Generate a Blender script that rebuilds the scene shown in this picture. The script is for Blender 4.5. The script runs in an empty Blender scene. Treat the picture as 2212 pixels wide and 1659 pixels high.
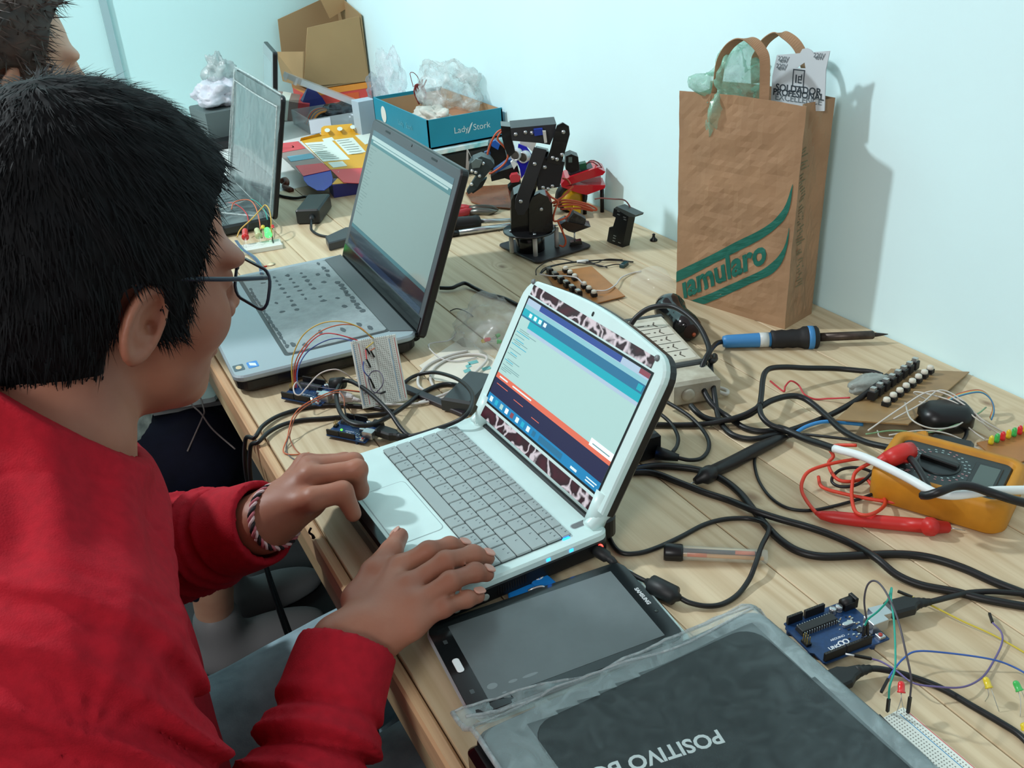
import bpy, math, random
import numpy as np
from mathutils import Vector, Matrix
random.seed(7)
SC = bpy.context.scene
COL = SC.collection
TZ = 0.75                                   # height of the table top above the floor
# ---------------------------------------------------------------- camera, world, lights, exposure
F_PX, PITCH, YAW, ROLL, CAM_X, CAM_H = 2061.66017, 0.490263537, 0.460725646, -0.0645863353, -0.173444554, 0.584939591
WALL_X, WALL_Y = 0.8057, 3.0
def _axes():
    f = Vector((math.sin(YAW)*math.cos(PITCH), math.cos(YAW)*math.cos(PITCH), -math.sin(PITCH)))
    r = Vector((math.cos(YAW), -math.sin(YAW), 0)); u = r.cross(f)
    return r*math.cos(ROLL)+u*math.sin(ROLL), -r*math.sin(ROLL)+u*math.cos(ROLL), f
AR, AU, AF = _axes()
CAM = Vector((CAM_X, 0, TZ+CAM_H))
cd = bpy.data.cameras.new('camera'); cam = bpy.data.objects.new('camera', cd); COL.objects.link(cam)
cam.matrix_world = Matrix(((AR.x, AU.x, -AF.x, CAM.x), (AR.y, AU.y, -AF.y, CAM.y), (AR.z, AU.z, -AF.z, CAM.z), (0, 0, 0, 1)))
cd.sensor_fit = 'HORIZONTAL'; cd.sensor_width = 36.0; cd.lens = 36.0*F_PX/2212.0; cd.clip_start = 0.02
SC.camera = cam
w = bpy.data.worlds.new('world'); SC.world = w; w.use_nodes = True
w.node_tree.nodes['Background'].inputs[0].default_value = (1.0, 0.86, 0.86, 1)
w.node_tree.nodes['Background'].inputs[1].default_value = 0.40
def light(name, kind, loc, energy, color, size=0.1, target=None):
    d = bpy.data.lights.new(name, kind); d.energy = energy; d.color = color
    if kind == 'AREA': d.shape = 'DISK'; d.size = size
    else: d.shadow_soft_size = size
    o = bpy.data.objects.new(name, d); COL.objects.link(o); o.location = loc
    if target is not None: o.rotation_euler = (Vector(target)-Vector(loc)).to_track_quat('-Z', 'Y').to_euler()
    return o
light('ceiling_bulb', 'POINT', (-0.98, 2.05, 2.55), 158, (0.92, 1.0, 1.03), 0.07)
light('fill_light', 'AREA', (-2.2, -0.9, 2.5), 34, (0.96, 1.0, 0.98), 0.9, (0.7, 0.9, 0.9))  # added soft fill, stands for no lamp in the room
vs = SC.view_settings
vs.view_transform = 'Standard'; vs.look = 'None'; vs.gamma = 1.0; vs.exposure = 0.0; vs.use_curve_mapping = False
# ---------------------------------------------------------------- rays through the camera onto real planes
def ray(px, py): return (AF + AR*((px-1106)/F_PX) - AU*((py-829.5)/F_PX))
def P(px, py, h=0.0):                       # point at height h above the table top
    d = ray(px, py); return CAM + d*((TZ+h-CAM.z)/d.z)
def PX(px, py, x):
    d = ray(px, py); return CAM + d*((x-CAM.x)/d.x)
def PY(px, py, y):
    d = ray(px, py); return CAM + d*((y-CAM.y)/d.y)
def RT(px, py, t): return CAM + ray(px, py).normalized()*t
def W(x, y, h): return Vector((x, y, TZ+h))
# ---------------------------------------------------------------- materials
def lin(c):
    c = c/255.0
    return c/12.92 if c <= 0.04045 else ((c+0.055)/1.055)**2.4
def rgb(c): return (lin(c[0]), lin(c[1]), lin(c[2]), 1)
MC = {}
def mat(name, c, rough=0.5, metal=0.0, noise=None, bump=None, emit=0.0, alpha=1.0, trans=0.0, coat=0.0, spec=0.5, ior=1.45, sss=0.0):
    if name in MC: return MC[name]
    m = bpy.data.materials.new(name); MC[name] = m; m.use_nodes = True
    nt = m.node_tree; b = nt.nodes['Principled BSDF']
    b.inputs['Base Color'].default_value = rgb(c); b.inputs['Roughness'].default_value = rough
    b.inputs['Metallic'].default_value = metal; b.inputs['Alpha'].default_value = alpha
    b.inputs['Transmission Weight'].default_value = trans; b.inputs['Coat Weight'].default_value = coat
    b.inputs['Specular IOR Level'].default_value = spec; b.inputs['IOR'].default_value = ior
    if sss: b.inputs['Subsurface Weight'].default_value = sss; b.inputs['Subsurface Radius'].default_value = (0.01, 0.004, 0.002)
    if emit: b.inputs['Emission Color'].default_value = rgb(c); b.inputs['Emission Strength'].default_value = emit
    if noise or bump: tc = nt.nodes.new('ShaderNodeTexCoord')
    if noise:                               # (scale, amount[, second colour])
        n = nt.nodes.new('ShaderNodeTexNoise'); n.inputs['Scale'].default_value = noise[0]; n.inputs['Detail'].default_value = 5
        nt.links.new(tc.outputs['Object'], n.inputs['Vector'])
        mx = nt.nodes.new('ShaderNodeMix'); mx.data_type = 'RGBA'
        mr = nt.nodes.new('ShaderNodeMapRange'); mr.inputs[1].default_value = 0.3; mr.inputs[2].default_value = 0.7
        nt.links.new(n.outputs['Fac'], mr.inputs[0]); nt.links.new(mr.outputs[0], mx.inputs[0])
        c2 = noise[2] if len(noise) > 2 else tuple(max(0, k*(1-noise[1])) for k in c)
        mx.inputs[6].default_value = rgb(c); mx.inputs[7].default_value = rgb(c2)
        nt.links.new(mx.outputs[2], b.inputs['Base Color'])
    if bump:                                # (scale, strength, distance)
        n = nt.nodes.new('ShaderNodeTexNoise'); n.inputs['Scale'].default_value = bump[0]; n.inputs['Detail'].default_value = 6
        nt.links.new(tc.outputs['Object'], n.inputs['Vector'])
        bp = nt.nodes.new('ShaderNodeBump'); bp.inputs['Strength'].default_value = bump[1]; bp.inputs['Distance'].default_value = bump[2]
        nt.links.new(n.outputs['Fac'], bp.inputs['Height']); nt.links.new(bp.outputs[0], b.inputs['Normal'])
    return m
def film(name, c, opac, rough=0.35, nscale=20, var=0.25, bump=0.4):
    """thin cloudy plastic: part see-through, part white, creased"""
    if name in MC: return MC[name]
    m = bpy.data.materials.new(name); MC[name] = m; m.use_nodes = True
    nt = m.node_tree; b = nt.nodes['Principled BSDF']
    b.inputs['Base Color'].default_value = rgb(c); b.inputs['Roughness'].default_value = rough
    b.inputs['Specular IOR Level'].default_value = 0.6
    tc = nt.nodes.new('ShaderNodeTexCoord'); n = nt.nodes.new('ShaderNodeTexNoise')
    n.inputs['Scale'].default_value = nscale; n.inputs['Detail'].default_value = 6; n.inputs['Distortion'].default_value = 1.2
    nt.links.new(tc.outputs['Object'], n.inputs['Vector'])
    mr = nt.nodes.new('ShaderNodeMapRange'); mr.inputs[1].default_value = 0.35; mr.inputs[2].default_value = 0.68
    mr.inputs[3].default_value = max(0.02, opac-var); mr.inputs[4].default_value = min(0.95, opac+var)
    nt.links.new(n.outputs['Fac'], mr.inputs[0])
    bp = nt.nodes.new('ShaderNodeBump'); bp.inputs['Strength'].default_value = bump; bp.inputs['Distance'].default_value = 0.004
    nt.links.new(n.outputs['Fac'], bp.inputs['Height']); nt.links.new(bp.outputs[0], b.inputs['Normal'])
    tr = nt.nodes.new('ShaderNodeBsdfTransparent'); mx = nt.nodes.new('ShaderNodeMixShader')
    nt.links.new(mr.outputs[0], mx.inputs[0]); nt.links.new(tr.outputs[0], mx.inputs[1]); nt.links.new(b.outputs[0], mx.inputs[2])
    nt.links.new(mx.outputs[0], nt.nodes['Material Output'].inputs['Surface'])
    return m
# ---------------------------------------------------------------- mesh builder
def rrect(w, d, r, n=6, cx=0, cy=0):
    r = min(r, w/2-1e-6, d/2-1e-6); o = []
    for sx, sy, a0 in ((1, 1, 0), (-1, 1, 90), (-1, -1, 180), (1, -1, 270)):
        for k in range(n+1):
            a = math.radians(a0+90*k/n)
            o.append((cx+sx*(w/2-r)+r*math.cos(a), cy+sy*(d/2-r)+r*math.sin(a)))
    return o
def inset(o, k):
    n = len(o); out = []
    for i in range(n):
        a, b, c = Vector(o[i-1]), Vector(o[i]), Vector(o[(i+1) % n])
        e1 = (b-a); e2 = (c-b)
        if e1.length < 1e-9: e1 = e2
        if e2.length < 1e-9: e2 = e1
        e1.normalize(); e2.normalize()
        nn = Vector((-e1.y, e1.x))+Vector((-e2.y, e2.x)); q = nn.length
        nn = nn/q if q > 1e-6 else Vector((-e1.y, e1.x))
        co = max(0.5, nn.dot(Vector((-e1.y, e1.x))))
        out.append(tuple(b+nn*(k/co)))
    return out
def spline(pts, k=8):
    pts = [Vector(p) for p in pts]
    if len(pts) < 3: return pts
    q = [pts[0]*2-pts[1]]+pts+[pts[-1]*2-pts[-2]]; out = []
    for i in range(1, len(q)-2):
        a, b, c, d = q[i-1:i+3]
        for j in range(k):
            t = j/k
            out.append(0.5*((2*b)+(c-a)*t+(2*a-5*b+4*c-d)*t*t+(3*b-a-3*c+d)*t*t*t))
    out.append(pts[-1]); return out
class MB:
    def __init__(s): s.v = []; s.f = []; s.m = []; s.s = []
    def add(s, vs, fs, mi=0, smooth=False, M=None):
        o = len(s.v)
        s.v += [tuple(M @ Vector(p)) for p in vs] if M is not None else [tuple(p) for p in vs]
        for f in fs: s.f.append([o+i for i in f]); s.m.append(mi); s.s.append(smooth)
        return s
    def loft(s, rings, mi=0, smooth=False, M=None, cap0=True, cap1=True, closed=True):
        n = len(rings[0]); vs = [p for r in rings for p in r]; fs = []
        for k in range(len(rings)-1):
            for i in range(n if closed else n-1):
                j = (i+1) % n; fs.append((k*n+i, k*n+j, (k+1)*n+j, (k+1)*n+i))
        if cap0: fs.append(tuple(range(n-1, -1, -1)))
        if cap1: fs.append(tuple((len(rings)-1)*n+i for i in range(n)))
        return s.add(vs, fs, mi, smooth, M)
    def prism(s, o, z0, z1, bev=0.0, mi=0, M=None, smooth=False):
        if bev:
            i = inset(o, bev)
            rings = [[(x, y, z0) for x, y in i], [(x, y, z0+bev) for x, y in o], [(x, y, z1-bev) for x, y in o], [(x, y, z1) for x, y in i]]
        else: rings = [[(x, y, z0) for x, y in o], [(x, y, z1) for x, y in o]]
        return s.loft(rings, mi, smooth, M)
    def box(s, x0, x1, y0, y1, z0, z1, mi=0, M=None, bev=0.0):
        return s.prism([(x0, y0), (x1, y0), (x1, y1), (x0, y1)], z0, z1, bev, mi, M)
    def rbox(s, cx, cy, w, d, r, z0, z1, bev=0.0, mi=0, M=None, n=5, smooth=False):
        return s.prism(rrect(w, d, r, n, cx, cy), z0, z1, bev, mi, M, smooth)
    def tube(s, pts, r, n=8, mi=0, M=None, smooth=True, flat=None):
        pts = [Vector(p) for p in pts]; q = [pts[0]]
        rs = list(r) if isinstance(r, (list, tuple)) else [r]*len(pts); rr = [rs[0]]
        for p, k in zip(pts[1:], rs[1:]):
            if (p-q[-1]).length > 1e-6: q.append(p); rr.append(k)
        if len(q) < 2: return s
        up = None; rings = []
        for i, p in enumerate(q):
            t = (q[min(i+1, len(q)-1)]-q[max(i-1, 0)])
            t = t.normalized() if t.length > 1e-9 else Vector((0, 0, 1))
            if up is None: up = t.orthogonal().normalized() if flat is None else Vector(flat)
            up = (up-t*up.dot(t)); up = up.normalized() if up.length > 1e-6 else t.orthogonal().normalized()
            sd = t.cross(up)
            rings.append([p+(up*math.cos(2*math.pi*k/n)+sd*math.sin(2*math.pi*k/n))*rr[i] for k in range(n)])
        return s.loft(rings, mi, smooth, M)
    def ribbon(s, pts, wdir, wid, thick, mi=0, M=None):
        pts = [Vector(p) for p in pts]; rings = []
        for i, p in enumerate(pts):
            t = (pts[min(i+1, len(pts)-1)]-pts[max(i-1, 0)]).normalized()
            wd = Vector(wdir[i] if isinstance(wdir, list) else wdir); wd = (wd-t*wd.dot(t)).normalized(); nn = t.cross(wd)
            rings.append([p+wd*wid/2+nn*thick/2, p-wd*wid/2+nn*thick/2, p-wd*wid/2-nn*thick/2, p+wd*wid/2-nn*thick/2])
        return s.loft(rings, mi, False, M)
    def cyl(s, a, b, r, r2=None, n=16, mi=0, M=None, smooth=True):
        return s.tube([a, b], [r, r if r2 is None else r2], n, mi, M, smooth)
    def lathe(s, prof, n=24, mi=0, M=None, smooth=True, cap=True):
        rings = [[(r*math.cos(2*math.pi*k/n), r*math.sin(2*math.pi*k/n), z) for k in range(n)] for r, z in prof]
        return s.loft(rings, mi, smooth, M, cap, cap)
    def ball(s, c, r, n=12, mi=0, M=None, sc=(1, 1, 1)):
        pr = [(max(1e-5, r*math.sin(math.pi*k/n)), -r*math.cos(math.pi*k/n)) for k in range(n+1)]
        T = Matrix.Translation(c) @ Matrix.Diagonal((*sc, 1))
        return s.lathe(pr, max(10, n), mi, (M @ T) if M is not None else T, True, False)
    def quad(s, a, b, c, d, mi=0, M=None): return s.add([a, b, c, d], [(0, 1, 2, 3)], mi, False, M)
    def poly(s, pts, mi=0, M=None): return s.add(pts, [tuple(range(len(pts)))], mi, False, M)
    def build(s, name, mats, parent=None, world=False, recenter=True, autosmooth=None):
        if not isinstance(mats, (list, tuple)): mats = [mats]
        vs = s.v; loc = None
        if parent is not None and world:
            inv = MW[root_of(parent).name].inverted(); vs = [tuple(inv @ Vector(p)) for p in vs]
        elif parent is None and recenter and vs:
            a = np.array(vs); c = a.mean(0); c[2] = a[:, 2].min(); loc = Vector(c); vs = [tuple(p) for p in (a-c)]
        me = bpy.data.meshes.new(name); me.from_pydata(vs, [], s.f)
        for m in mats: me.materials.append(m)
        me.polygons.foreach_set('material_index', s.m); me.polygons.foreach_set('use_smooth', s.s); me.update()
        return link(name, me, parent, loc)
MW = {}
def root_of(o):
    while o.parent is not None: o = o.parent
    return o
def link(name, me, parent=None, loc=None):
    o = bpy.data.objects.new(name, me); COL.objects.link(o)
    if parent is not None: o.parent = parent
    if loc is not None: o.location = loc
    if parent is None: MW[o.name] = Matrix.Translation(loc) if loc is not None else Matrix.Identity(4)
    return o
def tag(o, label, cat, group=None):
    o['label'] = label; o['category'] = cat
    if group: o['group'] = group
    return o
def thing(name, label, cat, M, group=None):
    if not isinstance(M, Matrix): M = Matrix.Translation(M)
    o = bpy.data.objects.new(name, None); COL.objects.link(o); o.empty_display_size = 0.02
    o.matrix_world = M; MW[o.name] = M.copy(); tag(o, label, cat, group); return o
def struct(o): o['kind'] = 'structure'; return o
def dup(root, M, label, group=None):
    r = root.copy(); COL.objects.link(r); r.matrix_world = M; r['label'] = label; MW[r.name] = M.copy()
    if group: r['group'] = group
    def rec(a, b):
        for ch in list(a.children):
            c = ch.copy(); COL.objects.link(c); c.parent = b; rec(ch, c)
    rec(root, r); return r
def frame(o, xdir, zdir=(0, 0, 1)):
    """matrix with local x along xdir, local z as near zdir as can be"""
    x = Vector(xdir).normalized(); z = Vector(zdir); z = (z-x*z.dot(x)).normalized(); y = z.cross(x)
    return Matrix(((x.x, y.x, z.x, o[0]), (x.y, y.y, z.y, o[1]), (x.z, y.z, z.z, o[2]), (0, 0, 0, 1)))
def text(s, size, M, m, parent, name='printed_text', bold=0.0, align='CENTER', ext=0.00015, shear=0.0):
    c = bpy.data.curves.new(name, 'FONT'); c.body = s; c.size = size; c.align_x = align; c.align_y = 'CENTER'
    c.extrude = ext; c.offset = bold; c.shear = shear; c.resolution_u = 3
    t = bpy.data.objects.new(name, c); COL.objects.link(t)
    me = bpy.data.meshes.new_from_object(t.evaluated_get(bpy.context.evaluated_depsgraph_get()))
    bpy.data.objects.remove(t); bpy.data.curves.remove(c)
    me.transform(M); me.materials.clear(); me.materials.append(m); me.name = name
    return link(name, me, parent)
def cable(name, label, pts, r, m, cat='cable', group=None, k=8, n=8, extra=None):
    """pts: (px, py, h) samples of a cable lying on or above the table"""
    q = [P(*p) if not isinstance(p, Vector) else p for p in pts]
    b = MB().tube(spline(q, k), r, n)
    return tag(b.build(name, m), label, cat, group)
TXT = [Matrix.Identity(4)]
# ================================================================ the room and the workbench
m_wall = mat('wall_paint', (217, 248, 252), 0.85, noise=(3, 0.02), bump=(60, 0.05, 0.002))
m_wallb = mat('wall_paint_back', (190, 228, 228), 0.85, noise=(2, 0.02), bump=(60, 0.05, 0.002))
m_floor = mat('shaded_floor', (20, 20, 23), 0.6, noise=(4, 0.3))  # near-black: the shade under the bench is put into the floor colour
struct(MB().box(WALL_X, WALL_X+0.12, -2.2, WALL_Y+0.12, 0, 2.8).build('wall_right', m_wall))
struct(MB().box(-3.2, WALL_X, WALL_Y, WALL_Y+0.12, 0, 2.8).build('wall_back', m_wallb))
struct(MB().box(-3.2, WALL_X+0.12, -2.2, WALL_Y+0.12, -0.08, 0).build('floor', m_floor))
a, b = PY(213, 0, WALL_Y-0.012), PY(226, 0, WALL_Y-0.012)
struct(MB().box(a.x, b.x+0.004, WALL_Y-0.014, WALL_Y-0.001, 0.1, 2.75, bev=0.002).build('trim_1', mat('joint_strip', (148, 178, 182), 0.5)))

def wood(name, c1, c2, c3, seed, knots=(), along=1, gscale=1.0):
    if name in MC: return MC[name]
    m = bpy.data.materials.new(name); MC[name] = m; m.use_nodes = True
    nt = m.node_tree; L = nt.links.new; b = nt.nodes['Principled BSDF']; b.inputs['Roughness'].default_value = 0.5
    b.inputs['Specular IOR Level'].default_value = 0.35
    N = lambda t: nt.nodes.new(t)
    tc = N('ShaderNodeTexCoord'); src = tc.outputs['Object']
    def vmath(op, a, bb):
        k = N('ShaderNodeVectorMath'); k.operation = op; L(a, k.inputs[0]); k.inputs[1].default_value = bb; return k.outputs[0]
    def fmath(op, a, bb, clamp=False):
        k = N('ShaderNodeMath'); k.operation = op; k.use_clamp = clamp
        if isinstance(a, float): k.inputs[0].default_value = a
        else: L(a, k.inputs[0])
        if isinstance(bb, float): k.inputs[1].default_value = bb
        else: L(bb, k.inputs[1])
        return k.outputs[0]
    # low-frequency warp, then growth-ring bands across the plank width
    v = vmath('ADD', src, (seed*3.1, seed*1.7, seed*0.9))
    sl = vmath('MULTIPLY', v, (9.0, 1.5, 9.0) if along else (1.5, 9.0, 9.0))
    n1 = N('ShaderNodeTexNoise'); n1.inputs['Scale'].default_value = 1.0; n1.inputs['Detail'].default_value = 2; L(sl, n1.inputs['Vector'])
    sep = N('ShaderNodeSeparateXYZ'); L(src, sep.inputs[0])
    across = sep.outputs[0] if along else sep.outputs[1]
    bump = None
    knotmask = None
    for kx, ky, kr in knots:
        d = vmath('SUBTRACT', src, (kx, ky, 0)); d = vmath('MULTIPLY', d, (1, 0.62, 0))
        ln = N('ShaderNodeVectorMath'); ln.operation = 'LENGTH'; L(d, ln.inputs[0])
        g = fmath('DIVIDE', ln.outputs['Value'], float(kr))
        e = fmath('POWER', 2.718, fmath('MULTIPLY', fmath('MULTIPLY', g, g), -0.22))
        bump = e if bump is None else fmath('ADD', bump, e)
        kk = fmath('LESS_THAN', g, 1.0); kr2 = fmath('SUBTRACT', 1.25, g, True)
        knotmask = kr2 if knotmask is None else fmath('MAXIMUM', knotmask, kr2)
    t = fmath('ADD', fmath('MULTIPLY', across, 85.0*gscale), fmath('MULTIPLY', n1.outputs['Fac'], 9.0))
    if bump is not None: t = fmath('ADD', t, fmath('MULTIPLY', bump, 5.0))
    sn = fmath('SINE', fmath('MULTIPLY', t, 3.0), 0.0)
    ring = fmath('POWER', fmath('ADD', fmath('MULTIPLY', sn, 0.5), 0.5), 2.2)
    fine = N('ShaderNodeTexNoise'); fine.inputs['Scale'].default_value = 1.0; fine.inputs['Detail'].default_value = 6
    L(vmath('MULTIPLY', v, (260.0, 6.0, 100.0) if along else (6.0, 260.0, 100.0)), fine.inputs['Vector'])
    big = N('ShaderNodeTexNoise'); big.inputs['Scale'].default_value = 1.0; big.inputs['Detail'].default_value = 3
    L(vmath('MULTIPLY', v, (14.0, 3.0, 6.0)), big.inputs['Vector'])
    m1 = N('ShaderNodeMix'); m1.data_type = 'RGBA'; m1.inputs[6].default_value = rgb(c1); m1.inputs[7].default_value = rgb(c2)
    L(fmath('MULTIPLY', ring, fmath('ADD', fmath('MULTIPLY', big.outputs['Fac'], 1.1), -0.15), True), m1.inputs[0])
    m2 = N('ShaderNodeMix'); m2.data_type = 'RGBA'; L(m1.outputs[2], m2.inputs[6]); m2.inputs[7].default_value = rgb(c2)
    L(fmath('MULTIPLY', fmath('SUBTRACT', fine.outputs['Fac'], 0.42, True), 1.1, True), m2.inputs[0])
    out = m2.outputs[2]
    if knotmask is not None:
        m3 = N('ShaderNodeMix'); m3.data_type = 'RGBA'; L(out, m3.inputs[6]); m3.inputs[7].default_value = rgb(c3); L(fmath('MULTIPLY', knotmask, 0.75), m3.inputs[0]); out = m3.outputs[2]
    L(out, b.inputs['Base Color'])
    return m
WC = dict(c1=(206, 188, 156), c2=(172, 146, 110), c3=(118, 84, 58))
T0, T1 = -0.42, 2.06                                       # the wooden bench runs along the right wall
bench = thing('workbench', 'long workbench of pale pine planks with exposed knots along the white wall', 'table', W(0.4, 0.8, -TZ))
seams = [0.0, 0.1106, 0.2275, 0.3445, 0.4602, 0.5785, 0.6966, 0.8045]
KN = {0: [(0.055, 1.05, 0.006)], 1: [(0.17, 0.92, 0.005)], 2: [(0.30, 1.35, 0.006)], 3: [(0.405, 0.62, 0.008)], 4: [tuple(P(1085, 576))[:2]+(0.006,), (0.52, 0.28, 0.007)],
      5: [tuple(P(1480, 975))[:2]+(0.006,), tuple(P(1515, 1230))[:2]+(0.003,)], 6: [(0.76, 0.62, 0.006)]}
for i in range(7):
    x0, x1 = seams[i]+0.0006, seams[i+1]-0.0006
    tint = (0, -4, 3, -2, 4, -1, 2)[i]
    m = wood('pine_plank_%d' % i, tuple(k+tint for k in WC['c1']), tuple(k+tint for k in WC['c2']), WC['c3'], i*1.37+0.4, KN.get(i, ()))
    b = MB().box(x0, x1, T0, T1, TZ-0.028, TZ, bev=0.0008)
    o = b.build('plank', m, None, recenter=False)
    # keep coordinates in table space so that grain and knots fall where they are seen
    o.parent = bench; o.matrix_parent_inverse = MW[bench.name].inverted()
m_bat = wood('pine_batten', (208, 172, 132), (150, 100, 68), (110, 74, 48), 5.5, (), 1, 1.6)
m_apron = wood('pine_apron', (196, 176, 136), (140, 98, 66), (110, 74, 48), 9.1, (), 1, 0.7)
for nm, m, bx in (('front_batten', m_bat, (-0.013, -0.0006, T0, T1, TZ-0.030, TZ-0.0012)), ('apron', m_apron, (-0.0105, 0.012, T0, T1, TZ-0.066, TZ-0.0285)),
                  ('apron', m_apron, (0.78, 0.80, T0, T1, TZ-0.11, TZ-0.0285))):
    o = MB().box(*bx, bev=0.0025).build(nm, m, None, recenter=False); o.parent = bench; o.matrix_parent_inverse = MW[bench.name].inverted()
for x in (0.05, 0.75):
    for y in (T0+0.06, T1-0.06):
        o = MB().box(x-0.035, x+0.035, y-0.035, y+0.035, 0, TZ-0.0285, bev=0.002).build('leg', m_apron, None, recenter=False); o.parent = bench; o.matrix_parent_inverse = MW[bench.name].inverted()
# white table that continues the bench into the corner
m_wt = mat('white_laminate', (232, 236, 232), 0.35)
wt = thing('white_table', 'white laminate table in the far corner beyond the pine bench', 'table', W(0.4, 2.5, -TZ))
MB().box(0.0, 0.8045, T1+0.002, WALL_Y-0.016, TZ-0.03, TZ, bev=0.002).build('tabletop', m_wt, wt, True)
for x in (0.04, 0.76):
    for y in (T1+0.05, WALL_Y-0.07): MB().box(x-0.02, x+0.02, y-0.02, y+0.02, 0, TZ-0.03).build('leg', mat('grey_metal', (120, 124, 126), 0.4, 0.6), wt, True)
# ================================================================ the white netbook in front of the person
m_white = mat('white_plastic', (202, 228, 226), 0.35, noise=(40, 0.02))
m_black = mat('black_plastic', (16, 17, 19), 0.35)
m_gloss = mat('black_gloss', (9, 10, 12), 0.12)
m_key = mat('grey_keycap', (150, 164, 164), 0.45)
m_keyg = mat('grey_keyboard_well', (60, 70, 72), 0.6)
m_print = mat('dark_print', (70, 84, 90), 0.6)
m_grey = mat('mid_grey_plastic', (110, 116, 118), 0.45)
m_silver = mat('bright_metal', (190, 194, 196), 0.3, 0.9)
th = -1.547
ax = Vector((math.cos(th), math.sin(th), 0)); nb = Vector((-math.sin(th), math.cos(th), 0))
scrBL = W(0.2224, 0.8597, 0.0609)
# local frame: x along the keyboard width (to the person's right), y away from the person, z up; origin under the left front corner
hinge_y = 0.192
org = scrBL - ax*0.0227 - nb*(hinge_y+0.003); org.z = TZ
NB = Matrix(((ax.x, nb.x, 0, org.x), (ax.y, nb.y, 0, org.y), (0, 0, 1, org.z), (0, 0, 0, 1)))
NBW = 0.268
def nloc(px, py, h):                        # pixel on the netbook's deck -> local x, y
    v = NB.inverted() @ P(px, py, h); return v.x, v.y
nbk = thing('netbook', 'open white netbook showing a code editor, under the hands of the person in red', 'laptop', NB)
b = MB(); b.rbox(NBW/2, 0.096, NBW-0.004, 0.196, 0.012, 0.004, 0.026, 0.004, smooth=False)
b.rbox(NBW/2, 0.196, NBW-0.03, 0.036, 0.012, 0.005, 0.036, 0.006)
for x in (0.03, NBW-0.03):
    for y in (0.02, 0.18): b.cyl((x, y, 0), (x, y, 0.006), 0.008, n=12)
base = b.build('base', m_black, nbk)
b = MB(); b.rbox(NBW/2, 0.0955, NBW, 0.191, 0.010, 0.024, 0.034, 0.0022)
deck = b.build('palm_rest', m_white, nbk)
# keyboard
kx0, ky0 = 0.0125, 0.0655; kw, kd = 0.243, 0.0915
kb = MB().rbox(kx0+kw/2, ky0+kd/2, kw, kd, 0.005, 0.0335, 0.0346, 0.0004).build('keyboard', m_keyg, nbk)
rows = [  # from the front row to the back row: key widths in units
    [1, 1, 1, 1, 4.9, 1, 1, 1, 1, 1.1], [1.7, 1, 1, 1, 1, 1, 1, 1, 1, 1, 1, 1, 1.3], [1.25, 1, 1, 1, 1, 1, 1, 1, 1, 1, 1, 1, 1.75],
    [1.1, 1, 1, 1, 1, 1, 1, 1, 1, 1, 1, 1, 1.9], [1, 1, 1, 1, 1, 1, 1, 1, 1, 1, 1, 1, 1, 1.0], [1]*14]
deps = [0.0158, 0.0163, 0.0163, 0.0163, 0.0163, 0.0105]
y = ky0
kcache = {}
for rw, dp in zip(rows, deps):
    u = kw/sum(rw); x = kx0
    for q in rw:
        wd = q*u
        key = (round(wd, 5), dp)
        if key not in kcache:
            kb_ = MB().rbox(0, 0, wd-0.0010, dp-0.0010, 0.0011, 0, 0.0024, 0.0007, n=2)
            o = kb_.build('key', m_key, kb, recenter=False); kcache[key] = o
        else:
            o = kcache[key].copy(); COL.objects.link(o); o.parent = kb
        o.location = (x+wd/2, y+dp/2, 0.0343)
        if dp > 0.012 and wd < 0.03:
            pass
        x += wd
    y += dp
# small printed legends on the keycaps (one part)
b = MB(); y = ky0; rnd = random.Random(3)
for rw, dp in zip(rows, deps):
    u = kw/sum(rw); x = kx0
    for q in rw:
        wd = q*u
        if wd < 0.05:
            for k in range(rnd.choice((1, 2, 2))):
                cx = x+wd*(0.34+0.32*k); cy = y+dp*(0.72 if k else 0.66); h = 0.0013
                z = 0.0343+0.00248
                b.quad((cx-h*0.6, cy-h, z), (cx+h*0.5, cy-h, z), (cx+h*0.6, cy-h*0.5, z), (cx-h*0.5, cy-h*0.5, z))
                b.quad((cx-h*0.6, cy-h, z), (cx-h*0.2, cy-h, z), (cx-h*0.2, cy+h, z), (cx-h*0.6, cy+h, z))
        x += wd
    y += dp
b.build('key_legends', m_print, kb)
# touchpad, mouse button bar
MB().rbox(0.128, 0.037, 0.098, 0.049, 0.006, 0.0338, 0.0343, 0.0002).build('touchpad', m_white, nbk)
MB().rbox(0.128, 0.037, 0.0995, 0.0505, 0.0065, 0.0335, 0.03412, 0.0).build('touchpad_groove', mat('touchpad_edge', (150, 170, 172), 0.5), nbk)
MB().rbox(0.128, 0.0035, 0.105, 0.013, 0.004, 0.022, 0.0346, 0.0025).build('mouse_button', m_gloss, nbk)
MB().rbox(0.2445, 0.172, 0.0065, 0.017, 0.003, 0.0335, 0.0344, 0.0003).build('power_button', m_grey, nbk)
MB().rbox(0.2445, 0.172, 0.0085, 0.019, 0.004, 0.0335, 0.0341, 0.0).build('button_surround', m_silver, nbk)
for y_, em in ((0.146, 1), (0.121, 1), (0.108, 0), (0.10, 0)):
    MB().box(NBW-0.006, NBW+0.0004 if em else NBW-0.004, y_, y_+0.004, 0.0275, 0.0305).build('indicator_light', mat('blue_led', (30, 130, 255), 0.3, emit=5.0) if em else mat('blue_off', (20, 40, 110), 0.3), nbk)
MB().rbox(NBW-0.012, 0.150, 0.003, 0.008, 0.001, 0.0335, 0.0346, 0.0003).build('indicator_light', mat('blue_led', (30, 130, 255), 0.3, emit=5.0), nbk)
MB().ball((NBW-0.001, 0.181, 0.018), 0.0028, 10).build('charge_light', mat('red_led', (255, 60, 50), 0.3, emit=5.0), nbk)
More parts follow.
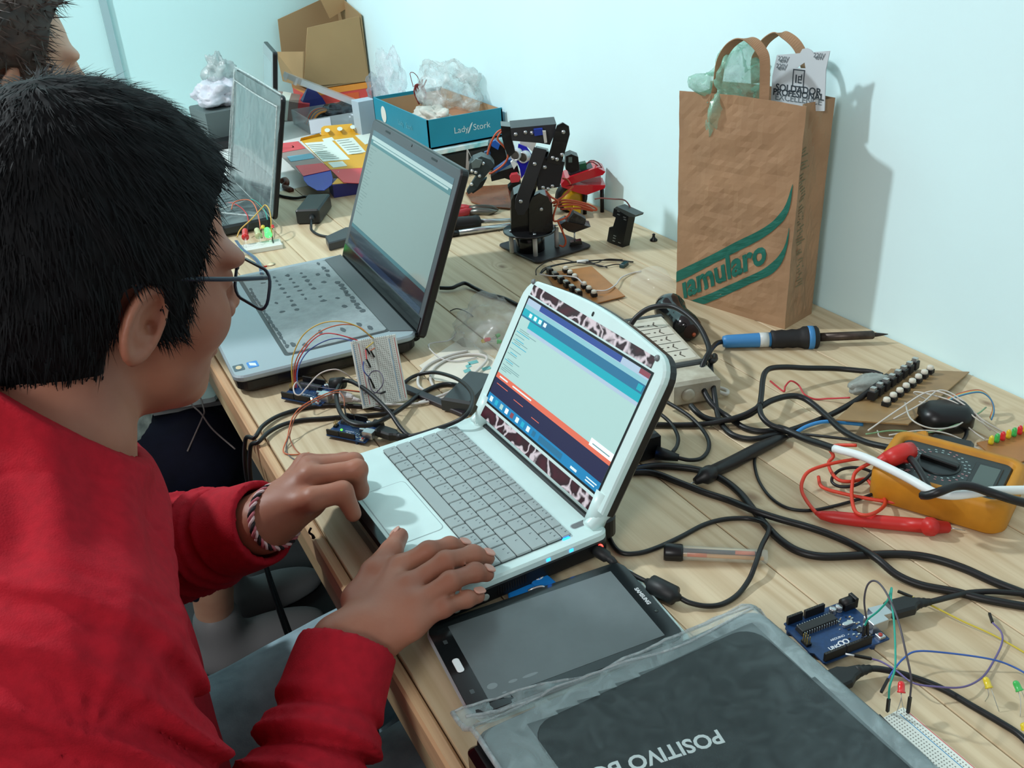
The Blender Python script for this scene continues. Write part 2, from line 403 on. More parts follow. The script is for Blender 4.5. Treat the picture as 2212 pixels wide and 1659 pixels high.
for y_ in (0.0285, 0.0425, 0.0575):
    b = MB(); Mx = Matrix.Translation((NBW-0.0035, y_, 0.014)) @ Matrix.Rotation(math.radians(90), 4, 'Y')
    b.lathe([(0.0021, 0), (0.0036, 0), (0.0038, 0.002), (0.0022, 0.0022)], 16, 0, Mx); b.build('audio_jack', mat('pale_jack', (176, 184, 176) if y_ < 0.05 else (150, 90, 100), 0.4), nbk)
b = MB()
for k in range(12): b.box(NBW-0.0035, NBW-0.0015, 0.07+k*0.0026, 0.0712+k*0.0026, 0.012, 0.020)
b.build('vent_slots', mat('vent_dark', (4, 4, 5), 0.8), nbk)
# hinge bar
b = MB(); b.cyl((0.024, 0.1965, 0.0375), (NBW-0.026, 0.1965, 0.0375), 0.0098, n=24); b.build('hinge_bar', m_white, nbk)
for x in (0.008, NBW-0.022):
    b = MB(); b.tube(spline([(x+0.007, 0.178, 0.033), (x+0.007, 0.188, 0.040), (x+0.007, 0.199, 0.046)], 4), [0.0075]*9, 14); b.build('hinge', m_white, nbk)
# lid: local frame u along x, v up the lid, n towards the person
tilt = 1.0502
LM_ = Matrix.Translation(NB.inverted() @ scrBL) @ Matrix.Rotation(tilt, 4, 'X')     # x = width, y = up the lid, z = towards the viewer
def lidring(gx, top, bot, z, arch):
    o = []; n = 14
    xl, xr = 0.2227/2-gx, 0.2227/2+gx
    r = 0.024
    for k in range(n+1):            # bottom edge left to right
        o.append((xl+(xr-xl)*k/n, bot, z))
    for k in range(5):
        o.append((xr, bot+(top-r-bot)*(k+1)/6, z))
    for k in range(7):
        a = math.radians(90*k/6); o.append((xr-r+r*math.cos(a), top-r+r*math.sin(a)-arch*0.0, z))
    for k in range(1, n):
        t = k/n; o.append((xr-r+(xl-xr+2*r)*t, top+arch*math.sin(math.pi*t), z))
    for k in range(7):
        a = math.radians(90+90*k/6); o.append((xl+r+r*math.cos(a), top-r+r*math.sin(a), z))
    for k in range(5):
        o.append((xl, top-r+(bot-top+r)*(k+1)/6, z))
    return o
LT, LB = 0.1253+0.0215, -0.014
hx = 0.1285
MB().loft([lidring(hx-0.003, LT-0.003, LB, -0.0165, 0.0075), lidring(hx+0.0005, LT+0.0004, LB, -0.012, 0.0085), lidring(hx+0.0005, LT+0.0004, LB, -0.0045, 0.0085)], M=LM_).build('lid_back', m_black, nbk)
lid = MB().loft([lidring(hx, LT, LB, -0.0045, 0.0085), lidring(hx, LT, LB, 0.0012, 0.0085), lidring(hx-0.0018, LT-0.0018, LB+0.001, 0.003, 0.0085)], M=LM_).build('lid', m_white, nbk)
for sx in (-0.012, 0.2227-0.004):
    b = MB(); b.cyl((sx+0.008 if sx < 0 else sx+0.008, -0.03, -0.006), (sx+0.008, 0.004, -0.004), 0.0105, 0.010, 18, 0, LM_)
    b.ball((sx+0.008, -0.03, -0.006), 0.0105, 12, 0, LM_); b.build('hinge_knuckle', m_white, nbk)
SZ = 0.0034
def srect(b, u0, u1, v0, v1, mi, lay): 
    z = SZ+lay*0.00012
    b.quad((u0*0.2227, v0*0.1253, z), (u1*0.2227, v0*0.1253, z), (u1*0.2227, v1*0.1253, z), (u0*0.2227, v1*0.1253, z), mi, LM_)
# sticker strips of dark red marble above and below the screen
def marble(name):
    if name in MC: return MC[name]
    m = bpy.data.materials.new(name); MC[name] = m; m.use_nodes = True; nt = m.node_tree; b = nt.nodes['Principled BSDF']; b.inputs['Roughness'].default_value = 0.3
    tc = nt.nodes.new('ShaderNodeTexCoord'); n = nt.nodes.new('ShaderNodeTexNoise'); n.inputs['Scale'].default_value = 28; n.inputs['Detail'].default_value = 3
    nt.links.new(tc.outputs['Object'], n.inputs['Vector'])
    v = nt.nodes.new('ShaderNodeTexVoronoi'); v.feature = 'DISTANCE_TO_EDGE'; v.inputs['Scale'].default_value = 30
    ad = nt.nodes.new('ShaderNodeVectorMath'); ad.operation = 'MULTIPLY_ADD'; ad.inputs[1].default_value = (0.06, 0.06, 0.06)
    nt.links.new(n.outputs['Color'], ad.inputs[0]); nt.links.new(tc.outputs['Object'], ad.inputs[2]); nt.links.new(ad.outputs[0], v.inputs['Vector'])
    r = nt.nodes.new('ShaderNodeValToRGB'); r.color_ramp.elements[0].position = 0.02; r.color_ramp.elements[0].color = rgb((214, 200, 206)); r.color_ramp.elements[1].position = 0.09; r.color_ramp.elements[1].color = rgb((44, 20, 28))
    e = r.color_ramp.elements.new(0.32); e.color = rgb((72, 22, 36)); nt.links.new(v.outputs['Distance'], r.inputs[0]); nt.links.new(r.outputs[0], b.inputs['Base Color'])
    return m
z = SZ
for (u0, u1, v0, v1) in ((-0.005, 0.985, 1.035, 1.125), (-0.02, 1.0, -0.15, -0.045)):
    b = MB(); b.quad((u0*0.2227, v0*0.1253, z), (u1*0.2227, v0*0.1253, z), (u1*0.2227, v1*0.1253, z), (u0*0.2227, v1*0.1253, z), 0, LM_)
    b.build('marble_sticker', marble('dark_red_marble'), nbk)
scol = [(150, 182, 178), (38, 96, 128), (24, 146, 160), (150, 168, 186), (44, 66, 128), (196, 96, 74), (32, 30, 62), (26, 112, 158), (120, 168, 176), (104, 136, 138), (34, 150, 176), (196, 214, 216), (120, 60, 70), (230, 236, 236), (12, 12, 16)]
smats = [mat('screen_%d' % i, c, 0.3, emit=0.45) for i, c in enumerate(scol)]
b = MB(); srect(b, -0.012, 1.012, -0.02, 1.02, 14, -1)
srect(b, 0, 1, 0, 1, 0, 0)
srect(b, 0, 1, 0.945, 1, 3, 1); srect(b, 0.12, 0.80, 0.95, 1, 4, 2); srect(b, 0.93, 1, 0.96, 1, 12, 2)
srect(b, 0, 1, 0.905, 0.945, 8, 1)
srect(b, 0, 1, 0.83, 0.905, 1, 1); srect(b, 0, 0.18, 0.845, 0.905, 2, 2); srect(b, 0.955, 0.99, 0.845, 0.893, 2, 2)
srect(b, 0, 1, 0.765, 0.83, 2, 1); srect(b, 0.0, 0.085, 0.765, 0.83, 0, 2); srect(b, 0.09, 1, 0.735, 0.765, 3, 1)
srect(b, 0, 1, 0.235, 0.285, 5, 1); srect(b, 0, 1, 0.085, 0.235, 6, 1); srect(b, 0, 1, 0, 0.085, 7, 1)
rnd = random.Random(5)
for k in range(26):                         # code lines
    v = 0.72-k*0.016
    if rnd.random() < 0.25: continue
    u = 0.012+0.02*rnd.choice((0, 1, 1)); l = rnd.uniform(0.04, 0.17)
    srect(b, u, u+l, v, v+0.006, 9 if rnd.random() < 0.75 else 10, 1)
srect(b, 0.03, 0.11, 0.253, 0.266, 11, 2); srect(b, 0.16, 0.34, 0.253, 0.266, 11, 2)
for k in range(3): srect(b, 0.03+0.18*k, 0.14+0.16*k, 0.19-0.024*k, 0.196-0.024*k, 5, 2)
for k in range(9): srect(b, 0.025+0.052*k, 0.052+0.052*k, 0.02, 0.065, (11, 10, 0, 13, 12, 11, 10, 11, 1)[k], 2)
srect(b, 0.50, 0.70, 0.018, 0.068, 1, 2); srect(b, 0.78, 0.83, 0.02, 0.04, 11, 2); srect(b, 0.90, 0.98, 0.045, 0.055, 11, 2); srect(b, 0.90, 0.97, 0.022, 0.032, 11, 2)
srect(b, 0.83, 1.0, 0.27, 0.33, 13, 2); srect(b, 0.85, 0.98, 0.29, 0.30, 9, 3)
for k in range(4): srect(b, 0.06+k*0.045, 0.085+k*0.045, 0.855, 0.89, 11, 3)
b.build('screen', smats, nbk)
b = MB()
for u, v in ((-0.02, 1.145), (0.992, 1.125)):
    b.cyl((u*0.2227, v*0.1253, 0.003), (u*0.2227, v*0.1253, 0.0046), 0.0032, 0.0026, 14, 0, LM_)
b.build('rubber_bumper', m_grey, nbk)
MB().rbox(0.5*0.2227, 1.165*0.1253, 0.003, 0.005, 0.0014, 0.003, 0.0036, 0.0002, M=LM_).build('webcam', m_black, nbk)
# ================================================================ circuit boards, breadboards, little parts
m_pcb = mat('blue_pcb', (24, 62, 110), 0.4, noise=(300, 0.18))
m_hdr = mat('header_black', (17, 16, 17), 0.5)
m_chip = mat('chip_black', (34, 36, 37), 0.5)
m_pin = mat('tin_pins', (196, 198, 196), 0.3, 0.8)
m_gold = mat('gold_pins', (206, 180, 110), 0.35, 0.8)
m_silk = mat('white_ink', (226, 232, 236), 0.6)
def uno(M, label, scale=1.0, lights=(), group=None):
    M = M @ Matrix.Scale(scale, 4)
    t = thing('microcontroller_board', label, 'circuit board', M, group)
    mm = 0.001
    o = [(0, 0), (66.04, 0), (66.04, 2.54), (68.58, 5.08), (68.58, 37.85), (66.04, 40.39), (66.04, 51.8), (64.5, 53.34), (0, 53.34)]
    b = MB().prism([(x*mm, y*mm) for x, y in o], 4.4*mm, 6.0*mm)
    for x, y in ((14, 2.5), (15.3, 50.8), (66, 7.6), (66, 35.5)): b.cyl((x*mm, y*mm, 0), (x*mm, y*mm, 4.4*mm), 2.4*mm, n=10)
    pcb = b.build('circuit_board', m_pcb, t)
    z = 6.0*mm
    for x0, n, y in ((18.8, 10, 50.8), (45.7, 8, 50.8), (27.9, 8, 2.54), (50.8, 6, 2.54)):
        b = MB(); b.box((x0-1.2)*mm, (x0-1.2+2.54*n)*mm, (y-1.25)*mm, (y+1.25)*mm, z, z+8.5*mm, bev=0.0002)
        for k in range(n):
            cx, h = (x0+2.54*k)*mm, 0.5*mm; cy = y*mm
            b.quad((cx-h, cy-h, z+8.56*mm), (cx+h, cy-h, z+8.56*mm), (cx+h, cy+h, z+8.56*mm), (cx-h, cy+h, z+8.56*mm), 1)
        b.build('pin_header', [m_hdr, mat('socket_hole', (70, 66, 60), 0.6)], t)
    b = MB(); b.box(26*mm, 62*mm, 11.2*mm, 19.6*mm, z+1.6*mm, z+5.2*mm, bev=0.0004); b.box(25.5*mm, 62.5*mm, 10.6*mm, 20.2*mm, z, z+2.4*mm)
    chip = b.build('chip', m_chip, t)
    b = MB()
    for k in range(14):
        for y, d in ((10.4, -1), (20.4, 1)):
            x = (27.5+2.54*k)*mm; b.box(x-0.4*mm, x+0.4*mm, y*mm-0.3*mm, y*mm+0.3*mm, z, z+4.2*mm)
    o_ = b.build('chip_pins', m_pin, chip); o_['kind'] = 'stuff'
    MB().box(-6.3*mm, 9.7*mm, 31.8*mm, 43.8*mm, z, z+10.8*mm, bev=0.0004).build('usb_socket', m_silver, t)
    b = MB(); b.box(-1.8*mm, 11.6*mm, 3.3*mm, 12.2*mm, z, z+8*mm, bev=0.0006); b.box(-1.8*mm, 1.6*mm, 3.2*mm, 12.3*mm, z, z+11*mm, bev=0.0006)
    b.cyl((0.5*mm, 7.75*mm, z+6.2*mm), (11.6*mm, 7.75*mm, z+6.2*mm), 4.4*mm, n=16); b.build('power_jack', m_hdr, t)
    for x in (14.8, 21.6):
        MB().lathe([(3.2*mm, z), (3.2*mm, z+1.2*mm), (2.9*mm, z+1.4*mm), (3.1*mm, z+1.8*mm), (3.1*mm, z+5.2*mm), (2.7*mm, z+5.6*mm)], 16, 0, Matrix.Translation((x*mm, 8*mm, 0))).build('capacitor', m_silver, t)
    MB().rbox(20.5*mm, 26*mm, 10.5*mm, 4.2*mm, 2*mm, z, z+3.6*mm, 0.5*mm).build('crystal', m_silver, t)
    b = MB(); b.box(3.2*mm, 9.2*mm, 46.2*mm, 52.2*mm, z, z+3.2*mm, bev=0.0003); o_ = b.build('reset_button', m_silver, t)
    MB().cyl((6.2*mm, 49.2*mm, z+3.1*mm), (6.2*mm, 49.2*mm, z+4.2*mm), 1.7*mm, n=14).build('button_cap', mat('reset_red', (180, 70, 60), 0.4), o_)
    b = MB()
    for i in range(3):
        for j in range(2): b.box((63.5+2.54*j)*mm-0.3*mm, (63.5+2.54*j)*mm+0.3*mm, (25.5+2.54*i)*mm-0.3*mm, (25.5+2.54*i)*mm+0.3*mm, z, z+9*mm, 1)
    b.box(62.3*mm, 67.3*mm, 24.2*mm, 31.9*mm, z, z+2.5*mm)
    b.build('programming_header', [m_hdr, m_gold], t)
    b = MB(); rnd = random.Random(11)
    for k in range(46):
        x, y = rnd.uniform(10, 30), rnd.uniform(14, 47)
        if 14 < x < 27 and 23 < y < 29: continue
        if 25 < x and 9 < y < 21: continue
        s_ = rnd.uniform(0.5, 1.4); b.box((x-s_)*mm, (x+s_)*mm, (y-s_*0.6)*mm, (y+s_*0.6)*mm, z, z+0.8*mm, rnd.choice((0, 0, 1, 2)))
    b.box(12*mm, 18*mm, 33*mm, 38*mm, z, z+1.2*mm, 2)
    o_ = b.build('surface_components', [m_pin, mat('tan_component', (190, 170, 130), 0.5), m_chip], t); o_['kind'] = 'stuff'
    # printed infinity mark with minus and plus, and the board's lettering
    b = MB()
    for cx in (34.2, 39.0):
        ring = [(cx*mm+2.35*mm*math.cos(a*math.pi/12), 40.6*mm+2.35*mm*math.sin(a*math.pi/12), z+0.1*mm) for a in range(24)]
        b.tube(ring+[ring[0]], 0.62*mm, 6)
    b.build('printed_emblem', m_silk, t)
    R = Matrix.Rotation(math.pi, 4, 'Z')
    text('UNO', 0.0050, Matrix.Translation((46.4*mm, 41.6*mm, z)) @ R, m_silk, t, bold=0.00015)
    text('ARDUINO', 0.0032, Matrix.Translation((37.5*mm, 34.2*mm, z)) @ R, m_silk, t)
    text('DIGITAL (PWM~)', 0.0022, Matrix.Translation((45*mm, 47.6*mm, z)) @ R, m_silk, t)
    for (x, y, hh, m) in lights:
        MB().ball((x*mm, y*mm, z+hh*mm), 1.9*mm, 10, sc=(1, 1, 0.8)).build('status_light', m, t)
    return t
def m2(x, y, ang, h=0.0):
    return Matrix.Translation(W(x, y, h)) @ Matrix.Rotation(ang, 4, 'Z')
def uno_at(corner, other, scale):       # digital-side corner at the usb end, and the far end of that edge
    d = Vector((other.x-corner.x, other.y-corner.y, 0)).normalized(); n = Vector((-d.y, d.x, 0))
    o = corner - n*0.05334*scale; o.z = TZ
    return Matrix(((d.x, n.x, 0, o.x), (d.y, n.y, 0, o.y), (0, 0, 1, o.z), (0, 0, 0, 1)))
em_w = mat('white_green_led', (190, 255, 215), 0.3, emit=7.0)
em_g = mat('green_led_lit', (90, 230, 60), 0.3, emit=2.0)
em_r = mat('red_led_lit', (255, 90, 90), 0.3, emit=9.0)
uno_r = uno(m2(0.3637, 0.4502, 3.049), 'blue microcontroller board with the white infinity mark, right of the plastic-wrapped laptop')
uno2 = uno(uno_at(P(788, 955, .006), P(704, 938, .006), 0.84), 'blue microcontroller board with a lit green light, left behind the white netbook', 0.84, ((34, 46.5, 2.2, em_w), (40, 49, 11, em_g)))
uno3 = uno(uno_at(P(692, 876, .006), P(602, 858, .006), 0.95), 'microcontroller board glowing red, beside the front corner of the silver laptop', 0.95, ((21, 45, 2.5, em_w),))
# ---- breadboards
def bb_mat(name):
    if name in MC: return MC[name]
    m = bpy.data.materials.new(name); MC[name] = m; m.use_nodes = True; nt = m.node_tree; L = nt.links.new
    b = nt.nodes['Principled BSDF']; b.inputs['Roughness'].default_value = 0.45
    tc = nt.nodes.new('ShaderNodeTexCoord'); sp = nt.nodes.new('ShaderNodeSeparateXYZ'); L(tc.outputs['Object'], sp.inputs[0])
    def f(op, a, v, cl=False):
        k = nt.nodes.new('ShaderNodeMath'); k.operation = op; k.use_clamp = cl
        L(a, k.inputs[0]) if not isinstance(a, float) else setattr(k.inputs[0], 'default_value', a)
        L(v, k.inputs[1]) if not isinstance(v, float) else setattr(k.inputs[1], 'default_value', v)
        return k.outputs[0]
    def hole(c): return f('LESS_THAN', f('ABSOLUTE', f('SUBTRACT', f('FRACT', f('DIVIDE', f('ADD', c, 1.0), 0.00254), 0.0), 0.5), 0.0), 0.2)
    h = f('MULTIPLY', hole(sp.outputs[0]), hole(sp.outputs[1]))
    # no holes in the middle channel, between field and rails, or on the sides
    ay = f('ABSOLUTE', sp.outputs[1], 0.0)
    field = f('MULTIPLY', f('GREATER_THAN', ay, 0.0026), f('LESS_THAN', ay, 0.0165))
    rail = f('MULTIPLY', f('GREATER_THAN', ay, 0.0203), f('LESS_THAN', ay, 0.0254))
    h = f('MULTIPLY', h, f('ADD', field, rail, True))
    chan = f('LESS_THAN', ay, 0.0013)
    mx = nt.nodes.new('ShaderNodeMix'); mx.data_type = 'RGBA'; mx.inputs[6].default_value = rgb((222, 228, 220)); mx.inputs[7].default_value = rgb((120, 122, 112))
    L(f('ADD', h, f('MULTIPLY', chan, 0.45), True), mx.inputs[0]); L(mx.outputs[2], b.inputs['Base Color'])
    return m
m_redline = mat('red_print', (206, 96, 90), 0.6); m_blueline = mat('blue_print', (84, 150, 190), 0.6)
def breadboard(M, L_, label, wd=0.0548, group=None):
    t = thing('breadboard', label, 'breadboard', M, group)
    MB().box(-L_/2, L_/2, -wd/2, wd/2, 0, 0.0086, bev=0.0006).build('board_body', bb_mat('breadboard_white'), t)
    for y in (0.0193, 0.0262, -0.0193, -0.0262):
        if abs(y) < wd/2: MB().box(-L_/2+0.004, L_/2-0.004, y-0.00035, y+0.00035, 0.0085, 0.00872).build('rail_line', m_redline if (abs(y) < 0.021) == (y > 0) else m_blueline, t)
    for x in (-L_/2-0.0012, ):
        for y in (0.012, -0.012): MB().box(x, x+0.002, y-0.002, y+0.002, 0.001, 0.0075).build('joining_tab', bb_mat('breadboard_white'), t)
    return t
# right front: long axis along the bench
xr, yf = 0.3085, 0.3385
bbr = breadboard(Matrix.Translation(W(xr-0.0274, yf-0.0825, 0)) @ Matrix.Rotation(math.radians(-90.6), 4, 'Z') @ Matrix.Rotation(math.pi, 4, 'Z'), 0.165, 'white breadboard with a black chip, partly under the plastic-wrapped laptop')
# middle: half-size board leaning on the laptop's side
BR_, BL_ = P(881, 866, 0.001), P(784, 884, 0.001)
wdir = (BR_-BL_).normalized()
d = ray(899, 720).normalized(); tt = d.dot(BR_-CAM); foot = CAM+d*tt; off = math.sqrt(max(0, 0.088**2-(foot-BR_).length_squared))
TR_ = foot+d*off*0.9
ydir = (TR_-BR_); ydir = (ydir-wdir*ydir.dot(wdir)).normalized()
zdir = wdir.cross(ydir)
cc = BL_+wdir*0.0285+ydir*0.043+zdir*(-0.0)
Mb = Matrix(((ydir.x, -wdir.x, zdir.x, cc.x), (ydir.y, -wdir.y, zdir.y, cc.y), (ydir.z, -wdir.z, zdir.z, cc.z), (0, 0, 0, 1)))
MBB = Mb.copy()
bbm = breadboard(Mb, 0.086, 'small white breadboard propped upright against the side of the silver laptop', 0.0575)
# far left: narrow strip with lit lights
a, b_ = P(545, 549, 0.0), P(614, 537, 0.0); d = (b_-a).normalized(); n = Vector((-d.y, d.x, 0))
Ms = frame(b_-d*0.05+n*0.0185, -d)
MSB = Ms.copy()
bbs = breadboard(Ms, 0.096, 'narrow white breadboard with a lit green light, in front of the far wrapped laptop', 0.036)
# ---- loose chip on the front breadboard
a, b_ = P(1893, 1549, .013), P(1940, 1597, .013); d = (b_-a).normalized()
Mx = frame((a+b_)/2-Vector((0, 0, 0.0035)), d)
ln = (b_-a).length+0.002
t = thing('chip', 'black multi-pin chip pressed into the front right breadboard', 'chip', Mx)
MB().box(-ln/2, ln/2, -0.0042, 0.0042, 0.0, 0.0044, bev=0.0007).build('chip_body', m_chip, t)
b = MB(); n_ = 9
for k in range(n_):
    for s_ in (-1, 1): b.box(-ln/2+0.002+k*(ln-0.004)/(n_-1)-0.0005, -ln/2+0.002+k*(ln-0.004)/(n_-1)+0.0005, s_*0.0048-0.0004, s_*0.0048+0.0004, -0.0012, 0.0024)
b.build('pins', m_pin, t)['kind'] = 'stuff'
# ---- small lights
lcol = {'red': (214, 40, 44), 'yellow': (214, 190, 40), 'green': (60, 176, 84), 'pale': (196, 200, 150)}
def led(base, top, feet, col, label, lit=0.0, r=0.0026, group=None, mname=None):
    """bulb axis base->top, two wire legs running from the base to the feet"""
    m = mat(mname or ('led_'+col+('_lit' if lit else '')), lcol[col], 0.25, emit=lit, trans=0.0, coat=0.5)
    z = (top-base).normalized(); M_ = frame(base, z.orthogonal(), z); L_ = (top-base).length
    t = thing('indicator_light', label, 'light', M_, group)
    MB().lathe([(r*1.18, 0), (r*1.18, L_*0.14), (r, L_*0.15), (r, L_*0.68), (r*0.86, L_*0.86), (r*0.5, L_*0.97), (r*0.05, L_)], 16).build('bulb', m, t)
    for k, f in enumerate(feet):
        s0 = base+(M_.to_3x3() @ Vector((0.0012*(1 if k else -1), 0, 0)))
        MB().tube(spline([s0, s0-z*0.003+(f-s0)*0.2, f], 4), 0.0003, 6).build('leg', m_pin, t, True)
    return t
led(P(1947, 1497, .024), P(1947, 1471, .030), [P(1936, 1541, .0085), P(1953, 1536, .0085)], 'red', 'red indicator light standing in the front right breadboard')
led(P(2137, 1487, .014), P(2128, 1462, .019), [P(2128, 1515, .0005), P(2158, 1537, .0005)], 'yellow', 'yellow indicator light standing loose on the planks near the right edge')
led(P(2203, 1493, .014), P(2192, 1470, .019), [P(2204, 1548, .0005), P(2216, 1520, .0005)], 'green', 'green indicator light standing loose at the right edge of the view')
led(P(2215, 1575, .012), P(2210, 1562, .016), [P(2230, 1600, .0005), P(2225, 1590, .0005)], 'yellow', 'second yellow light, cut off by the right edge below the green one')
led(P(785, 827, .004), P(792, 801, .005), [P(780, 838, .0005), P(786, 840, .0005)], 'yellow', 'yellow light lying flat left of the propped breadboard', r=0.003)
led(P(777, 816, .003), P(792, 818, .003), [P(760, 813, .0008), P(760, 817, .0008)], 'green', 'green light lying crosswise between the yellow one and the propped breadboard', r=0.003)
led(P(778, 824, .003), P(791, 835, .003), [P(770, 818, .0008), P(772, 821, .0008)], 'green', 'green light lying lowest of the three beside the propped breadboard', r=0.003)
# lights on the far strip
def onstrip(px, py, h): return P(px, py, h)
led(P(530, 513, .0225), P(529, 495, .030), [P(525, 533, .0088), P(532, 535, .0088)], 'red', 'large red light on the narrow far breadboard', r=0.0058)
led(P(559, 510, .0215), P(554, 494, .029), [P(562, 524, .0088), P(566, 530, .0088)], 'pale', 'pale yellow light on the narrow far breadboard', r=0.0058)
led(P(580, 508, .0215), P(576, 493, .029), [P(574, 520, .0088), P(590, 526, .0088)], 'green', 'brightly lit green light on the narrow far breadboard', 3.2, 0.0058)
led(P(568, 494, .030), P(568, 486, .036), [P(569, 514, .0088), P(571, 516, .0088)], 'yellow', 'small bright yellow light behind the lit green one', r=0.0036)
led(P(590, 492, .028), P(588, 485, .034), [P(592, 513, .0088), P(594, 514, .0088)], 'red', 'small red light behind the lit green one', r=0.0028)
led(P(524, 544, .006), P(520, 537, .009), [P(528, 548, .001), P(530, 548, .001)], 'green', 'tiny lit green light under the grey ribbon wires left of the narrow breadboard', 2.2, 0.003)
# lights pushed in the propped breadboard
def onbb(u, v, h=0.0): return MBB @ Vector((u, v, 0.0086+h))
led(RT(808, 748, (P(812, 750, 0.05)-CAM).length), RT(801, 738, (P(812, 750, 0.05)-CAM).length), [onbb(0.030, 0.018), onbb(0.027, 0.016)], 'yellow', 'yellow light at the upper left of the propped breadboard', r=0.003)
led(RT(803, 760, (P(812, 755, 0.045)-CAM).length), RT(793, 752, (P(812, 755, 0.045)-CAM).length), [onbb(0.022, 0.018), onbb(0.019, 0.016)], 'red', 'upper red light on the left edge of the propped breadboard', r=0.003)
led(RT(800, 777, (P(812, 770, 0.035)-CAM).length), RT(790, 767, (P(812, 770, 0.035)-CAM).length), [onbb(0.012, 0.019), onbb(0.009, 0.017)], 'red', 'lower red light on the left edge of the propped breadboard', r=0.003)
# ---- jumper wires
def jumper(label, pts, c, r=0.0008, h0=True, h1=True, pin=0.0, mk=None, group=None):
    q = [p if isinstance(p, Vector) else P(*p) for p in pts]
    t = thing('jumper_wire', label, 'wire', q[0], group)
    m = mk or mat('wire_%d_%d_%d' % c, c, 0.45)
    i0, i1 = (1 if h0 else 0), (len(q)-1 if h1 else len(q))
    MB().tube(spline(q[i0:i1], 8), r, 7).build('wire', m, t, True)
    if h0: MB().tube([q[0], q[0]+(q[1]-q[0])*0.02, q[0]+(q[1]-q[0])*0.98, q[1]], [0.0008, 0.00145, 0.00145, 0.0009], 4, smooth=False).build('connector', m_hdr, t, True)
    if h1: MB().tube([q[-1], q[-1]+(q[-2]-q[-1])*0.02, q[-1]+(q[-2]-q[-1])*0.98, q[-2]], [0.0008, 0.00145, 0.00145, 0.0009], 4, smooth=False).build('connector', m_hdr, t, True)
    if pin: 
        d_ = (q[0]-q[1]).normalized(); MB().cyl(q[0], q[0]+d_*pin, 0.00075, n=6).build('pin', mat('pale_pin', (224, 226, 226), 0.4), t, True)
    return t
jumper('teal jumper wire arching from the right microcontroller board to the front breadboard', [(1865, 1374, .0145), (1868, 1351, .027), (1876, 1337, .034), (1897, 1320, .045), (1917, 1297, .058), (1926, 1270, .066), (1925, 1296, .066), (1931, 1340, .062), (1934, 1400, .055), (1933, 1445, .048), (1922, 1482, .038), (1920, 1509, .026), (1917, 1537, .009)], (40, 160, 140))
jumper('dark grey jumper wire arching over the blue board to the front breadboard', [(1874, 1372, .0145), (1873, 1345, .029), (1867, 1300, .05), (1872, 1268, .065), (1884, 1255, .072), (1899, 1260, .075), (1918, 1287, .075), (1940, 1340, .07), (1957, 1410, .06), (1968, 1465, .045), (1966, 1505, .026), (1961, 1540, .009)], (78, 74, 82))
jumper('blue jumper wire running off to the right past the breadboard', [(1903, 1496, .003), (1919, 1466, .006), (1930, 1448, .010), (1950, 1424, .014), (1980, 1407, .016), (2050, 1411, .014), (2140, 1424, .010), (2190, 1441, .005), (2240, 1470, .003)], (58, 96, 170), h1=False)
jumper('purple jumper wire curling up to the right in front of the blue board', [(1845, 1416, .010), (1883, 1423, .007), (1905, 1430, .006), (1935, 1448, .010), (1972, 1475, .014), (2020, 1483, .012), (2080, 1484, .008), (2122, 1463, .004), (2148, 1425, .003), (2164, 1390, .004), (2163, 1366, .006), (2144, 1345, .008), (2137, 1325, .004)], (104, 92, 140), pin=0.007)
jumper('thin yellow jumper wire at the right edge beside the black plug', [(1939, 1277, .004), (1971, 1290, .004), (2010, 1307, .006), (2080, 1342, .004), (2150, 1374, .003), (2240, 1425, .002)], (196, 178, 60), h1=False)
# wires of the glowing board up to the propped breadboard
base3 = P(630, 836, .016)
jumper('yellow jumper wire in a high arc from the red-lit board to the propped breadboard', [(633, 838, .016), (630, 800, .04), (634, 765, .06), (655, 724, .085), (690, 700, .1), (730, 694, .105), (765, 702, .1), (790, 718, .09), (808, 735, .075), onbb(0.030, 0.012, 0.012), onbb(0.024, 0.008)], (206, 176, 84), h0=False)
jumper('orange jumper wire arcing beside the yellow one to the propped breadboard', [(637, 838, .016), (634, 805, .035), (643, 770, .058), (668, 735, .08), (700, 712, .09), (740, 701, .094), (775, 706, .09), (800, 727, .08), (814, 746, .066), onbb(0.026, 0.007, 0.012), onbb(0.019, 0.003)], (200, 110, 76), h0=False)
jumper('red jumper wire in a lower arc to the propped breadboard', [(640, 838, .016), (638, 806, .033), (648, 772, .055), (675, 735, .074), (705, 720, .082), (750, 728, .08), (785, 744, .07), onbb(0.016, 0.014, 0.014), onbb(0.007, 0.010)], (196, 56, 62), h0=False)
jumper('blue jumper wire, lowest of the arc, to the propped breadboard', [(643, 838, .016), (643, 800, .03), (660, 765, .045), (690, 742, .06), (725, 731, .066), (760, 737, .066), (788, 755, .058), onbb(0.006, 0.020, 0.01), onbb(-0.008, 0.014, 0.010), onbb(-0.020, 0.010)], (62, 84, 150), h0=False)
jumper('pale grey jumper wire looping over the red-lit board', [(652, 842, .014), (644, 829, .026), (640, 826, .03), (634, 836, .03), (637, 850, .028), (648, 853, .026), (662, 838, .03), (690, 808, .04), (722, 798, .044), (745, 806, .036), (764, 822, .022)], (206, 196, 190), h0=False, h1=False, r=0.0009)
jumper('dark grey jumper wire making a ring beside the propped breadboard', [(832, 846, .02), (822, 850, .024), (806, 846, .03), (799, 832, .036), (796, 815, .045), (804, 803, .05), (818, 802, .05), (827, 815, .046), (826, 832, .04), (812, 848, .03), (800, 850, .024), (760, 845, .02), (700, 838, .016), (672, 832, .014), (650, 828, .014)], (88, 82, 100), h1=False, r=0.0007)
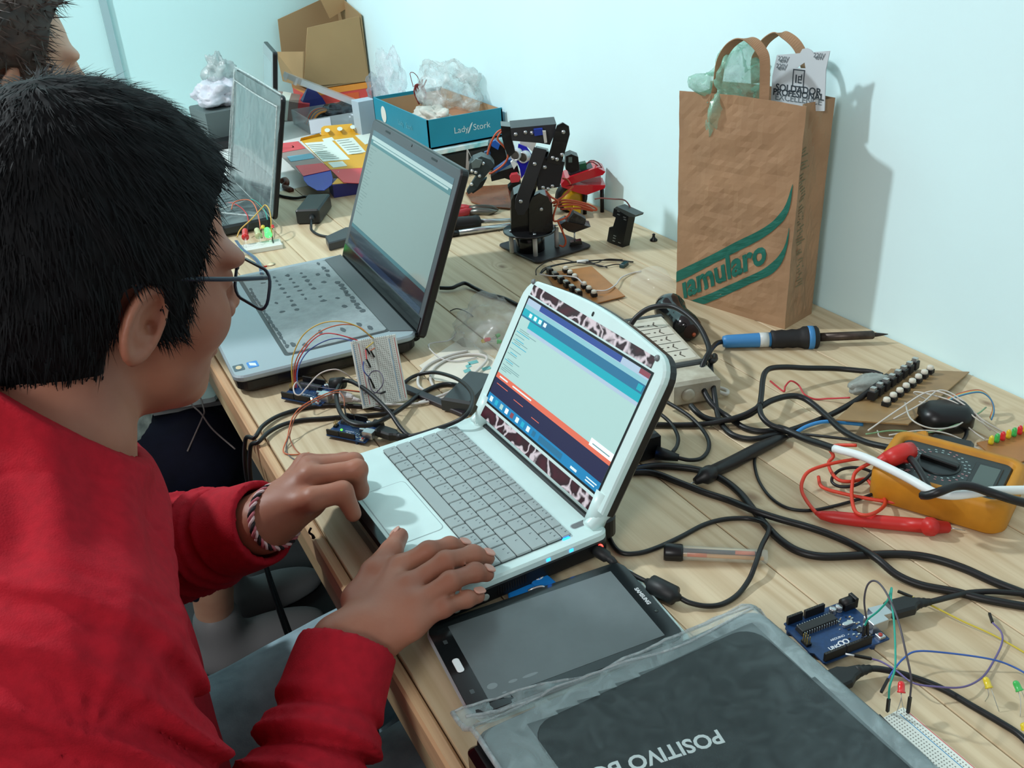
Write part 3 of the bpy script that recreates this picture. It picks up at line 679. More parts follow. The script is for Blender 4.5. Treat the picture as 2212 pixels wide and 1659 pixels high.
jumper('orange jumper wire curving from the propped breadboard to the bench edge', [(832, 848, .016), (806, 851, .018), (770, 845, .024), (730, 843, .028), (690, 857, .03), (652, 878, .026), (633, 900, .02), (625, 925, .014), (621, 945, .008), (612, 970, .003), (617, 980, .0015), (640, 982, .0015), (668, 978, .0015)], (206, 104, 62), h0=True, h1=False)
jumper('brown jumper wire beside the orange one at the bench edge', [(748, 905, .016), (744, 878, .024), (742, 858, .03), (728, 848, .028), (690, 862, .028), (654, 883, .024), (636, 905, .018), (628, 930, .010), (626, 945, .004), (634, 965, .0015), (648, 980, .0015), (665, 990, .0015)], (160, 92, 62), h1=False)
jumper('grey jumper wire hanging beside the fist at the bench edge', [(624, 942, .006), (619, 960, .002), (620, 978, .001), (634, 991, .001), (660, 1000, .001)], (96, 92, 96), h0=False, h1=False)
# wires of the far breadboard
jumper('yellow and orange jumper wire peaking over the far breadboard', [(512, 512, .02), (520, 495, .03), (545, 472, .045), (565, 450, .055), (573, 443, .058), (581, 452, .055), (585, 470, .045), (586, 490, .03), (588, 512, .012), (590, 525, .009)], (200, 164, 76), h0=False, r=0.0012)
jumper('orange jumper wire arching behind the far breadboard lights', [(500, 452, .03), (505, 438, .036), (522, 432, .042), (540, 433, .044), (552, 447, .042), (560, 475, .034), (563, 497, .024), (566, 515, .009)], (206, 112, 76), h0=False, r=0.0011)
jumper('red jumper wire dropping behind the far red light', [(484, 440, .02), (500, 438, .025), (520, 448, .03), (533, 463, .03), (537, 478, .026), (534, 505, .009)], (190, 52, 56), h0=False, r=0.0011)
jumper('teal jumper wire behind the lit green light', [(542, 430, .03), (556, 437, .036), (572, 455, .036), (578, 475, .03), (582, 500, .009)], (50, 150, 136), h0=False, r=0.0011)
for k, (c, lab) in enumerate((((64, 96, 130), 'blue grey'), ((84, 88, 104), 'slate'), ((70, 120, 140), 'teal grey'))):
    jumper('%s wire strand bending down from the far breadboard to the silver laptop' % lab, [(508+2*k, 520, .012), (522+2*k, 538, .014), (545+3*k, 555, .014), (558+3*k, 572, .012), (563+3*k, 592, .033)], c, h0=False, h1=False, r=0.0012)
# ================================================================ tablet, memory stick, wrapped laptop, plugs
# ---- tablet
th = -0.0782; ca, sa = math.cos(th), math.sin(th)
TBo = (0.0428, 0.5969)
Mt = Matrix.Translation(W(TBo[0]+ca*0.08+sa*(-0.047)*-1*-1, 0, 0))
cx = TBo[0]+ca*0.080-sa*(-0.047); cy = TBo[1]+sa*0.080+ca*(-0.047)
slab = MB(); Ms_ = Matrix.Translation(W(cx+0.0085, cy-0.0005, 0)) @ Matrix.Rotation(th-0.01, 4, 'Z')
t = thing('tablet_case', 'white slab lying under the black-faced tablet, its right rim showing', 'case', Ms_)
MB().rbox(0, 0, 0.196, 0.116, 0.012, 0, 0.006, 0.0015).build('case_body', m_white, t)
tb = thing('tablet', 'black-faced tablet with a blank grey screen and a white home key', 'tablet', Matrix.Translation(W(cx+0.003, cy, 0.006)) @ Matrix.Rotation(th, 4, 'Z'))
MB().rbox(-0.001, 0, 0.1965, 0.1165, 0.013, 0, 0.0075, 0.003).build('rim', mat('tablet_rim', (178, 186, 190), 0.3, 0.3), tb)
MB().rbox(-0.001, 0, 0.1935, 0.1135, 0.0115, 0.0070, 0.0079, 0.0003).build('front_glass', mat('tablet_glass', (22, 27, 29), 0.12), tb)
MB().rbox(-0.0, 0, 0.160, 0.0940, 0.0005, 0.0078, 0.0081, 0.0).build('screen', mat('tablet_screen', (98, 108, 110), 0.28, noise=(60, 0.05)), tb)
MB().rbox(-0.0885, -0.0005, 0.0062, 0.0165, 0.0025, 0.0079, 0.0089, 0.0004).build('home_key', mat('home_key_white', (240, 246, 248), 0.3), tb)
text('SAMSUNG', 0.0052, Matrix.Translation((0.0885, 0.004, 0.0080)) @ Matrix.Rotation(math.radians(-90), 4, 'Z'), mat('tablet_print', (190, 196, 198), 0.4), tb, bold=0.0002)
MB().rbox(0.0885, 0.004, 0.0030, 0.020, 0.001, 0.0078, 0.00805).build('earpiece', mat('earpiece_dark', (60, 64, 66), 0.5), tb)
MB().cyl((0.0895, -0.018, 0.0079), (0.0895, -0.018, 0.0083), 0.0018, n=14).build('front_camera', mat('camera_dark', (50, 60, 58), 0.1), tb)
for y in (0.030, -0.032):
    MB().rbox(-0.0885, y, 0.0035, 0.0045, 0.0005, 0.0078, 0.00805).build('touch_key_mark', mat('tablet_print2', (70, 78, 80), 0.4), tb)
b = MB()
for (x, y, rx, ry) in ((-0.072, -0.034, 0.0045, 0.0032), (-0.055, -0.0365, 0.004, 0.0016), (-0.040, -0.037, 0.007, 0.0016), (-0.066, -0.0445, 0.002, 0.0008)):
    b.prism([(x+rx*math.cos(k*math.pi/8), y+ry*math.sin(k*math.pi/8)) for k in range(16)], 0.0080, 0.00822)
o = b.build('smudge_marks', mat('smudge', (128, 140, 142), 0.4), tb); o['kind'] = 'stuff'
# ---- memory stick
a, b_ = P(1146, 1245, .008), P(1180, 1275, .008)
d = Vector((b_.x-a.x, b_.y-a.y, 0)).normalized()
Mu = frame(P(1160, 1250, .006)-Vector((0, 0, 0.004)), d)
m_usb = mat('blue_plastic', (22, 116, 190), 0.35)
us = thing('memory_stick', 'blue memory stick with a round white emblem, plugged in the netbook side', 'memory stick', Mu)
MB().prism(rrect(0.040, 0.0185, 0.009, 8, 0.009, 0), 0.0, 0.008, 0.0015).build('body', m_usb, us)
MB().box(-0.019, -0.011, -0.006, 0.006, 0.0018, 0.0062).build('metal_plug', m_silver, us)
rd = Matrix.Translation((0.001, 0.0, 0.0081)) @ Matrix.Rotation(math.radians(115), 4, 'Z')
MB().prism([(0.0058*math.cos(k*math.pi/12), 0.0058*math.sin(k*math.pi/12)) for k in range(24)], 0, 0.0003, M=rd).build('emblem_disc', m_silk, us)
text('hp', 0.0100, Matrix.Translation((0.001, 0.0005, 0.0086)) @ (Mu.inverted().to_3x3().to_4x4()) @ Matrix.Rotation(math.radians(-16), 4, 'Z'), m_usb, us, bold=0.0002, shear=0.25)
o = MB(); q = [P(1141, 1276, .011), P(1150, 1272, .013), P(1162, 1268, .014), P(1172, 1267, .014), P(1178, 1270, .012)]
o.tube(spline(q, 6), 0.0012, 6); o.build('chain', m_silver, us, True)
Mu2 = frame(P(1128, 1283, .004)-Vector((0, 0, 0.004)), (0.75, -0.3, 0))
c2 = thing('blue_cap', 'blue cap lying beside the blue memory stick, half under the tablet', 'cap', Mu2)
MB().prism(rrect(0.026, 0.017, 0.004, 4), 0.0, 0.008, 0.0012).build('cap_body', m_usb, c2)
# ---- closed dark laptop in a plastic sleeve
Mw = Matrix.Translation(W(0.139, 0.3685, 0)) @ Matrix.Rotation(math.radians(-0.5), 4, 'Z')
wl = thing('wrapped_laptop', 'closed dark netbook in a cloudy plastic sleeve at the bottom of the view', 'laptop', Mw)
MB().rbox(0, 0, 0.268, 0.200, 0.016, 0.002, 0.030, 0.005).build('body', m_black, wl)
MB().rbox(0, -0.002, 0.262, 0.194, 0.016, 0.0285, 0.0335, 0.0025).build('lid', mat('lid_grey_rim', (96, 110, 112), 0.5), wl)
MB().rbox(0.008, -0.019, 0.208, 0.196, 0.020, 0.0330, 0.0345, 0.0006).build('lid_panel', mat('lid_charcoal', (27, 38, 40), 0.55, noise=(90, 0.12)), wl)
MB().rbox(-0.1335, 0.062, 0.016, 0.060, 0.006, 0.004, 0.029, 0.005).build('handle', m_gloss, wl)
tp = Mw.inverted() @ P(1560, 1587, .0345); tq = Mw.inverted() @ P(1366, 1648, .0345)
ang = math.atan2(tq.y-tp.y, tq.x-tp.x)
text('POSITIVO BGH', 0.0168, Matrix.Translation((tp.x-0.0005, tp.y, 0.0346)) @ Matrix.Rotation(ang, 4, 'Z') @ Matrix.Translation((0, 0.0, 0)), mat('logo_silver', (206, 222, 222), 0.4), wl, bold=0.0004, align='LEFT')
# sleeve: a flattened bag a little bigger than the laptop, pulled and creased; margins sag down to the table
def bumpy(nx, ny, x0, x1, y0, y1, zf, seed=1):
    vs, fs = [], []
    for j in range(ny+1):
        for i in range(nx+1):
            x = x0+(x1-x0)*i/nx; y = y0+(y1-y0)*j/ny
            vs.append(zf(x, y))
    for j in range(ny):
        for i in range(nx):
            k = j*(nx+1)+i; fs.append((k, k+1, k+nx+2, k+nx+1))
    return vs, fs
from mathutils import noise as mnoise
def fbm(x, y, s, seed): return mnoise.fractal(Vector((x*s+seed*7.1, y*s, seed)), 0.9, 2.0, 4)
c_tl = Mw.inverted() @ P(985, 1527, .020); c_tr = Mw.inverted() @ P(1652, 1320, .014); c_br = Mw.inverted() @ P(1935, 1660, .010)
def sleeve_pt(u, v, top=True):
    # u 0..1 left to right, v 0..1 far to near
    xl = -0.1335+0.004*v; xr = c_tr.x-0.004-0.010*v*0.6
    yt = c_tl.y+(c_tr.y-c_tl.y)*u + 0.004*math.sin(u*9) - 0.006*math.sin(math.pi*u); yb = -0.112
    x = xl+(xr-xl)*u; y = yt+(yb-yt)*v
    dx = max(0, abs(x+0.002)-0.128); dy = max(0, y-0.094)
    dd = math.hypot(dx, dy)
    hgt = 0.0362
    edge = min(1.0, dd/0.022)
    z = hgt*(1-edge**1.3)+0.0145*edge**1.3 if dy >= dx*0.5 else hgt*(1-edge)+0.006*edge
    am = 0.0006+0.0042*min(1, dd/0.012)
    n = fbm(x, y*0.45, 46, 3) if dd > 0 else 0.25*fbm(x, y*0.45, 46, 3)
    z += am*n*0.7+ (0.0012*abs(fbm(x*0.5, y, 90, 5)) if dd > 0 else 0)
    if not top: z = min(z-0.0008, 0.0012) if dd <= 0.004 else z-0.0012
    return (x, y, max(z, 0.0008))
nx, ny = 90, 60
vs = [sleeve_pt(i/nx, (j/ny)**1.0) for j in range(ny+1) for i in range(nx+1)]
fs = [(j*(nx+1)+i, j*(nx+1)+i+1, (j+1)*(nx+1)+i+1, (j+1)*(nx+1)+i) for j in range(ny) for i in range(nx)]
b = MB().add(vs, fs, 0, True)
ob = b.build('plastic_sleeve', [film('cloudy_film', (164, 184, 186), 0.40, 0.38, 30, 0.2, 0.5), film('clinging_film', (150, 172, 174), 0.07, 0.5, 60, 0.04, 0.1)], wl)
for k_, p_ in enumerate(ob.data.polygons):
    c_ = p_.center
    if abs(c_.x-0.008) < 0.1045 and c_.y < 0.0785: p_.material_index = 1
# rolled, denser rims of the sleeve
for pts, r in (([sleeve_pt(k/30, 0) for k in range(31)], 0.0011), ([sleeve_pt(0.004, k/20) for k in range(21)], 0.0022), ([sleeve_pt(1, k/20) for k in range(21)], 0.0010)):
    MB().tube([(x, y, z+0.0006) for x, y, z in pts], r, 6).build('sleeve_hem', film('cloudy_hem', (186, 196, 198), 0.5, 0.4, 60, 0.25, 0.4), wl)
for k, (v, r) in enumerate(((0.035, 0.0014), (0.075, 0.0011))):
    pts = [sleeve_pt(0.03+0.94*i/40, v+0.02*math.sin(i*0.2+k*2)) for i in range(41)]
    MB().tube([(x, y, z+0.0005) for x, y, z in pts], r, 6).build('sleeve_fold', film('cloudy_hem', (186, 196, 198), 0.5), wl)
# ---- usb plugs with cables
def usb_plug(t, a, b_, w_, h_, m, tip=None, tipw=0.012, name='plug_body', up=(0, 0, 1)):
    d = (b_-a); L_ = d.length; Mq = MW[t.name].inverted() @ frame(a, d, up)
    MB().prism([(0, -w_*0.42), (L_*0.12, -w_*0.5), (L_*0.72, -w_*0.5), (L_*0.86, -w_*0.3), (L_, -w_*0.22), (L_, w_*0.22), (L_*0.86, w_*0.3), (L_*0.72, w_*0.5), (L_*0.12, w_*0.5), (0, w_*0.42)], -h_/2, h_/2, h_*0.18, M=Mq).build(name, m, t)
    if tip: MB().box(-tip, 0.002, -tipw/2, tipw/2, -h_*0.3, h_*0.3, M=Mq).build('metal_tip', m_silver, t)
m_cab = mat('black_cable', (20, 21, 23), 0.42); m_cab2 = mat('black_plug', (26, 29, 30), 0.5)
def usb_cable(name, label, plug, pts, r=0.0023, w_=0.016, h_=0.0085, tip=None, tipw=0.012, m=None, mp=None, relief=True, plug2=None):
    q = [P(*p) if not isinstance(p, Vector) else p for p in pts]
    a, b_ = [P(*p) if not isinstance(p, Vector) else p for p in plug]
    t = thing(name, label, 'cable', q[len(q)//2])
    MB().tube(spline([b_]+q, 8), r, 9).build('cord', m or m_cab, t, True)
    usb_plug(t, a, b_, w_, h_, mp or m_cab2, tip, tipw)
    if relief:
        d = (q[0]-b_).normalized()
        MB().tube([b_-d*0.002, b_+d*0.003, b_+d*0.004, b_+d*0.007, b_+d*0.008, b_+d*0.012], [r*1.9, r*1.8, r*1.5, r*1.6, r*1.3, r*1.2], 10).build('strain_relief', mp or m_cab2, t, True)
    if plug2: usb_plug(t, P(*plug2[0]), P(*plug2[1]), w_, h_, mp or m_cab2, tip, tipw)
    return t
usb_cable('usb_cable', 'thick black cable with a flat plug running from the wrapped laptop to the right edge', [(1748, 1494, .010), (1853, 1450, .010)], [(1875, 1445, .009), (1905, 1446, .007), (1960, 1459, .004), (2030, 1485, .0025), (2100, 1525, .0025), (2160, 1560, .0025), (2205, 1590, .0025), (2250, 1640, .0025)], 0.0026, 0.019, 0.0085)
usb_cable('usb_cable', 'black cable plugged into the right-hand blue board and leading off to the right', [(1918, 1320, .0115), (1982, 1303, .011)], [(2010, 1300, .010), (2050, 1290, .007), (2090, 1281, .0045), (2140, 1278, .0045), (2190, 1281, .0045), (2260, 1288, .0045)], 0.0026, 0.017, 0.0105, 0.016, 0.012)
usb_cable('usb_cable', 'black cable with a square plug in the green-lit board, looping behind the netbook', [(816, 929, .010), (862, 944, .011)], [(880, 943, .012), (905, 938, .018), (940, 927, .03), (975, 915, .042), (1005, 898, .05), (1020, 872, .052), (1017, 845, .045), (990, 820, .03), (950, 806, .015), (920, 806, .008), (890, 815, .004), (860, 838, .003)], 0.0025, 0.015, 0.0105)
usb_cable('usb_cable', 'white cable with a grey square plug in the red-lit board', [(722, 852, .011), (764, 862, .011)], [(775, 865, .011), (800, 870, .009), (840, 874, .006), (900, 872, .004), (950, 862, .003), (1000, 845, .003), (1040, 832, .003), (1090, 815, .003)], 0.0017, 0.013, 0.010, m=mat('white_cable', (206, 202, 196), 0.45), mp=mat('grey_white_plug', (196, 194, 192), 0.45))
# ================================================================ other laptops
m_film = film('keyboard_film', (150, 166, 168), 0.75, 0.5, 90, 0.2, 0.3)
m_dgrey = mat('dark_grey_plastic', (58, 66, 68), 0.4)
def lap_mats(): return m_black
# ---- silver laptop in the middle
th = -1.6186
ax = Vector((math.cos(th), math.sin(th), 0)); nb = Vector((-math.sin(th), math.cos(th), 0)); o_ = W(0.2698, 1.5102, 0)
M2 = Matrix(((ax.x, nb.x, 0, o_.x), (ax.y, nb.y, 0, o_.y), (0, 0, 1, TZ), (0, 0, 0, 1)))
l2 = thing('laptop', 'open silver laptop with a film-covered keyboard and a pale editor on its glossy screen', 'laptop', M2)
Wd = 0.376
b = MB(); b.prism(rrect(Wd-0.006, 0.250, 0.018, 5, Wd/2, -0.128), 0.004, 0.023, 0.004)
for x in (0.03, Wd-0.03):
    for y in (-0.23, -0.03): b.cyl((x, y, 0), (x, y, 0.006), 0.008, n=10)
b.build('base', m_black, l2)
MB().prism(rrect(Wd, 0.254, 0.016, 6, Wd/2, -0.129), 0.021, 0.0305, 0.0025).build('palm_rest', mat('silver_deck', (158, 172, 178), 0.38, 0.25), l2)
MB().prism([(0.012, -0.034), (Wd-0.028, -0.034), (Wd-0.012, -0.004), (0.004, -0.004)], 0.029, 0.0315, 0.0006).build('hinge_panel', mat('hinge_grey', (84, 90, 92), 0.4), l2)
MB().prism(rrect(0.333, 0.150, 0.006, 4, 0.180, -0.107), 0.0295, 0.0311, 0.0003).build('keyboard_tray', mat('tray_dark', (66, 74, 76), 0.5), l2)
MB().prism(rrect(0.326, 0.141, 0.006, 4, 0.180, -0.106), 0.0305, 0.0324, 0.0006).build('keyboard_film', mat('cloudy_key_film', (150, 162, 164), 0.4, noise=(60, 0.12), bump=(120, 0.4, 0.002)), l2)
b = MB(); rnd = random.Random(9)
def blot(cx, cy, w_, d_):
    n = 7; b.prism([(cx+w_*0.5*math.cos(k*2*math.pi/n)*rnd.uniform(0.6, 1.15), cy+d_*0.5*math.sin(k*2*math.pi/n)*rnd.uniform(0.55, 1.2)) for k in range(n)], 0.0322, 0.0327)
for r in range(5):
    for c in range(9):
        if rnd.random() < (0.92 if 1 <= r <= 3 and c < 7 else 0.4): blot(0.045+c*0.019+r*0.004+0.016*(r == 4), -0.150+r*0.0215, 0.013*rnd.uniform(0.5, 1.05), 0.012*rnd.uniform(0.4, 1))
for k in range(10): blot(0.13+k*0.0145, -0.046+rnd.uniform(-.002, .002), 0.017, 0.010)
for k in range(16): blot(0.08+k*0.016, -0.173+rnd.uniform(-.001, .001), 0.020, 0.006)
for x, y in ((0.03, -0.05), (0.055, -0.048), (0.07, -0.046), (0.09, -0.05), (0.30, -0.12), (0.31, -0.09), (0.325, -0.055), (0.305, -0.065), (0.33, -0.15), (0.32, -0.165)): blot(x, y, 0.018, 0.008)
o = b.build('bare_patches', mat('key_showing', (72, 82, 86), 0.55), l2); o['kind'] = 'stuff'
for (x, y, c, nm) in ((0.3475, -0.226, (60, 130, 200), 'blue_sticker'), (0.3475, -0.2445, (70, 88, 96), 'grey_sticker')):
    s_ = MB().prism(rrect(0.019, 0.014, 0.002, 3, x, y), 0.0304, 0.0309).build('sticker', mat(nm, c, 0.3), l2)
    if nm == 'blue_sticker':
        MB().prism([(x-.007, y-.004), (x+.002, y-.004), (x+.007, y+.004), (x-.002, y+.004)], 0.0308, 0.0311).build('sticker_band', mat('sticker_white', (214, 226, 236), 0.4), s_)
    else:
        MB().prism([(x+0.0055*math.cos(k*math.pi/8), y+0.004*math.sin(k*math.pi/8)) for k in range(16)], 0.0308, 0.0311).build('sticker_ring', mat('sticker_tan', (204, 186, 148), 0.4), s_)
LM2 = Matrix.Translation((0, 0, 0.0254)) @ Matrix.Rotation(1.1983, 4, 'X')
LH = 0.2369
MB().prism(rrect(Wd, LH+0.004, 0.008, 4, Wd/2, LH/2-0.002), -0.010, 0.002, 0.002, M=LM2).build('lid', m_black, l2)
MB().prism(rrect(Wd-0.004, LH-0.004, 0.007, 4, Wd/2, LH/2), 0.0, 0.0026, 0.0006, M=LM2).build('bezel', mat('bezel_grey', (74, 78, 82), 0.3), l2)
MB().box(0.006, Wd-0.006, -0.001, 0.0255, 0.002, 0.0036, M=LM2, bev=0.0004).build('glossy_strip', m_gloss, l2)
MB().cyl(LM2 @ Vector((0.02, -0.006, -0.002)), LM2 @ Vector((Wd-0.02, -0.006, -0.002)), 0.009, n=14).build('hinge', m_black, l2)
SX0, SY0, SW2, SH2 = 0.0155, 0.027, 0.3448, 0.1935
def s2(b, u0, u1, v0, v1, mi, lay):
    z = 0.0028+lay*0.00012; x0, x1, y0, y1 = SX0+u0*SW2, SX0+u1*SW2, SY0+v0*SH2, SY0+v1*SH2
    b.quad((x0, y0, z), (x1, y0, z), (x1, y1, z), (x0, y1, z), mi, LM2)
gcol = [(112, 130, 126), (64, 88, 98), (42, 84, 92), (18, 24, 38), (150, 170, 168), (96, 114, 112), (34, 46, 66), (60, 100, 104)]
gm = []
for i, c in enumerate(gcol):
    k = mat('glossy_screen_%d' % i, c, 0.08, emit=0.42, coat=0.3); gm.append(k)
b = MB(); s2(b, 0, 1, 0, 1, 0, 0); s2(b, 0, 1, 0.955, 1, 1, 1); s2(b, 0, 1, 0.925, 0.955, 4, 1); s2(b, 0, 1, 0.88, 0.925, 7, 1); s2(b, 0.03, 0.97, 0.905, 0.92, 4, 2)
s2(b, 0, 1, 0.0, 0.195, 3, 1); s2(b, 0, 1, 0.165, 0.195, 2, 2); s2(b, 0, 1, 0, 0.05, 6, 2)
for k in range(22):
    l = rnd.uniform(0.02, 0.10); s2(b, 0.01, 0.01+l, 0.85-k*0.026, 0.856-k*0.026, 5, 1)
b.build('screen', gm, l2)
MB().cyl(LM2 @ Vector((Wd*0.5, LH-0.007, 0.0022)), LM2 @ Vector((Wd*0.5, LH-0.007, 0.0030)), 0.0022, n=12).build('webcam', m_gloss, l2)
for x in (0.08, 0.28): MB().rbox(x, LH-0.008, 0.022, 0.003, 0.001, 0.0024, 0.0030, M=LM2).build('bezel_pad', m_black, l2)
# optical drive slot and vents on the near side
b = MB(); b.box(Wd-0.0035, Wd-0.0022, -0.20, -0.07, 0.010, 0.0185); b.build('disc_drive', mat('drive_black', (24, 22, 24), 0.25), l2)
# ---- far laptop wrapped in cling film
th = -1.5856
ax = Vector((math.cos(th), math.sin(th), 0)); nb = Vector((-math.sin(th), math.cos(th), 0)); o_ = W(0.2381, 2.1989, 0)
M3 = Matrix(((ax.x, nb.x, 0, o_.x), (ax.y, nb.y, 0, o_.y), (0, 0, 1, TZ), (0, 0, 0, 1)))
l3 = thing('laptop', 'open black laptop wrapped in clear film, blank grey screen, behind the narrow breadboard', 'laptop', M3)
W3, H3 = 0.3811, 0.2362
LM3 = Matrix.Translation((0, 0, 0.015)) @ Matrix.Rotation(1.3275, 4, 'X')
MB().prism(rrect(W3, 0.235, 0.012, 5, W3/2, -0.12), 0.003, 0.022, 0.004).build('base', mat('base_dark', (40, 48, 50), 0.35), l3)
b = MB()
for r in range(5):
    for c in range(14): b.rbox(0.045+c*0.0195+r*0.003, -0.125+r*0.019, 0.016, 0.015, 0.002, 0.0215, 0.0235, n=2)
o = b.build('keys', mat('keys_slate', (66, 80, 82), 0.45), l3); o['kind'] = 'stuff'
MB().rbox(W3*0.45, -0.19, 0.09, 0.05, 0.004, 0.0215, 0.0226).build('touchpad', mat('pad_dark', (52, 60, 62), 0.3), l3)
MB().prism(rrect(W3, H3, 0.010, 4, W3/2, H3/2), -0.009, 0.0, 0.002, M=LM3).build('lid', m_black, l3)
MB().prism(rrect(W3-0.004, H3-0.004, 0.010, 4, W3/2, H3/2), -0.001, 0.0016, 0.0004, M=LM3).build('bezel', mat('bezel_film', (84, 98, 98), 0.25), l3)
MB().box(0.022, W3-0.022, 0.026, H3-0.026, 0.0012, 0.0020, M=LM3).build('screen', mat('screen_off', (88, 100, 100), 0.10, coat=0.4), l3)  # switched off; the grey is the mirrored wall painted into its colour
MB().box(0.022, W3-0.022, 0.026, 0.080, 0.0018, 0.00225, M=LM3).build('screen_lower', mat('screen_dark_part', (50, 56, 60), 0.12, coat=0.4), l3)
fm = film('cling_film', (190, 208, 206), 0.16, 0.25, 24, 0.14, 0.6)
b = MB(); vs, fs = [], []
for j in range(17):
    for i in range(25):
        u, v = i/24, j/16; e = max(abs(u-0.5)*2, abs(v-0.5)*2)
        vs.append((-0.004+u*(W3+0.008), -0.002+v*(H3+0.010), 0.003+0.002*fbm(u*3, v*3, 3, 4)*(1 if e > 0.8 else 0.3)))
fs = [(j*25+i, j*25+i+1, (j+1)*25+i+1, (j+1)*25+i) for j in range(16) for i in range(24)]
b.add(vs, fs, 0, True, LM3)
vs = [(-0.004+i/24*(W3+0.008), -0.242+j/10*0.238, 0.0255+0.003*fbm(i/8, j/5, 3, 9)) for j in range(11) for i in range(25)]
fs2 = [(j*25+i, j*25+i+1, (j+1)*25+i+1, (j+1)*25+i) for j in range(10) for i in range(24)]
b.add(vs, fs2, 0, True); b.build('cling_film', fm, l3)
fh = film('cling_hem', (206, 220, 218), 0.55, 0.3, 60, 0.2, 0.4)
for pts in ([(0.012, 0.015, 0.004), (0.016, H3*0.5, 0.004), (0.012, H3-0.018, 0.004)], [(0.01, H3-0.022, 0.004), (W3*0.5, H3-0.024, 0.004), (W3-0.012, H3-0.022, 0.004)], [(0.0, H3+0.004, 0.002), (W3*0.4, H3+0.005, 0.002), (W3, H3+0.003, 0.002)], [(W3-0.014, H3-0.02, 0.004), (W3-0.010, H3*0.5, 0.004), (W3-0.012, 0.012, 0.004)], [(-0.003, 0.0, 0.004), (-0.003, H3*0.5, 0.004), (0.0, H3, 0.002)]):
    MB().tube([LM3 @ p for p in spline(pts, 6)], 0.0017, 6).build('film_fold', fh, l3)
for pts in ([(0.06, -0.235, 0.027), (0.12, -0.13, 0.028), (0.10, -0.01, 0.026)], [(0.25, -0.02, 0.026), (0.30, -0.10, 0.028), (0.37, -0.16, 0.026)], [(0.2, -0.23, 0.027), (0.27, -0.12, 0.028), (0.37, -0.03, 0.027)]):
    MB().tube(spline(pts, 6), 0.0016, 6).build('film_fold', fh, l3)
# ---- thin netbook behind it
TLq, TRq = P(569, 88, .225), P(590, 114, .222)
ax = (TRq-TLq); ax.z = 0; wd4 = ax.length; ax.normalize(); nb = Vector((-ax.y, ax.x, 0)); hb = TLq-nb*0.035; hb.z = TZ
M4 = Matrix(((ax.x, nb.x, 0, hb.x), (ax.y, nb.y, 0, hb.y), (0, 0, 1, TZ), (0, 0, 0, 1)))
l4 = thing('laptop', 'narrow sliver of an open laptop screen seen almost edge-on at the far table', 'laptop', M4)
LM4 = Matrix.Translation((0, 0, 0.016)) @ Matrix.Rotation(math.radians(80.5), 4, 'X')
MB().prism(rrect(wd4, 0.18, 0.01, 4, wd4/2, -0.09), 0.002, 0.02, 0.003).build('base', m_black, l4)
MB().prism(rrect(wd4, 0.211, 0.008, 4, wd4/2, 0.1055), -0.012, 0.0, 0.002, M=LM4).build('lid', m_black, l4)
MB().prism(rrect(wd4-0.004, 0.206, 0.008, 4, wd4/2, 0.1055), -0.001, 0.001, M=LM4).build('bezel', mat('bezel_pale', (150, 164, 166), 0.3), l4)
MB().box(0.014, wd4-0.02, 0.02, 0.182, 0.0006, 0.0014, M=LM4).build('screen', mat('screen_off2', (150, 166, 170), 0.12, coat=0.4), l4)
# ================================================================ soldering iron
a, b_ = P(1560, 738, .010), P(1915, 722, .013)
ax_ = (b_-a); L_ = ax_.length; Mi = frame(a, ax_)
si = thing('soldering_iron', 'blue and black soldering iron lying across the planks, tip touching the white wall', 'soldering iron', Mi)
m_blue = mat('light_blue_plastic', (62, 132, 190), 0.4)
RX = Matrix.Rotation(math.radians(90), 4, 'Y')
def lat(prof, m, nm, par, Mx=None, n=24):
    return MB().lathe([(r, z) for r, z in prof], n, 0, Mx or RX).build(nm, m, par)
f_ = lambda px: (px-1560)/(1915-1560)*L_*1.0
def fp(px):                              # position along the iron for an image column
    d = ray(px, 730); n_ = Vector((0, 0, 1)); q = P(px, 738-(px-1560)*0.045, .012); return (q-a).dot(ax_.normalized())
lat([(0.004, 0), (0.0075, 0.001), (0.0088, 0.006), (0.0098, fp(1640)), (0.0098, fp(1670))], m_blue, 'handle_tail', si)
lat([(0.0101, fp(1641)), (0.0101, fp(1660))], mat('worn_label', (200, 206, 204), 0.4), 'label_band', si)
lat([(0.0100, fp(1665)), (0.0126, fp(1668)), (0.0118, fp(1676)), (0.0128, fp(1690)), (0.0118, fp(1700)), (0.0130, fp(1712)), (0.0122, fp(1722)), (0.0135, fp(1730)), (0.0158, fp(1736)), (0.0158, fp(1763)), (0.0135, fp(1767)), (0.006, fp(1768))], mat('grip_rubber', (24, 24, 26), 0.6), 'grip', si)
lat([(0.0161, fp(1744)), (0.0163, fp(1748)), (0.0161, fp(1756))], m_blue, 'grip_ring', si)
lat([(0.0058, fp(1766)), (0.0058, fp(1884)), (0.0045, fp(1887))], mat('burnt_steel', (92, 82, 76), 0.4, 0.7, noise=(60, 0.5, (60, 52, 48))), 'barrel', si)
lat([(0.0030, fp(1884)), (0.0028, fp(1893)), (0.0018, fp(1905)), (0.0005, fp(1917))], mat('tip_dark', (58, 54, 52), 0.5, 0.5), 'tip', si)
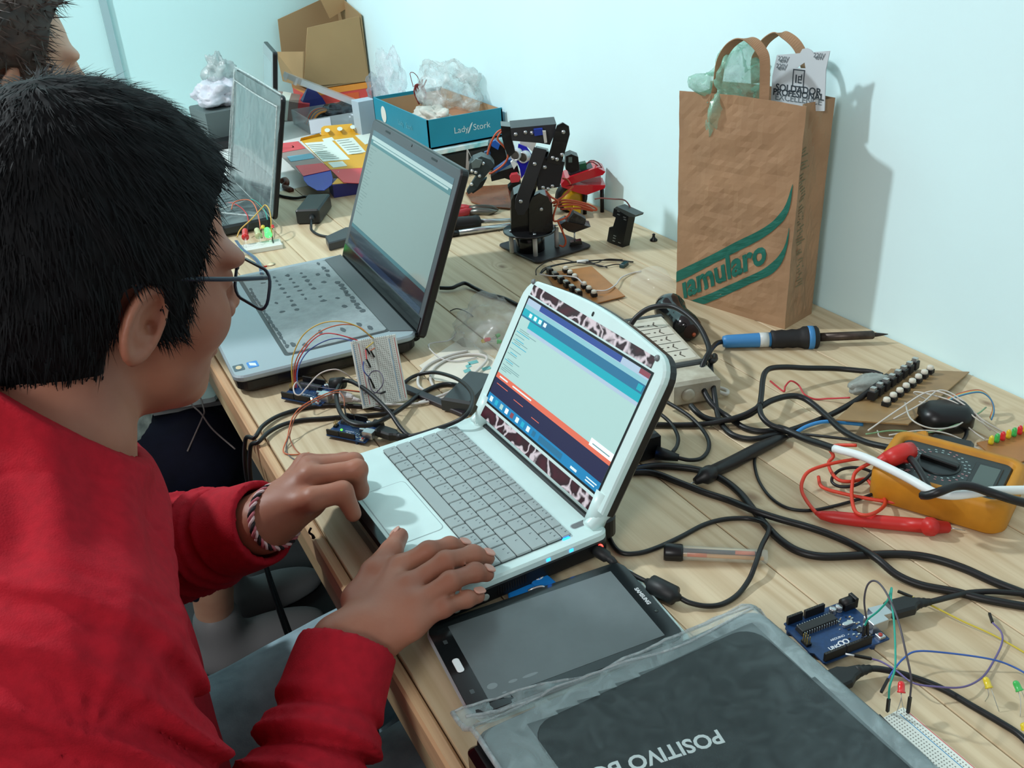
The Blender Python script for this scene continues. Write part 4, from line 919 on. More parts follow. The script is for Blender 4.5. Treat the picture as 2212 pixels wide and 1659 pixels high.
# ================================================================ power strip
m_beige = mat('cream_plastic', (206, 202, 184), 0.45, noise=(50, 0.08, (170, 160, 140)))
pn = P(1455, 884, 0.0); pf = P(1340, 691, 0.036); pf.z = TZ; pn2 = P(1582, 868, 0.0)
u = Vector((pf.x-pn.x, pf.y-pn.y, 0)); LS = u.length; u.normalize(); v = Vector((u.y, -u.x, 0))
wS = 0.060
Mp = Matrix(((u.x, -v.x, 0, pn.x), (u.y, -v.y, 0, pn.y), (0, 0, 1, TZ), (0, 0, 0, 1)))
ps = thing('power_strip', 'cream power strip with a row of slotted outlets behind the white netbook', 'power strip', Mp)
MB().box(0.0, 0.042, -wS, 0, 0.001, 0.034, bev=0.004).build('end_block', m_beige, ps)
MB().box(0.048, LS-0.006, -wS+0.001, -0.001, 0.001, 0.036, bev=0.003).build('body', m_beige, ps)
for x0, x1 in ((0.040, 0.050), (LS-0.009, LS+0.001)): MB().box(x0, x1, -wS-0.0006, 0.0006, 0.0005, 0.0364, bev=0.002).build('dark_band', mat('grey_band', (64, 68, 68), 0.5), ps)
m_slot = mat('outlet_slot', (96, 88, 78), 0.7)
for k in range(5):
    cx = 0.068+k*(LS-0.10)/4
    pad = MB().rbox(cx, -wS*0.52, 0.026, 0.044, 0.004, 0.0352, 0.0363, 0.0003).build('outlet', mat('outlet_face', (214, 210, 194), 0.45), ps)
    b = MB()
    for s_ in (-1, 1):
        Mz = Matrix.Translation((cx+0.0035*s_, -wS*0.62, 0.0362)) @ Matrix.Rotation(math.radians(64*s_ + 90), 4, 'Z'); b.box(-0.0045, 0.0045, -0.0009, 0.0009, 0, 0.0003, M=Mz)
    b.box(cx-0.001, cx+0.001, -wS*0.30-0.0045, -wS*0.30+0.0045, 0.0362, 0.0365)
    b.cyl((cx, -wS*0.48, 0.0361), (cx, -wS*0.48, 0.0365), 0.0017, n=10); b.build('slots', m_slot, pad)
b = MB(); b.lathe([(0.0055, 0), (0.0085, 0.0005), (0.008, 0.003), (0.0045, 0.0035)], 16, 0, Matrix.Translation((0.0, -wS*0.30, 0.017)) @ Matrix.Rotation(math.radians(-90), 4, 'Y')); b.build('cord_entry', m_beige, ps)
MB().tube(spline([(0.012, -wS-0.001, 0.008), (0.004, -wS-0.010, 0.006), (0.014, -wS-0.016, 0.005), (0.026, -wS-0.006, 0.006)], 6), 0.0024, 8).build('hanging_loop', mat('white_loop', (214, 214, 206), 0.4), ps)
# ================================================================ black round holder and clear dome
a, b_ = P(1448, 668, .022), P(1489, 712, .018)
Mk = frame(a, b_-a); Lk = (b_-a).length
lh = thing('lamp_holder', 'glossy black two-lobed lamp holder lying between the power strip and the paper bag', 'lamp holder', Mk)
MB().lathe([(0.006, -0.024), (0.016, -0.019), (0.0225, -0.006), (0.0225, 0.004), (0.0195, 0.012), (0.0175, Lk*0.42), (0.0185, Lk*0.55), (0.0195, Lk*0.8), (0.0185, Lk), (0.0125, Lk+0.006)], 24, 0, RX).build('body', mat('bakelite', (17, 18, 20), 0.15, coat=0.5), lh)
MB().lathe([(0.0115, Lk+0.0055), (0.0105, Lk+0.0065)], 18, 0, RX).build('socket_mouth', mat('mouth_dark', (46, 26, 20), 0.6), lh)
MB().ball((Lk+0.0065, 0.004, -0.005), 0.0032, 8).build('contact', mat('copper', (190, 100, 70), 0.35, 0.6), lh)
dc = P(1412, 622, 0.0)
dm = mat('clear_plastic', (236, 240, 240), 0.06, alpha=0.13, spec=0.9, coat=0.6)
b = MB(); vs, fs = [], []
n1, n2 = 28, 12
for j in range(n2+1):
    for i in range(n1):
        ph = j/n2*math.pi/2; a_ = i/n1*2*math.pi; r_ = 0.033*math.cos(ph)*(1+0.06*math.sin(3*a_)+0.05*math.sin(5*a_+1)); vs.append((r_*math.cos(a_), r_*1.15*math.sin(a_), 0.034*math.sin(ph)+0.0005))
for j in range(n2):
    for i in range(n1): fs.append((j*n1+i, j*n1+(i+1) % n1, (j+1)*n1+(i+1) % n1, (j+1)*n1+i))
b.add(vs, fs, 0, True, Matrix.Translation(dc))
tag(b.build('clear_dome', dm), 'clear plastic dome lying in front of the paper bag', 'plastic dome')
# ================================================================ multimeter
uu = Vector((0.43, -0.90, 0)).normalized(); vv = Vector((uu.y*-1, uu.x, 0))
A0 = Vector((0.496, 0.5565, 0))
Mm = Matrix(((uu.x, vv.x, 0, A0.x), (uu.y, vv.y, 0, A0.y), (0, 0, 1, TZ), (0, 0, 0, 1)))
mm_ = thing('multimeter', 'digital multimeter in a thick yellow holster with a dark face', 'multimeter', Mm)
m_yel = mat('holster_yellow', (204, 138, 30), 0.55, noise=(40, 0.12))
LX, LY = 0.130, 0.098
b = MB(); oo = rrect(LX, LY, 0.018, 6, LX/2, LY/2); ii = rrect(LX-0.022, LY-0.022, 0.009, 6, LX/2, LY/2); i2 = rrect(LX-0.016, LY-0.016, 0.012, 6, LX/2, LY/2)
inn = inset(oo, 0.004)
b.loft([[(x, y, 0.0) for x, y in inn], [(x, y, 0.004) for x, y in oo], [(x, y, 0.030) for x, y in oo], [(x, y, 0.036) for x, y in inset(oo, 0.0025)], [(x, y, 0.0365) for x, y in i2], [(x, y, 0.035) for x, y in ii], [(x, y, 0.026) for x, y in ii]], 0, True)
b.build('holster', m_yel, mm_)
MB().prism(rrect(LX-0.024, LY-0.024, 0.008, 5, LX/2, LY/2), 0.005, 0.0325, 0.0015).build('meter_body', mat('meter_face', (44, 56, 58), 0.4, noise=(80, 0.15)), mm_)
b = MB(); cx, cy = 0.055, LY*0.52
b.lathe([(0.0205, 0.0323), (0.0205, 0.0335), (0.019, 0.0342)], 32, 0, Matrix.Translation((cx, cy, 0))); dial = b.build('dial', mat('dial_dark', (36, 44, 46), 0.35), mm_)
MB().box(-0.0185, 0.0185, -0.0035, 0.0035, 0.0335, 0.0395, M=Matrix.Translation((cx, cy, 0)) @ Matrix.Rotation(math.radians(-8), 4, 'Z'), bev=0.001).build('dial_bar', mat('dial_bar_black', (10, 11, 12), 0.3), dial)
b = MB(); rnd = random.Random(2)
for k in range(26):
    a_ = k*2*math.pi/26
    for q in range(2):
        r_ = 0.0245+q*0.0042; x, y = cx+r_*math.cos(a_), cy+r_*math.sin(a_); b.box(x-0.0011, x+0.0011, y-0.0006, y+0.0006, 0.0324, 0.0328, (0, 0, 0, 1)[rnd.randrange(4)])
for k in range(14): x, y = 0.016+rnd.uniform(0, 0.016), 0.02+rnd.uniform(0, 0.055); b.box(x-0.002, x+0.002, y-0.0006, y+0.0006, 0.0324, 0.0328, rnd.choice((0, 0, 1)))
o = b.build('dial_markings', [mat('face_print', (150, 176, 176), 0.5), mat('face_print_pink', (176, 130, 132), 0.5)], mm_); o['kind'] = 'stuff'
MB().cyl((0.022, 0.066, 0.032), (0.022, 0.066, 0.0335), 0.006, n=16).build('blue_cap', mat('meter_blue', (34, 130, 184), 0.4), mm_)
MB().rbox(0.098, LY*0.47, 0.026, 0.056, 0.002, 0.032, 0.0337, 0.0004).build('display_frame', mat('display_frame', (26, 32, 34), 0.25), mm_)
MB().rbox(0.099, LY*0.47, 0.019, 0.048, 0.001, 0.0335, 0.0340).build('display', mat('display_grey', (78, 92, 88), 0.25), mm_)
b = MB(); st = [P(1962, 958, .012), P(1985, 951, .017), P(2005, 948, .02), P(2012, 955, .016), P(2020, 964, .01)]
b.ribbon(spline(st, 4), (0.2, 1, 0.1), 0.02, 0.004); b.build('tilt_stand', m_yel, mm_, True)
# red probe with its plug and lead
m_redp = mat('probe_red', (196, 44, 40), 0.4); m_redc = mat('lead_red', (204, 62, 40), 0.45)
rp = thing('test_probe', 'red test probe and lead looping beside the yellow multimeter', 'probe', P(1900, 1125, 0.006))
b = MB(); q = [P(1762, 1108, .006), P(1775, 1113, .006), P(1800, 1117, .0065), P(1850, 1123, .0065), P(1940, 1131, .007), P(1998, 1136, .0075), P(2004, 1137, .0105), P(2012, 1138, .0105), P(2016, 1138, .0075), P(2046, 1139, .0065), P(2050, 1139, .003)]
b.tube(q, [0.002, 0.0045, 0.0062, 0.0068, 0.0070, 0.0072, 0.0092, 0.0092, 0.0070, 0.0056, 0.002], 14); b.build('probe_body', m_redp, rp, True)
MB().cyl(P(2048, 1139, .005), P(2085, 1146, .003), 0.0010, 0.0003, 6).build('needle', m_pin, rp, True)
lead = [P(*k) for k in ((1764, 1109, .006), (1752, 1095, .006), (1740, 1078, .006), (1732, 1060, .008), (1733, 1040, .012), (1748, 1018, .018), (1790, 1003, .022), (1840, 993, .026), (1876, 989, .03), (1895, 995, .032), (1880, 1000, .03), (1850, 1018, .022), (1842, 1040, .016), (1840, 1075, .012), (1848, 1105, .014), (1870, 1113, .017), (1895, 1105, .016), (1912, 1088, .010), (1905, 1068, .006), (1885, 1050, .006), (1870, 1035, .008), (1840, 1040, .012), (1812, 1037, .012), (1796, 1020, .012), (1790, 1000, .014), (1800, 985, .02), (1792, 968, .026), (1810, 962, .03), (1850, 962, .036))]
MB().tube(spline(lead, 8), 0.0019, 8).build('lead', m_redc, rp, True)
lead2 = [P(*k) for k in ((1768, 1030, .005), (1776, 1052, .005), (1820, 1066, .005), (1880, 1078, .005), (1930, 1085, .006), (1975, 1091, .008))]
MB().tube(spline(lead2, 6), 0.0019, 8).build('lead', m_redc, rp, True)
b = MB(); b.tube([P(1890, 1003, .036), P(1915, 991, .040), P(1925, 985, .042)], [0.004, 0.007, 0.007], 12); b.tube([P(1915, 995, .040), P(1935, 985, .044), P(1955, 976, .046), P(1970, 972, .046)], [0.0085, 0.0095, 0.0095, 0.0085], 14)
b.tube([P(1950, 1000, .037), P(1948, 985, .042)], [0.0075, 0.008], 12); b.build('plug', m_redp, rp, True)
# black probe
bp_ = thing('test_probe', 'black test probe lying diagonally on the planks with its thin black lead', 'probe', P(1590, 1000, 0.006))
b = MB(); q = [P(1502, 1040, .006), P(1512, 1034, .007), P(1520, 1030, .011), P(1534, 1022, .011), P(1540, 1018, .0075), P(1580, 1000, .008), P(1640, 968, .0085), P(1680, 950, .0078), P(1700, 944, .004)]
b.tube(q, [0.004, 0.0056, 0.0092, 0.0092, 0.0070, 0.0074, 0.0070, 0.0058, 0.0025], 14); b.build('probe_body', mat('probe_black', (24, 24, 26), 0.45), bp_, True)
MB().cyl(P(1503, 1040, .005), P(1482, 1049, .003), 0.0010, 0.0003, 6).build('needle', m_pin, bp_, True)
lead = [P(*k) for k in ((1698, 944, .005), (1735, 939, .008), (1790, 944, .014), (1850, 952, .018), (1890, 962, .02), (1930, 966, .03), (1960, 964, .038))]
MB().tube(spline(lead, 8), 0.0017, 8).build('lead', m_cab, bp_, True)
lead = [P(*k) for k in ((1640, 972, .003), (1632, 985, .002), (1630, 1005, .002), (1640, 1040, .002), (1665, 1075, .002), (1700, 1097, .002), (1745, 1103, .002), (1790, 1096, .002), (1850, 1080, .003), (1890, 1065, .006), (1908, 1055, .01), (1900, 1035, .012), (1880, 1018, .014), (1850, 1010, .014), (1818, 1014, .012), (1800, 1028, .010), (1798, 1042, .010), (1815, 1051, .010), (1845, 1049, .012), (1870, 1035, .016), (1888, 1015, .024), (1905, 1000, .032), (1930, 988, .036))]
MB().tube(spline(lead, 8), 0.0017, 8).build('lead', m_cab, bp_, True)
# ================================================================ lead refill tube
a, b_ = P(1452, 1193, .0062), P(1658, 1203, .0062)
ax_ = b_-a; L_ = ax_.length; Mr = frame(a, ax_)
rt = thing('refill_tube', 'clear tube of pencil leads with a black cap and orange bands', 'tube', Mr)
MB().lathe([(0.0075, -0.008), (0.0085, -0.006), (0.0085, 0.008), (0.0078, 0.010)], 20, 0, RX).build('cap', m_black, rt)
MB().lathe([(0.0062, 0.008), (0.0070, 0.010), (0.0070, L_-0.002), (0.006, L_)], 20, 0, RX).build('tube_body', mat('clear_tube', (232, 236, 232), 0.1, alpha=0.22, spec=0.8), rt)
for k, (y, z, c, x0, x1) in enumerate(((0.0028, 0.003, (226, 214, 180), 0.010, L_-0.006), (-0.0012, 0.004, (70, 74, 78), 0.010, L_-0.006), (-0.0042, 0.0012, (206, 158, 96), 0.010, L_-0.004), (0.0, -0.002, (214, 190, 140), 0.010, L_-0.004), (-0.0016, 0.0046, (226, 128, 90), L_*0.66, L_-0.012), (-0.0046, 0.0018, (214, 104, 40), 0.014, 0.032))):
    MB().cyl((x0, y, z), (x1, y, z), 0.0020, n=8).build('lead' if k < 4 else 'orange_band', mat('refill_%d' % k, c, 0.4), rt)
# ================================================================ helpers for upright things
def hit(px, py, o, n):
    d = ray(px, py); return CAM + d*((Vector(o)-CAM).dot(n)/d.dot(n))
def slab(t, name, pxs, o, n, d0, d1, m, mi=None):
    """outline seen in the upright plane (o, n), given real thickness d0..d1 along n"""
    n = Vector(n).normalized(); q = [hit(x, y, Vector(o)+n*d0, n) for x, y in pxs]
    a = [p for p in q]; b_ = [p+n*(d1-d0) for p in q]
    k = len(q); b = MB(); b.loft([a, b_])
    return b.build(name, m, t, True)
VN = Vector((0.44, 0.90, 0)).normalized()             # level direction away from the camera
def crumple(c, rad, seed, m, name, label, cat='plastic bag', group=None, amp=0.35, n=34, fr=2.2, parent=None, flat=None):
    vs, fs = [], []
    for j in range(n+1):
        for i in range(n*2):
            th_, ph_ = math.pi*j/n, 2*math.pi*i/(n*2)
            d = Vector((math.sin(th_)*math.cos(ph_), math.sin(th_)*math.sin(ph_), math.cos(th_)))
            f = 1+amp*(mnoise.noise(d*fr*0.8+Vector((seed, 0, 0)))*1.1-abs(mnoise.noise(d*fr*1.5+Vector((0, seed, 0))))*0.75+0.2+0.07*mnoise.noise(d*fr*4))
            p = Vector((d.x*rad[0]*f, d.y*rad[1]*f, d.z*rad[2]*f))
            if flat is not None: p.z = max(p.z, flat)
            vs.append(Vector(c)+p)
    k = n*2
    for j in range(n):
        for i in range(k): fs.append((j*k+i, (j+1)*k+i, (j+1)*k+(i+1) % k, j*k+(i+1) % k))
    b = MB().add(vs, fs, 0, True)
    if parent is not None: return b.build(name, m, parent, True)
    return tag(b.build(name, m), label, cat, group)
# ================================================================ paper carrier bag
BFL, BFR = Vector((0.658, 1.091, TZ)), Vector((0.709, 0.908, TZ))
bu = (BFR-BFL).normalized(); bn = Vector((-bu.y, bu.x, 0))       # bn points to the wall
bW = (BFR-BFL).length; bD = 0.070; bH = 0.307
pb = thing('paper_bag', 'brown paper carrier bag with green print standing against the white wall', 'paper bag', (BFL+BFR)/2+bn*bD/2)
m_kraft = mat('kraft_paper', (164, 130, 98), 0.75, noise=(14, 0.10), bump=(38, 0.35, 0.004))
def bagpt(s, z, out=0.0):
    """s runs round the bag: 0..1 front, 1..2 right side, 2..3 back, 3..4 left side"""
    s = s % 4; k = int(s); f = s-k
    w_ = 1.0+0.035*(z/bH)**2
    half = bW/2*w_; sag = 0.012*(z/bH)
    if k == 0: x, y, nx, ny = -half+2*half*f, -0.004*math.sin(math.pi*f)*(z/bH), 0, -1
    elif k == 1: x, y, nx, ny = half-sag*math.sin(math.pi*f)*1.6, bD*f, 1, 0
    elif k == 2: x, y, nx, ny = half-2*half*f, bD, 0, 1
    else: x, y, nx, ny = -half+sag*math.sin(math.pi*f)*1.6, bD*(1-f), -1, 0
    e = min(f, 1-f)*4; e = min(1, e)
    c = 0.0042*fbm(s*1.7, z*9, 2.4, 2)+0.0016*abs(fbm(s*3, z*17, 4, 8))
    if z < 0.01: c *= 0.2
    c *= 0.35+0.65*e
    off = c*0.8+out
    zz = z + (0.004*math.sin(s*3.0) if z > bH-0.001 else 0)
    return (BFL+BFR)/2 + bu*(x+nx*off) + bn*(y+ny*off) + Vector((0, 0, zz))
ns, nz = 96, 40
vs = [bagpt(4*i/ns, bH*j/nz) for j in range(nz+1) for i in range(ns)]
fs = [(j*ns+i, j*ns+(i+1) % ns, (j+1)*ns+(i+1) % ns, (j+1)*ns+i) for j in range(nz) for i in range(ns)]
fs.append(tuple(range(ns-1, -1, -1)))
o = MB().add(vs, fs, 0, False).build('bag_body', m_kraft, pb, True)
md = o.modifiers.new('paper_thickness', 'SOLIDIFY'); md.thickness = 0.0007; md.offset = -1
# handles
def handle(off, px, nm='handle'):
    o_ = (BFL+BFR)/2+bn*off; q = [hit(x, y, o_, bn) for x, y in px]
    MB().ribbon(spline(q, 6), [bu*math.cos(a)+bn*math.sin(a) for a in np.linspace(1.1, 0.2, len(spline(q, 6)))], 0.013, 0.0012).build(nm, m_kraft, pb, True)
handle(0.002, [(1541, 225), (1550, 180), (1557, 135), (1572, 105), (1592, 88), (1612, 84), (1630, 92), (1645, 110), (1652, 130), (1652, 180), (1650, 235)])
handle(bD-0.004, [(1632, 180), (1632, 132), (1640, 112), (1655, 88), (1680, 72), (1700, 78), (1722, 98), (1737, 130), (1745, 170)])
# green print on the front, following the paper
def front_uv(px, py):
    p = hit(px, py, (BFL+BFR)/2, bn); d = p-(BFL+BFR)/2; return d.dot(bu), p.z-TZ
def onfront(u, z, out=0.0009):
    w_ = 1.0+0.035*(z/bH)**2; f = (u/(bW*w_))+0.5; return bagpt(min(0.999, max(0.001, f)), max(0.001, min(bH-0.002, z)), out)
m_green = mat('bag_green', (22, 98, 84), 0.7)
up1 = [(1457, 590), (1471, 582), (1534, 552), (1591, 522), (1638, 499), (1667, 480), (1686, 461), (1699, 440), (1713, 398)]
lo1 = [(1457, 611), (1487, 598), (1534, 573), (1591, 544), (1648, 514), (1686, 484), (1701, 465), (1709, 440), (1714, 398)]
up2 = [(1475, 657), (1491, 650), (1534, 634), (1572, 617), (1610, 600), (1648, 582), (1671, 565), (1686, 548), (1697, 526), (1703, 503), (1705, 492)]
lo2 = [(1500, 666), (1519, 658), (1553, 644), (1591, 627), (1629, 609), (1667, 592), (1686, 573), (1695, 554), (1700, 535), (1704, 515), (1706, 492)]
for A_, B_ in ((up1, lo1), (up2, lo2)):
    ra = [Vector((*front_uv(*p), 0)) for p in A_]; rb_ = [Vector((*front_uv(*p), 0)) for p in B_]
    sa, sb = spline(ra, 6), spline(rb_, 6); k = min(len(sa), len(sb)); M_ = 6
    vs = [onfront(*(sa[i].lerp(sb[i], j/M_)).xy) for i in range(k) for j in range(M_+1)]
    fs = [(i*(M_+1)+j, i*(M_+1)+j+1, (i+1)*(M_+1)+j+1, (i+1)*(M_+1)+j) for i in range(k-1) for j in range(M_)]
    MB().add(vs, fs).build('printed_band', m_green, pb, True)
c_ = bpy.data.curves.new('t', 'FONT'); c_.body = 'ıamularo'; c_.size = 0.047; c_.offset = 0.0016; c_.resolution_u = 3
t_ = bpy.data.objects.new('t', c_); COL.objects.link(t_)
me = bpy.data.meshes.new_from_object(t_.evaluated_get(bpy.context.evaluated_depsgraph_get())); bpy.data.objects.remove(t_)
xs = [v_.co.x for v_ in me.vertices]; x0, x1 = min(xs), max(xs)
A0_, A1_ = Vector(front_uv(1478, 643)), Vector(front_uv(1660, 563)); dA = (A1_-A0_); La = dA.length; dA.normalize(); dB = Vector((-dA.y*0.35, 1)).normalized()
import bmesh
bm = bmesh.new(); bm.from_mesh(me); bmesh.ops.subdivide_edges(bm, edges=[e for e in bm.edges if e.calc_length() > 0.006], cuts=2, use_grid_fill=True); bm.to_mesh(me); bm.free()
inv = MW[pb.name].inverted()
for v_ in me.vertices:
    p = A0_+dA*((v_.co.x-x0)/(x1-x0)*La)+dB*(v_.co.y*1.02); v_.co = inv @ onfront(p.x, p.y, 0.0011)
me.materials.clear(); me.materials.append(m_green); me.name = 'printed_name'; link('printed_name', me, pb)
# faint column of small print on the side, too small to read
b = MB(); rnd = random.Random(21)
for k in range(46):
    z = 0.055+k*0.0042; 
    if rnd.random() < 0.15: continue
    w_ = rnd.uniform(0.006, 0.017); f0 = 0.42+rnd.uniform(-0.06, 0.06)
    b.poly([bagpt(1+f0-w_/bD/2, z, 0.0008), bagpt(1+f0+w_/bD/2, z+0.002, 0.0008), bagpt(1+f0+w_/bD/2, z+0.0034, 0.0008), bagpt(1+f0-w_/bD/2, z+0.0014, 0.0008)])
o = b.build('side_print', mat('bag_print_dark', (110, 108, 80), 0.75), pb, True); o['kind'] = 'stuff'
# things sticking out of the bag
ctr = (BFL+BFR)/2
crumple(ctr+bu*-0.035+bn*0.035+Vector((0, 0, 0.305)), (0.052, 0.026, 0.05), 3.3, film('green_film', (150, 214, 190), 0.45, 0.2, 26, 0.22, 0.7), 'plastic_bag', 'crumpled pale green plastic bag sticking out of the paper bag', amp=0.55)
co = ctr+bn*0.048
q = [hit(x, y, co, bn) for x, y in ((1678, 119), (1728, 115), (1733, 106), (1743, 104), (1752, 108), (1756, 113), (1793, 110), (1784, 150), (1781, 240), (1664, 240), (1668, 165))]
cen = sum(q, Vector())/len(q)
Mc = Matrix(((bu.x, 0, -bn.x, q[9].x), (bu.y, 0, -bn.y, q[9].y), (0, 1, 0, q[9].z), (0, 0, 0, 1)))
cardt = thing('packaging_card', 'pale grey printed hanging card with a slot, sticking out of the paper bag', 'card', Mc)
lq = [Mc.inverted() @ p for p in q]; hq = [Mc.inverted() @ hit(x, y, co, bn) for x, y in ((1721, 147), (1738, 135), (1740, 148))]
b = MB()
for z in (0.0, -0.0012):
    b.poly([(lq[0].x, lq[0].y, z), (lq[10].x, lq[10].y, z), (hq[0].x, hq[0].y, z), (hq[1].x, hq[1].y, z), (lq[1].x, lq[1].y, z)])
    b.poly([(lq[1].x, lq[1].y, z), (hq[1].x, hq[1].y, z), (hq[2].x, hq[2].y, z)]+[(lq[k].x, lq[k].y, z) for k in (7, 6, 5, 4, 3, 2)])
    b.poly([(hq[0].x, hq[0].y, z), (lq[10].x, lq[10].y, z), (lq[9].x, lq[9].y, z), (lq[8].x, lq[8].y, z), (lq[7].x, lq[7].y, z), (hq[2].x, hq[2].y, z)])
b.build('card_board', mat('card_grey', (196, 208, 214), 0.5), cardt)
def cl(px, py, z=0.0004): p = Mc.inverted() @ hit(px, py, co, bn); return Matrix.Translation((p.x, p.y, z))
m_cp = mat('card_print', (52, 66, 74), 0.6)
text('SOLDADOR', 0.0125, cl(1724, 194), m_cp, cardt, bold=0.0002); text('PROFESIONAL', 0.0118, cl(1724, 204.5), m_cp, cardt, bold=0.0002); text('EXCELLENCE', 0.0118, cl(1724, 215), mat('card_print2', (110, 124, 130), 0.6), cardt)
for px, py in ((1693, 127), (1689, 143), (1770, 120)): text('220V', 0.008, cl(px, py), mat('card_print2', (110, 124, 130), 0.6), cardt); text('40W', 0.006, cl(px, py+6), mat('card_print2', (110, 124, 130), 0.6), cardt)
b = MB(); P0 = cl(1725, 169).to_translation(); s_ = 0.0085
for x0_, x1_, y0_, y1_ in ((-s_, s_, s_*1.15, s_*1.3), (-s_, s_, -s_*1.3, -s_*1.15), (-s_, -s_*0.86, -s_*1.3, s_*1.3), (s_*0.86, s_, -s_*1.3, s_*1.3), (-s_*0.5, -s_*0.3, -s_*0.7, s_*0.5), (-s_*0.05, s_*0.6, s_*0.2, s_*0.34), (-s_*0.05, s_*0.6, -s_*0.25, -s_*0.12), (-s_*0.05, s_*0.6, -s_*0.7, -s_*0.55), (s_*0.45, s_*0.6, -s_*0.1, s_*0.6), (-s_*0.05, s_*0.08, -s_*0.6, s_*0.3)): b.box(P0.x+x0_, P0.x+x1_, P0.y+y0_, P0.y+y1_, P0.z, P0.z+0.0003)
b.build('printed_emblem', m_cp, cardt)['kind'] = 'stuff'
# ================================================================ bare brown circuit boards
m_phen = mat('phenolic_board', (176, 120, 66), 0.4, noise=(30, 0.12)); m_phen2 = mat('phenolic_board_pale', (158, 126, 84), 0.45, noise=(30, 0.12))
m_btn = mat('button_white', (214, 210, 196), 0.4)
def quadboard(label, nl, nr, fr, fl, m, th_=0.0016):
    t = thing('circuit_board', label, 'circuit board', (nl+nr+fr+fl)/4)
    n = (nr-nl).cross(fl-nl).normalized()
    MB().loft([[nl-n*th_, nr-n*th_, fr-n*th_, fl-n*th_], [nl, nr, fr, fl]]).build('board', m, t, True)
    def at(u, v, h=0.0): return (nl.lerp(nr, u)).lerp(fl.lerp(fr, u), v)+n*h
    return t, at, n
def btn(t, p, xd, n, s=0.006):
    Mq = MW[t.name].inverted() @ frame(p, xd, n)
    o = MB().box(-s*0.5, s*0.5, -s*0.5, s*0.5, 0, 0.0055, M=Mq, bev=0.0004).build('push_button', m_hdr, t)
    MB().lathe([(s*0.46, 0.005), (s*0.50, 0.007), (s*0.46, 0.0095), (s*0.3, 0.0104)], 12, 0, Mq).build('button_cap', m_btn, o)
# first board, behind the netbook lid
nl, nr, fr, fl = P(1235, 668, .004), P(1350, 639, .004), P(1278, 575, .004), P(1178, 590, .004)
t1, at1, n1_ = quadboard('brown board with white push buttons behind the top edge of the netbook lid', nl, nr, fr, fl, m_phen)
rowa, rowb = P(1222, 588, .005), P(1283, 640, .005)
for k in range(7): btn(t1, rowa.lerp(rowb, k/6), rowb-rowa, n1_, 0.0085) if k != 3 else None
ra, rb_ = P(1188, 592, .005), P(1250, 640, .005)
for k in range(6):
    Mq = MW[t1.name].inverted() @ frame(ra.lerp(rb_, k/5), rb_-ra, n1_)
    MB().box(-0.0055, 0.0055, -0.004, 0.004, 0, 0.010, M=Mq, bev=0.0005).build('terminal', m_hdr, t1)
    MB().box(-0.004, 0.004, -0.0045, 0.002, 0.008, 0.0115, M=Mq).build('metal_clip', m_pin, t1)
# second board, propped up near the right
nl, nr, fr, fl = P(1806, 906, .020), P(1962, 916, .020), P(2094, 803, .004), P(1925, 796, .004)
t2, at2, n2_ = quadboard('brown board with eight white push buttons tilted against the black adapter', nl, nr, fr, fl, m_phen2)
ra, rb_ = P(1914, 876, .016), P(2008, 806, .007)
for k in range(8): btn(t2, ra.lerp(rb_, k/7), rb_-ra, n2_, 0.0085)
ra, rb_ = P(1884, 862, .017), P(1974, 797, .007)
for k in range(8):
    Mq = MW[t2.name].inverted() @ frame(ra.lerp(rb_, k/7), rb_-ra, n2_)
    MB().box(-0.0052, 0.0052, -0.0045, 0.0045, 0, 0.011, M=Mq, bev=0.0005).build('terminal', m_hdr, t2)
    MB().box(-0.0034, 0.0034, -0.003, 0.003, 0.0105, 0.015, M=Mq).build('metal_clip', m_pin, t2)
cg = P(1874, 834, .016)
crumple(cg+Vector((0, 0, 0.004)), (0.030, 0.012, 0.010), 1.2, mat('hot_glue', (150, 156, 150), 0.3, trans=0.0, bump=(90, 0.6, 0.003)), 'glue_block', '', parent=t2, amp=0.25, n=16)
# third board at the right edge
nl, nr, fr, fl = P(2172, 1008, .003), P(2290, 970, .003), P(2240, 925, .003), P(2110, 956, .003)
t3, at3, n3_ = quadboard('small brown board with coloured lights cut by the right edge', nl, nr, fr, fl, m_phen)
for k, c in enumerate(('yellow', 'green', 'red', 'yellow', 'green', 'red', 'yellow', 'green')):
    p = P(2140, 958, .004).lerp(P(2226, 928, .004), k/7); m = mat('led_'+c, lcol[c], 0.25)
    Mq = MW[t3.name].inverted() @ Matrix.Translation(p); MB().lathe([(0.0030, 0), (0.0030, 0.003), (0.0027, 0.0035), (0.0027, 0.0075), (0.0015, 0.0098), (0.0002, 0.0104)], 12, 0, Mq).build('light', m, t3)
# bundles of thin stripped wires between the boards
wcols = [(200, 196, 186), (196, 192, 184), (206, 200, 192), (120, 160, 120), (190, 188, 180), (176, 172, 164)]
rnd = random.Random(4)
wb = [[(2012, 868, .014), (1975, 850, .024), (1990, 848, .028), (2060, 868, .03), (2110, 905, .022), (2150, 932, .008), (2165, 940, .006)],
      [(1930, 905, .022), (1990, 872, .03), (2030, 843, .035), (2075, 862, .03), (2120, 905, .02), (2170, 935, .006)],
      [(1875, 930, .018), (1940, 885, .026), (2000, 848, .034), (2040, 850, .035), (2090, 880, .028), (2140, 930, .008)],
      [(1870, 938, .014), (1930, 930, .016), (2000, 935, .014), (2060, 920, .018), (2110, 895, .016), (2130, 880, .012)],
      [(1955, 870, .024), (1968, 905, .03), (2010, 925, .026), (2060, 922, .022), (2090, 905, .018)],
      [(1895, 930, .016), (1905, 945, .012), (1960, 948, .014), (2030, 950, .016), (2090, 960, .010), (2130, 985, .004), (2140, 998, .002)],
      [(1920, 940, .012), (1990, 930, .018), (2050, 938, .016), (2110, 968, .006), (2125, 985, .002)],
      [(1985, 868, .02), (2040, 880, .022), (2100, 930, .010), (2128, 950, .005)]]
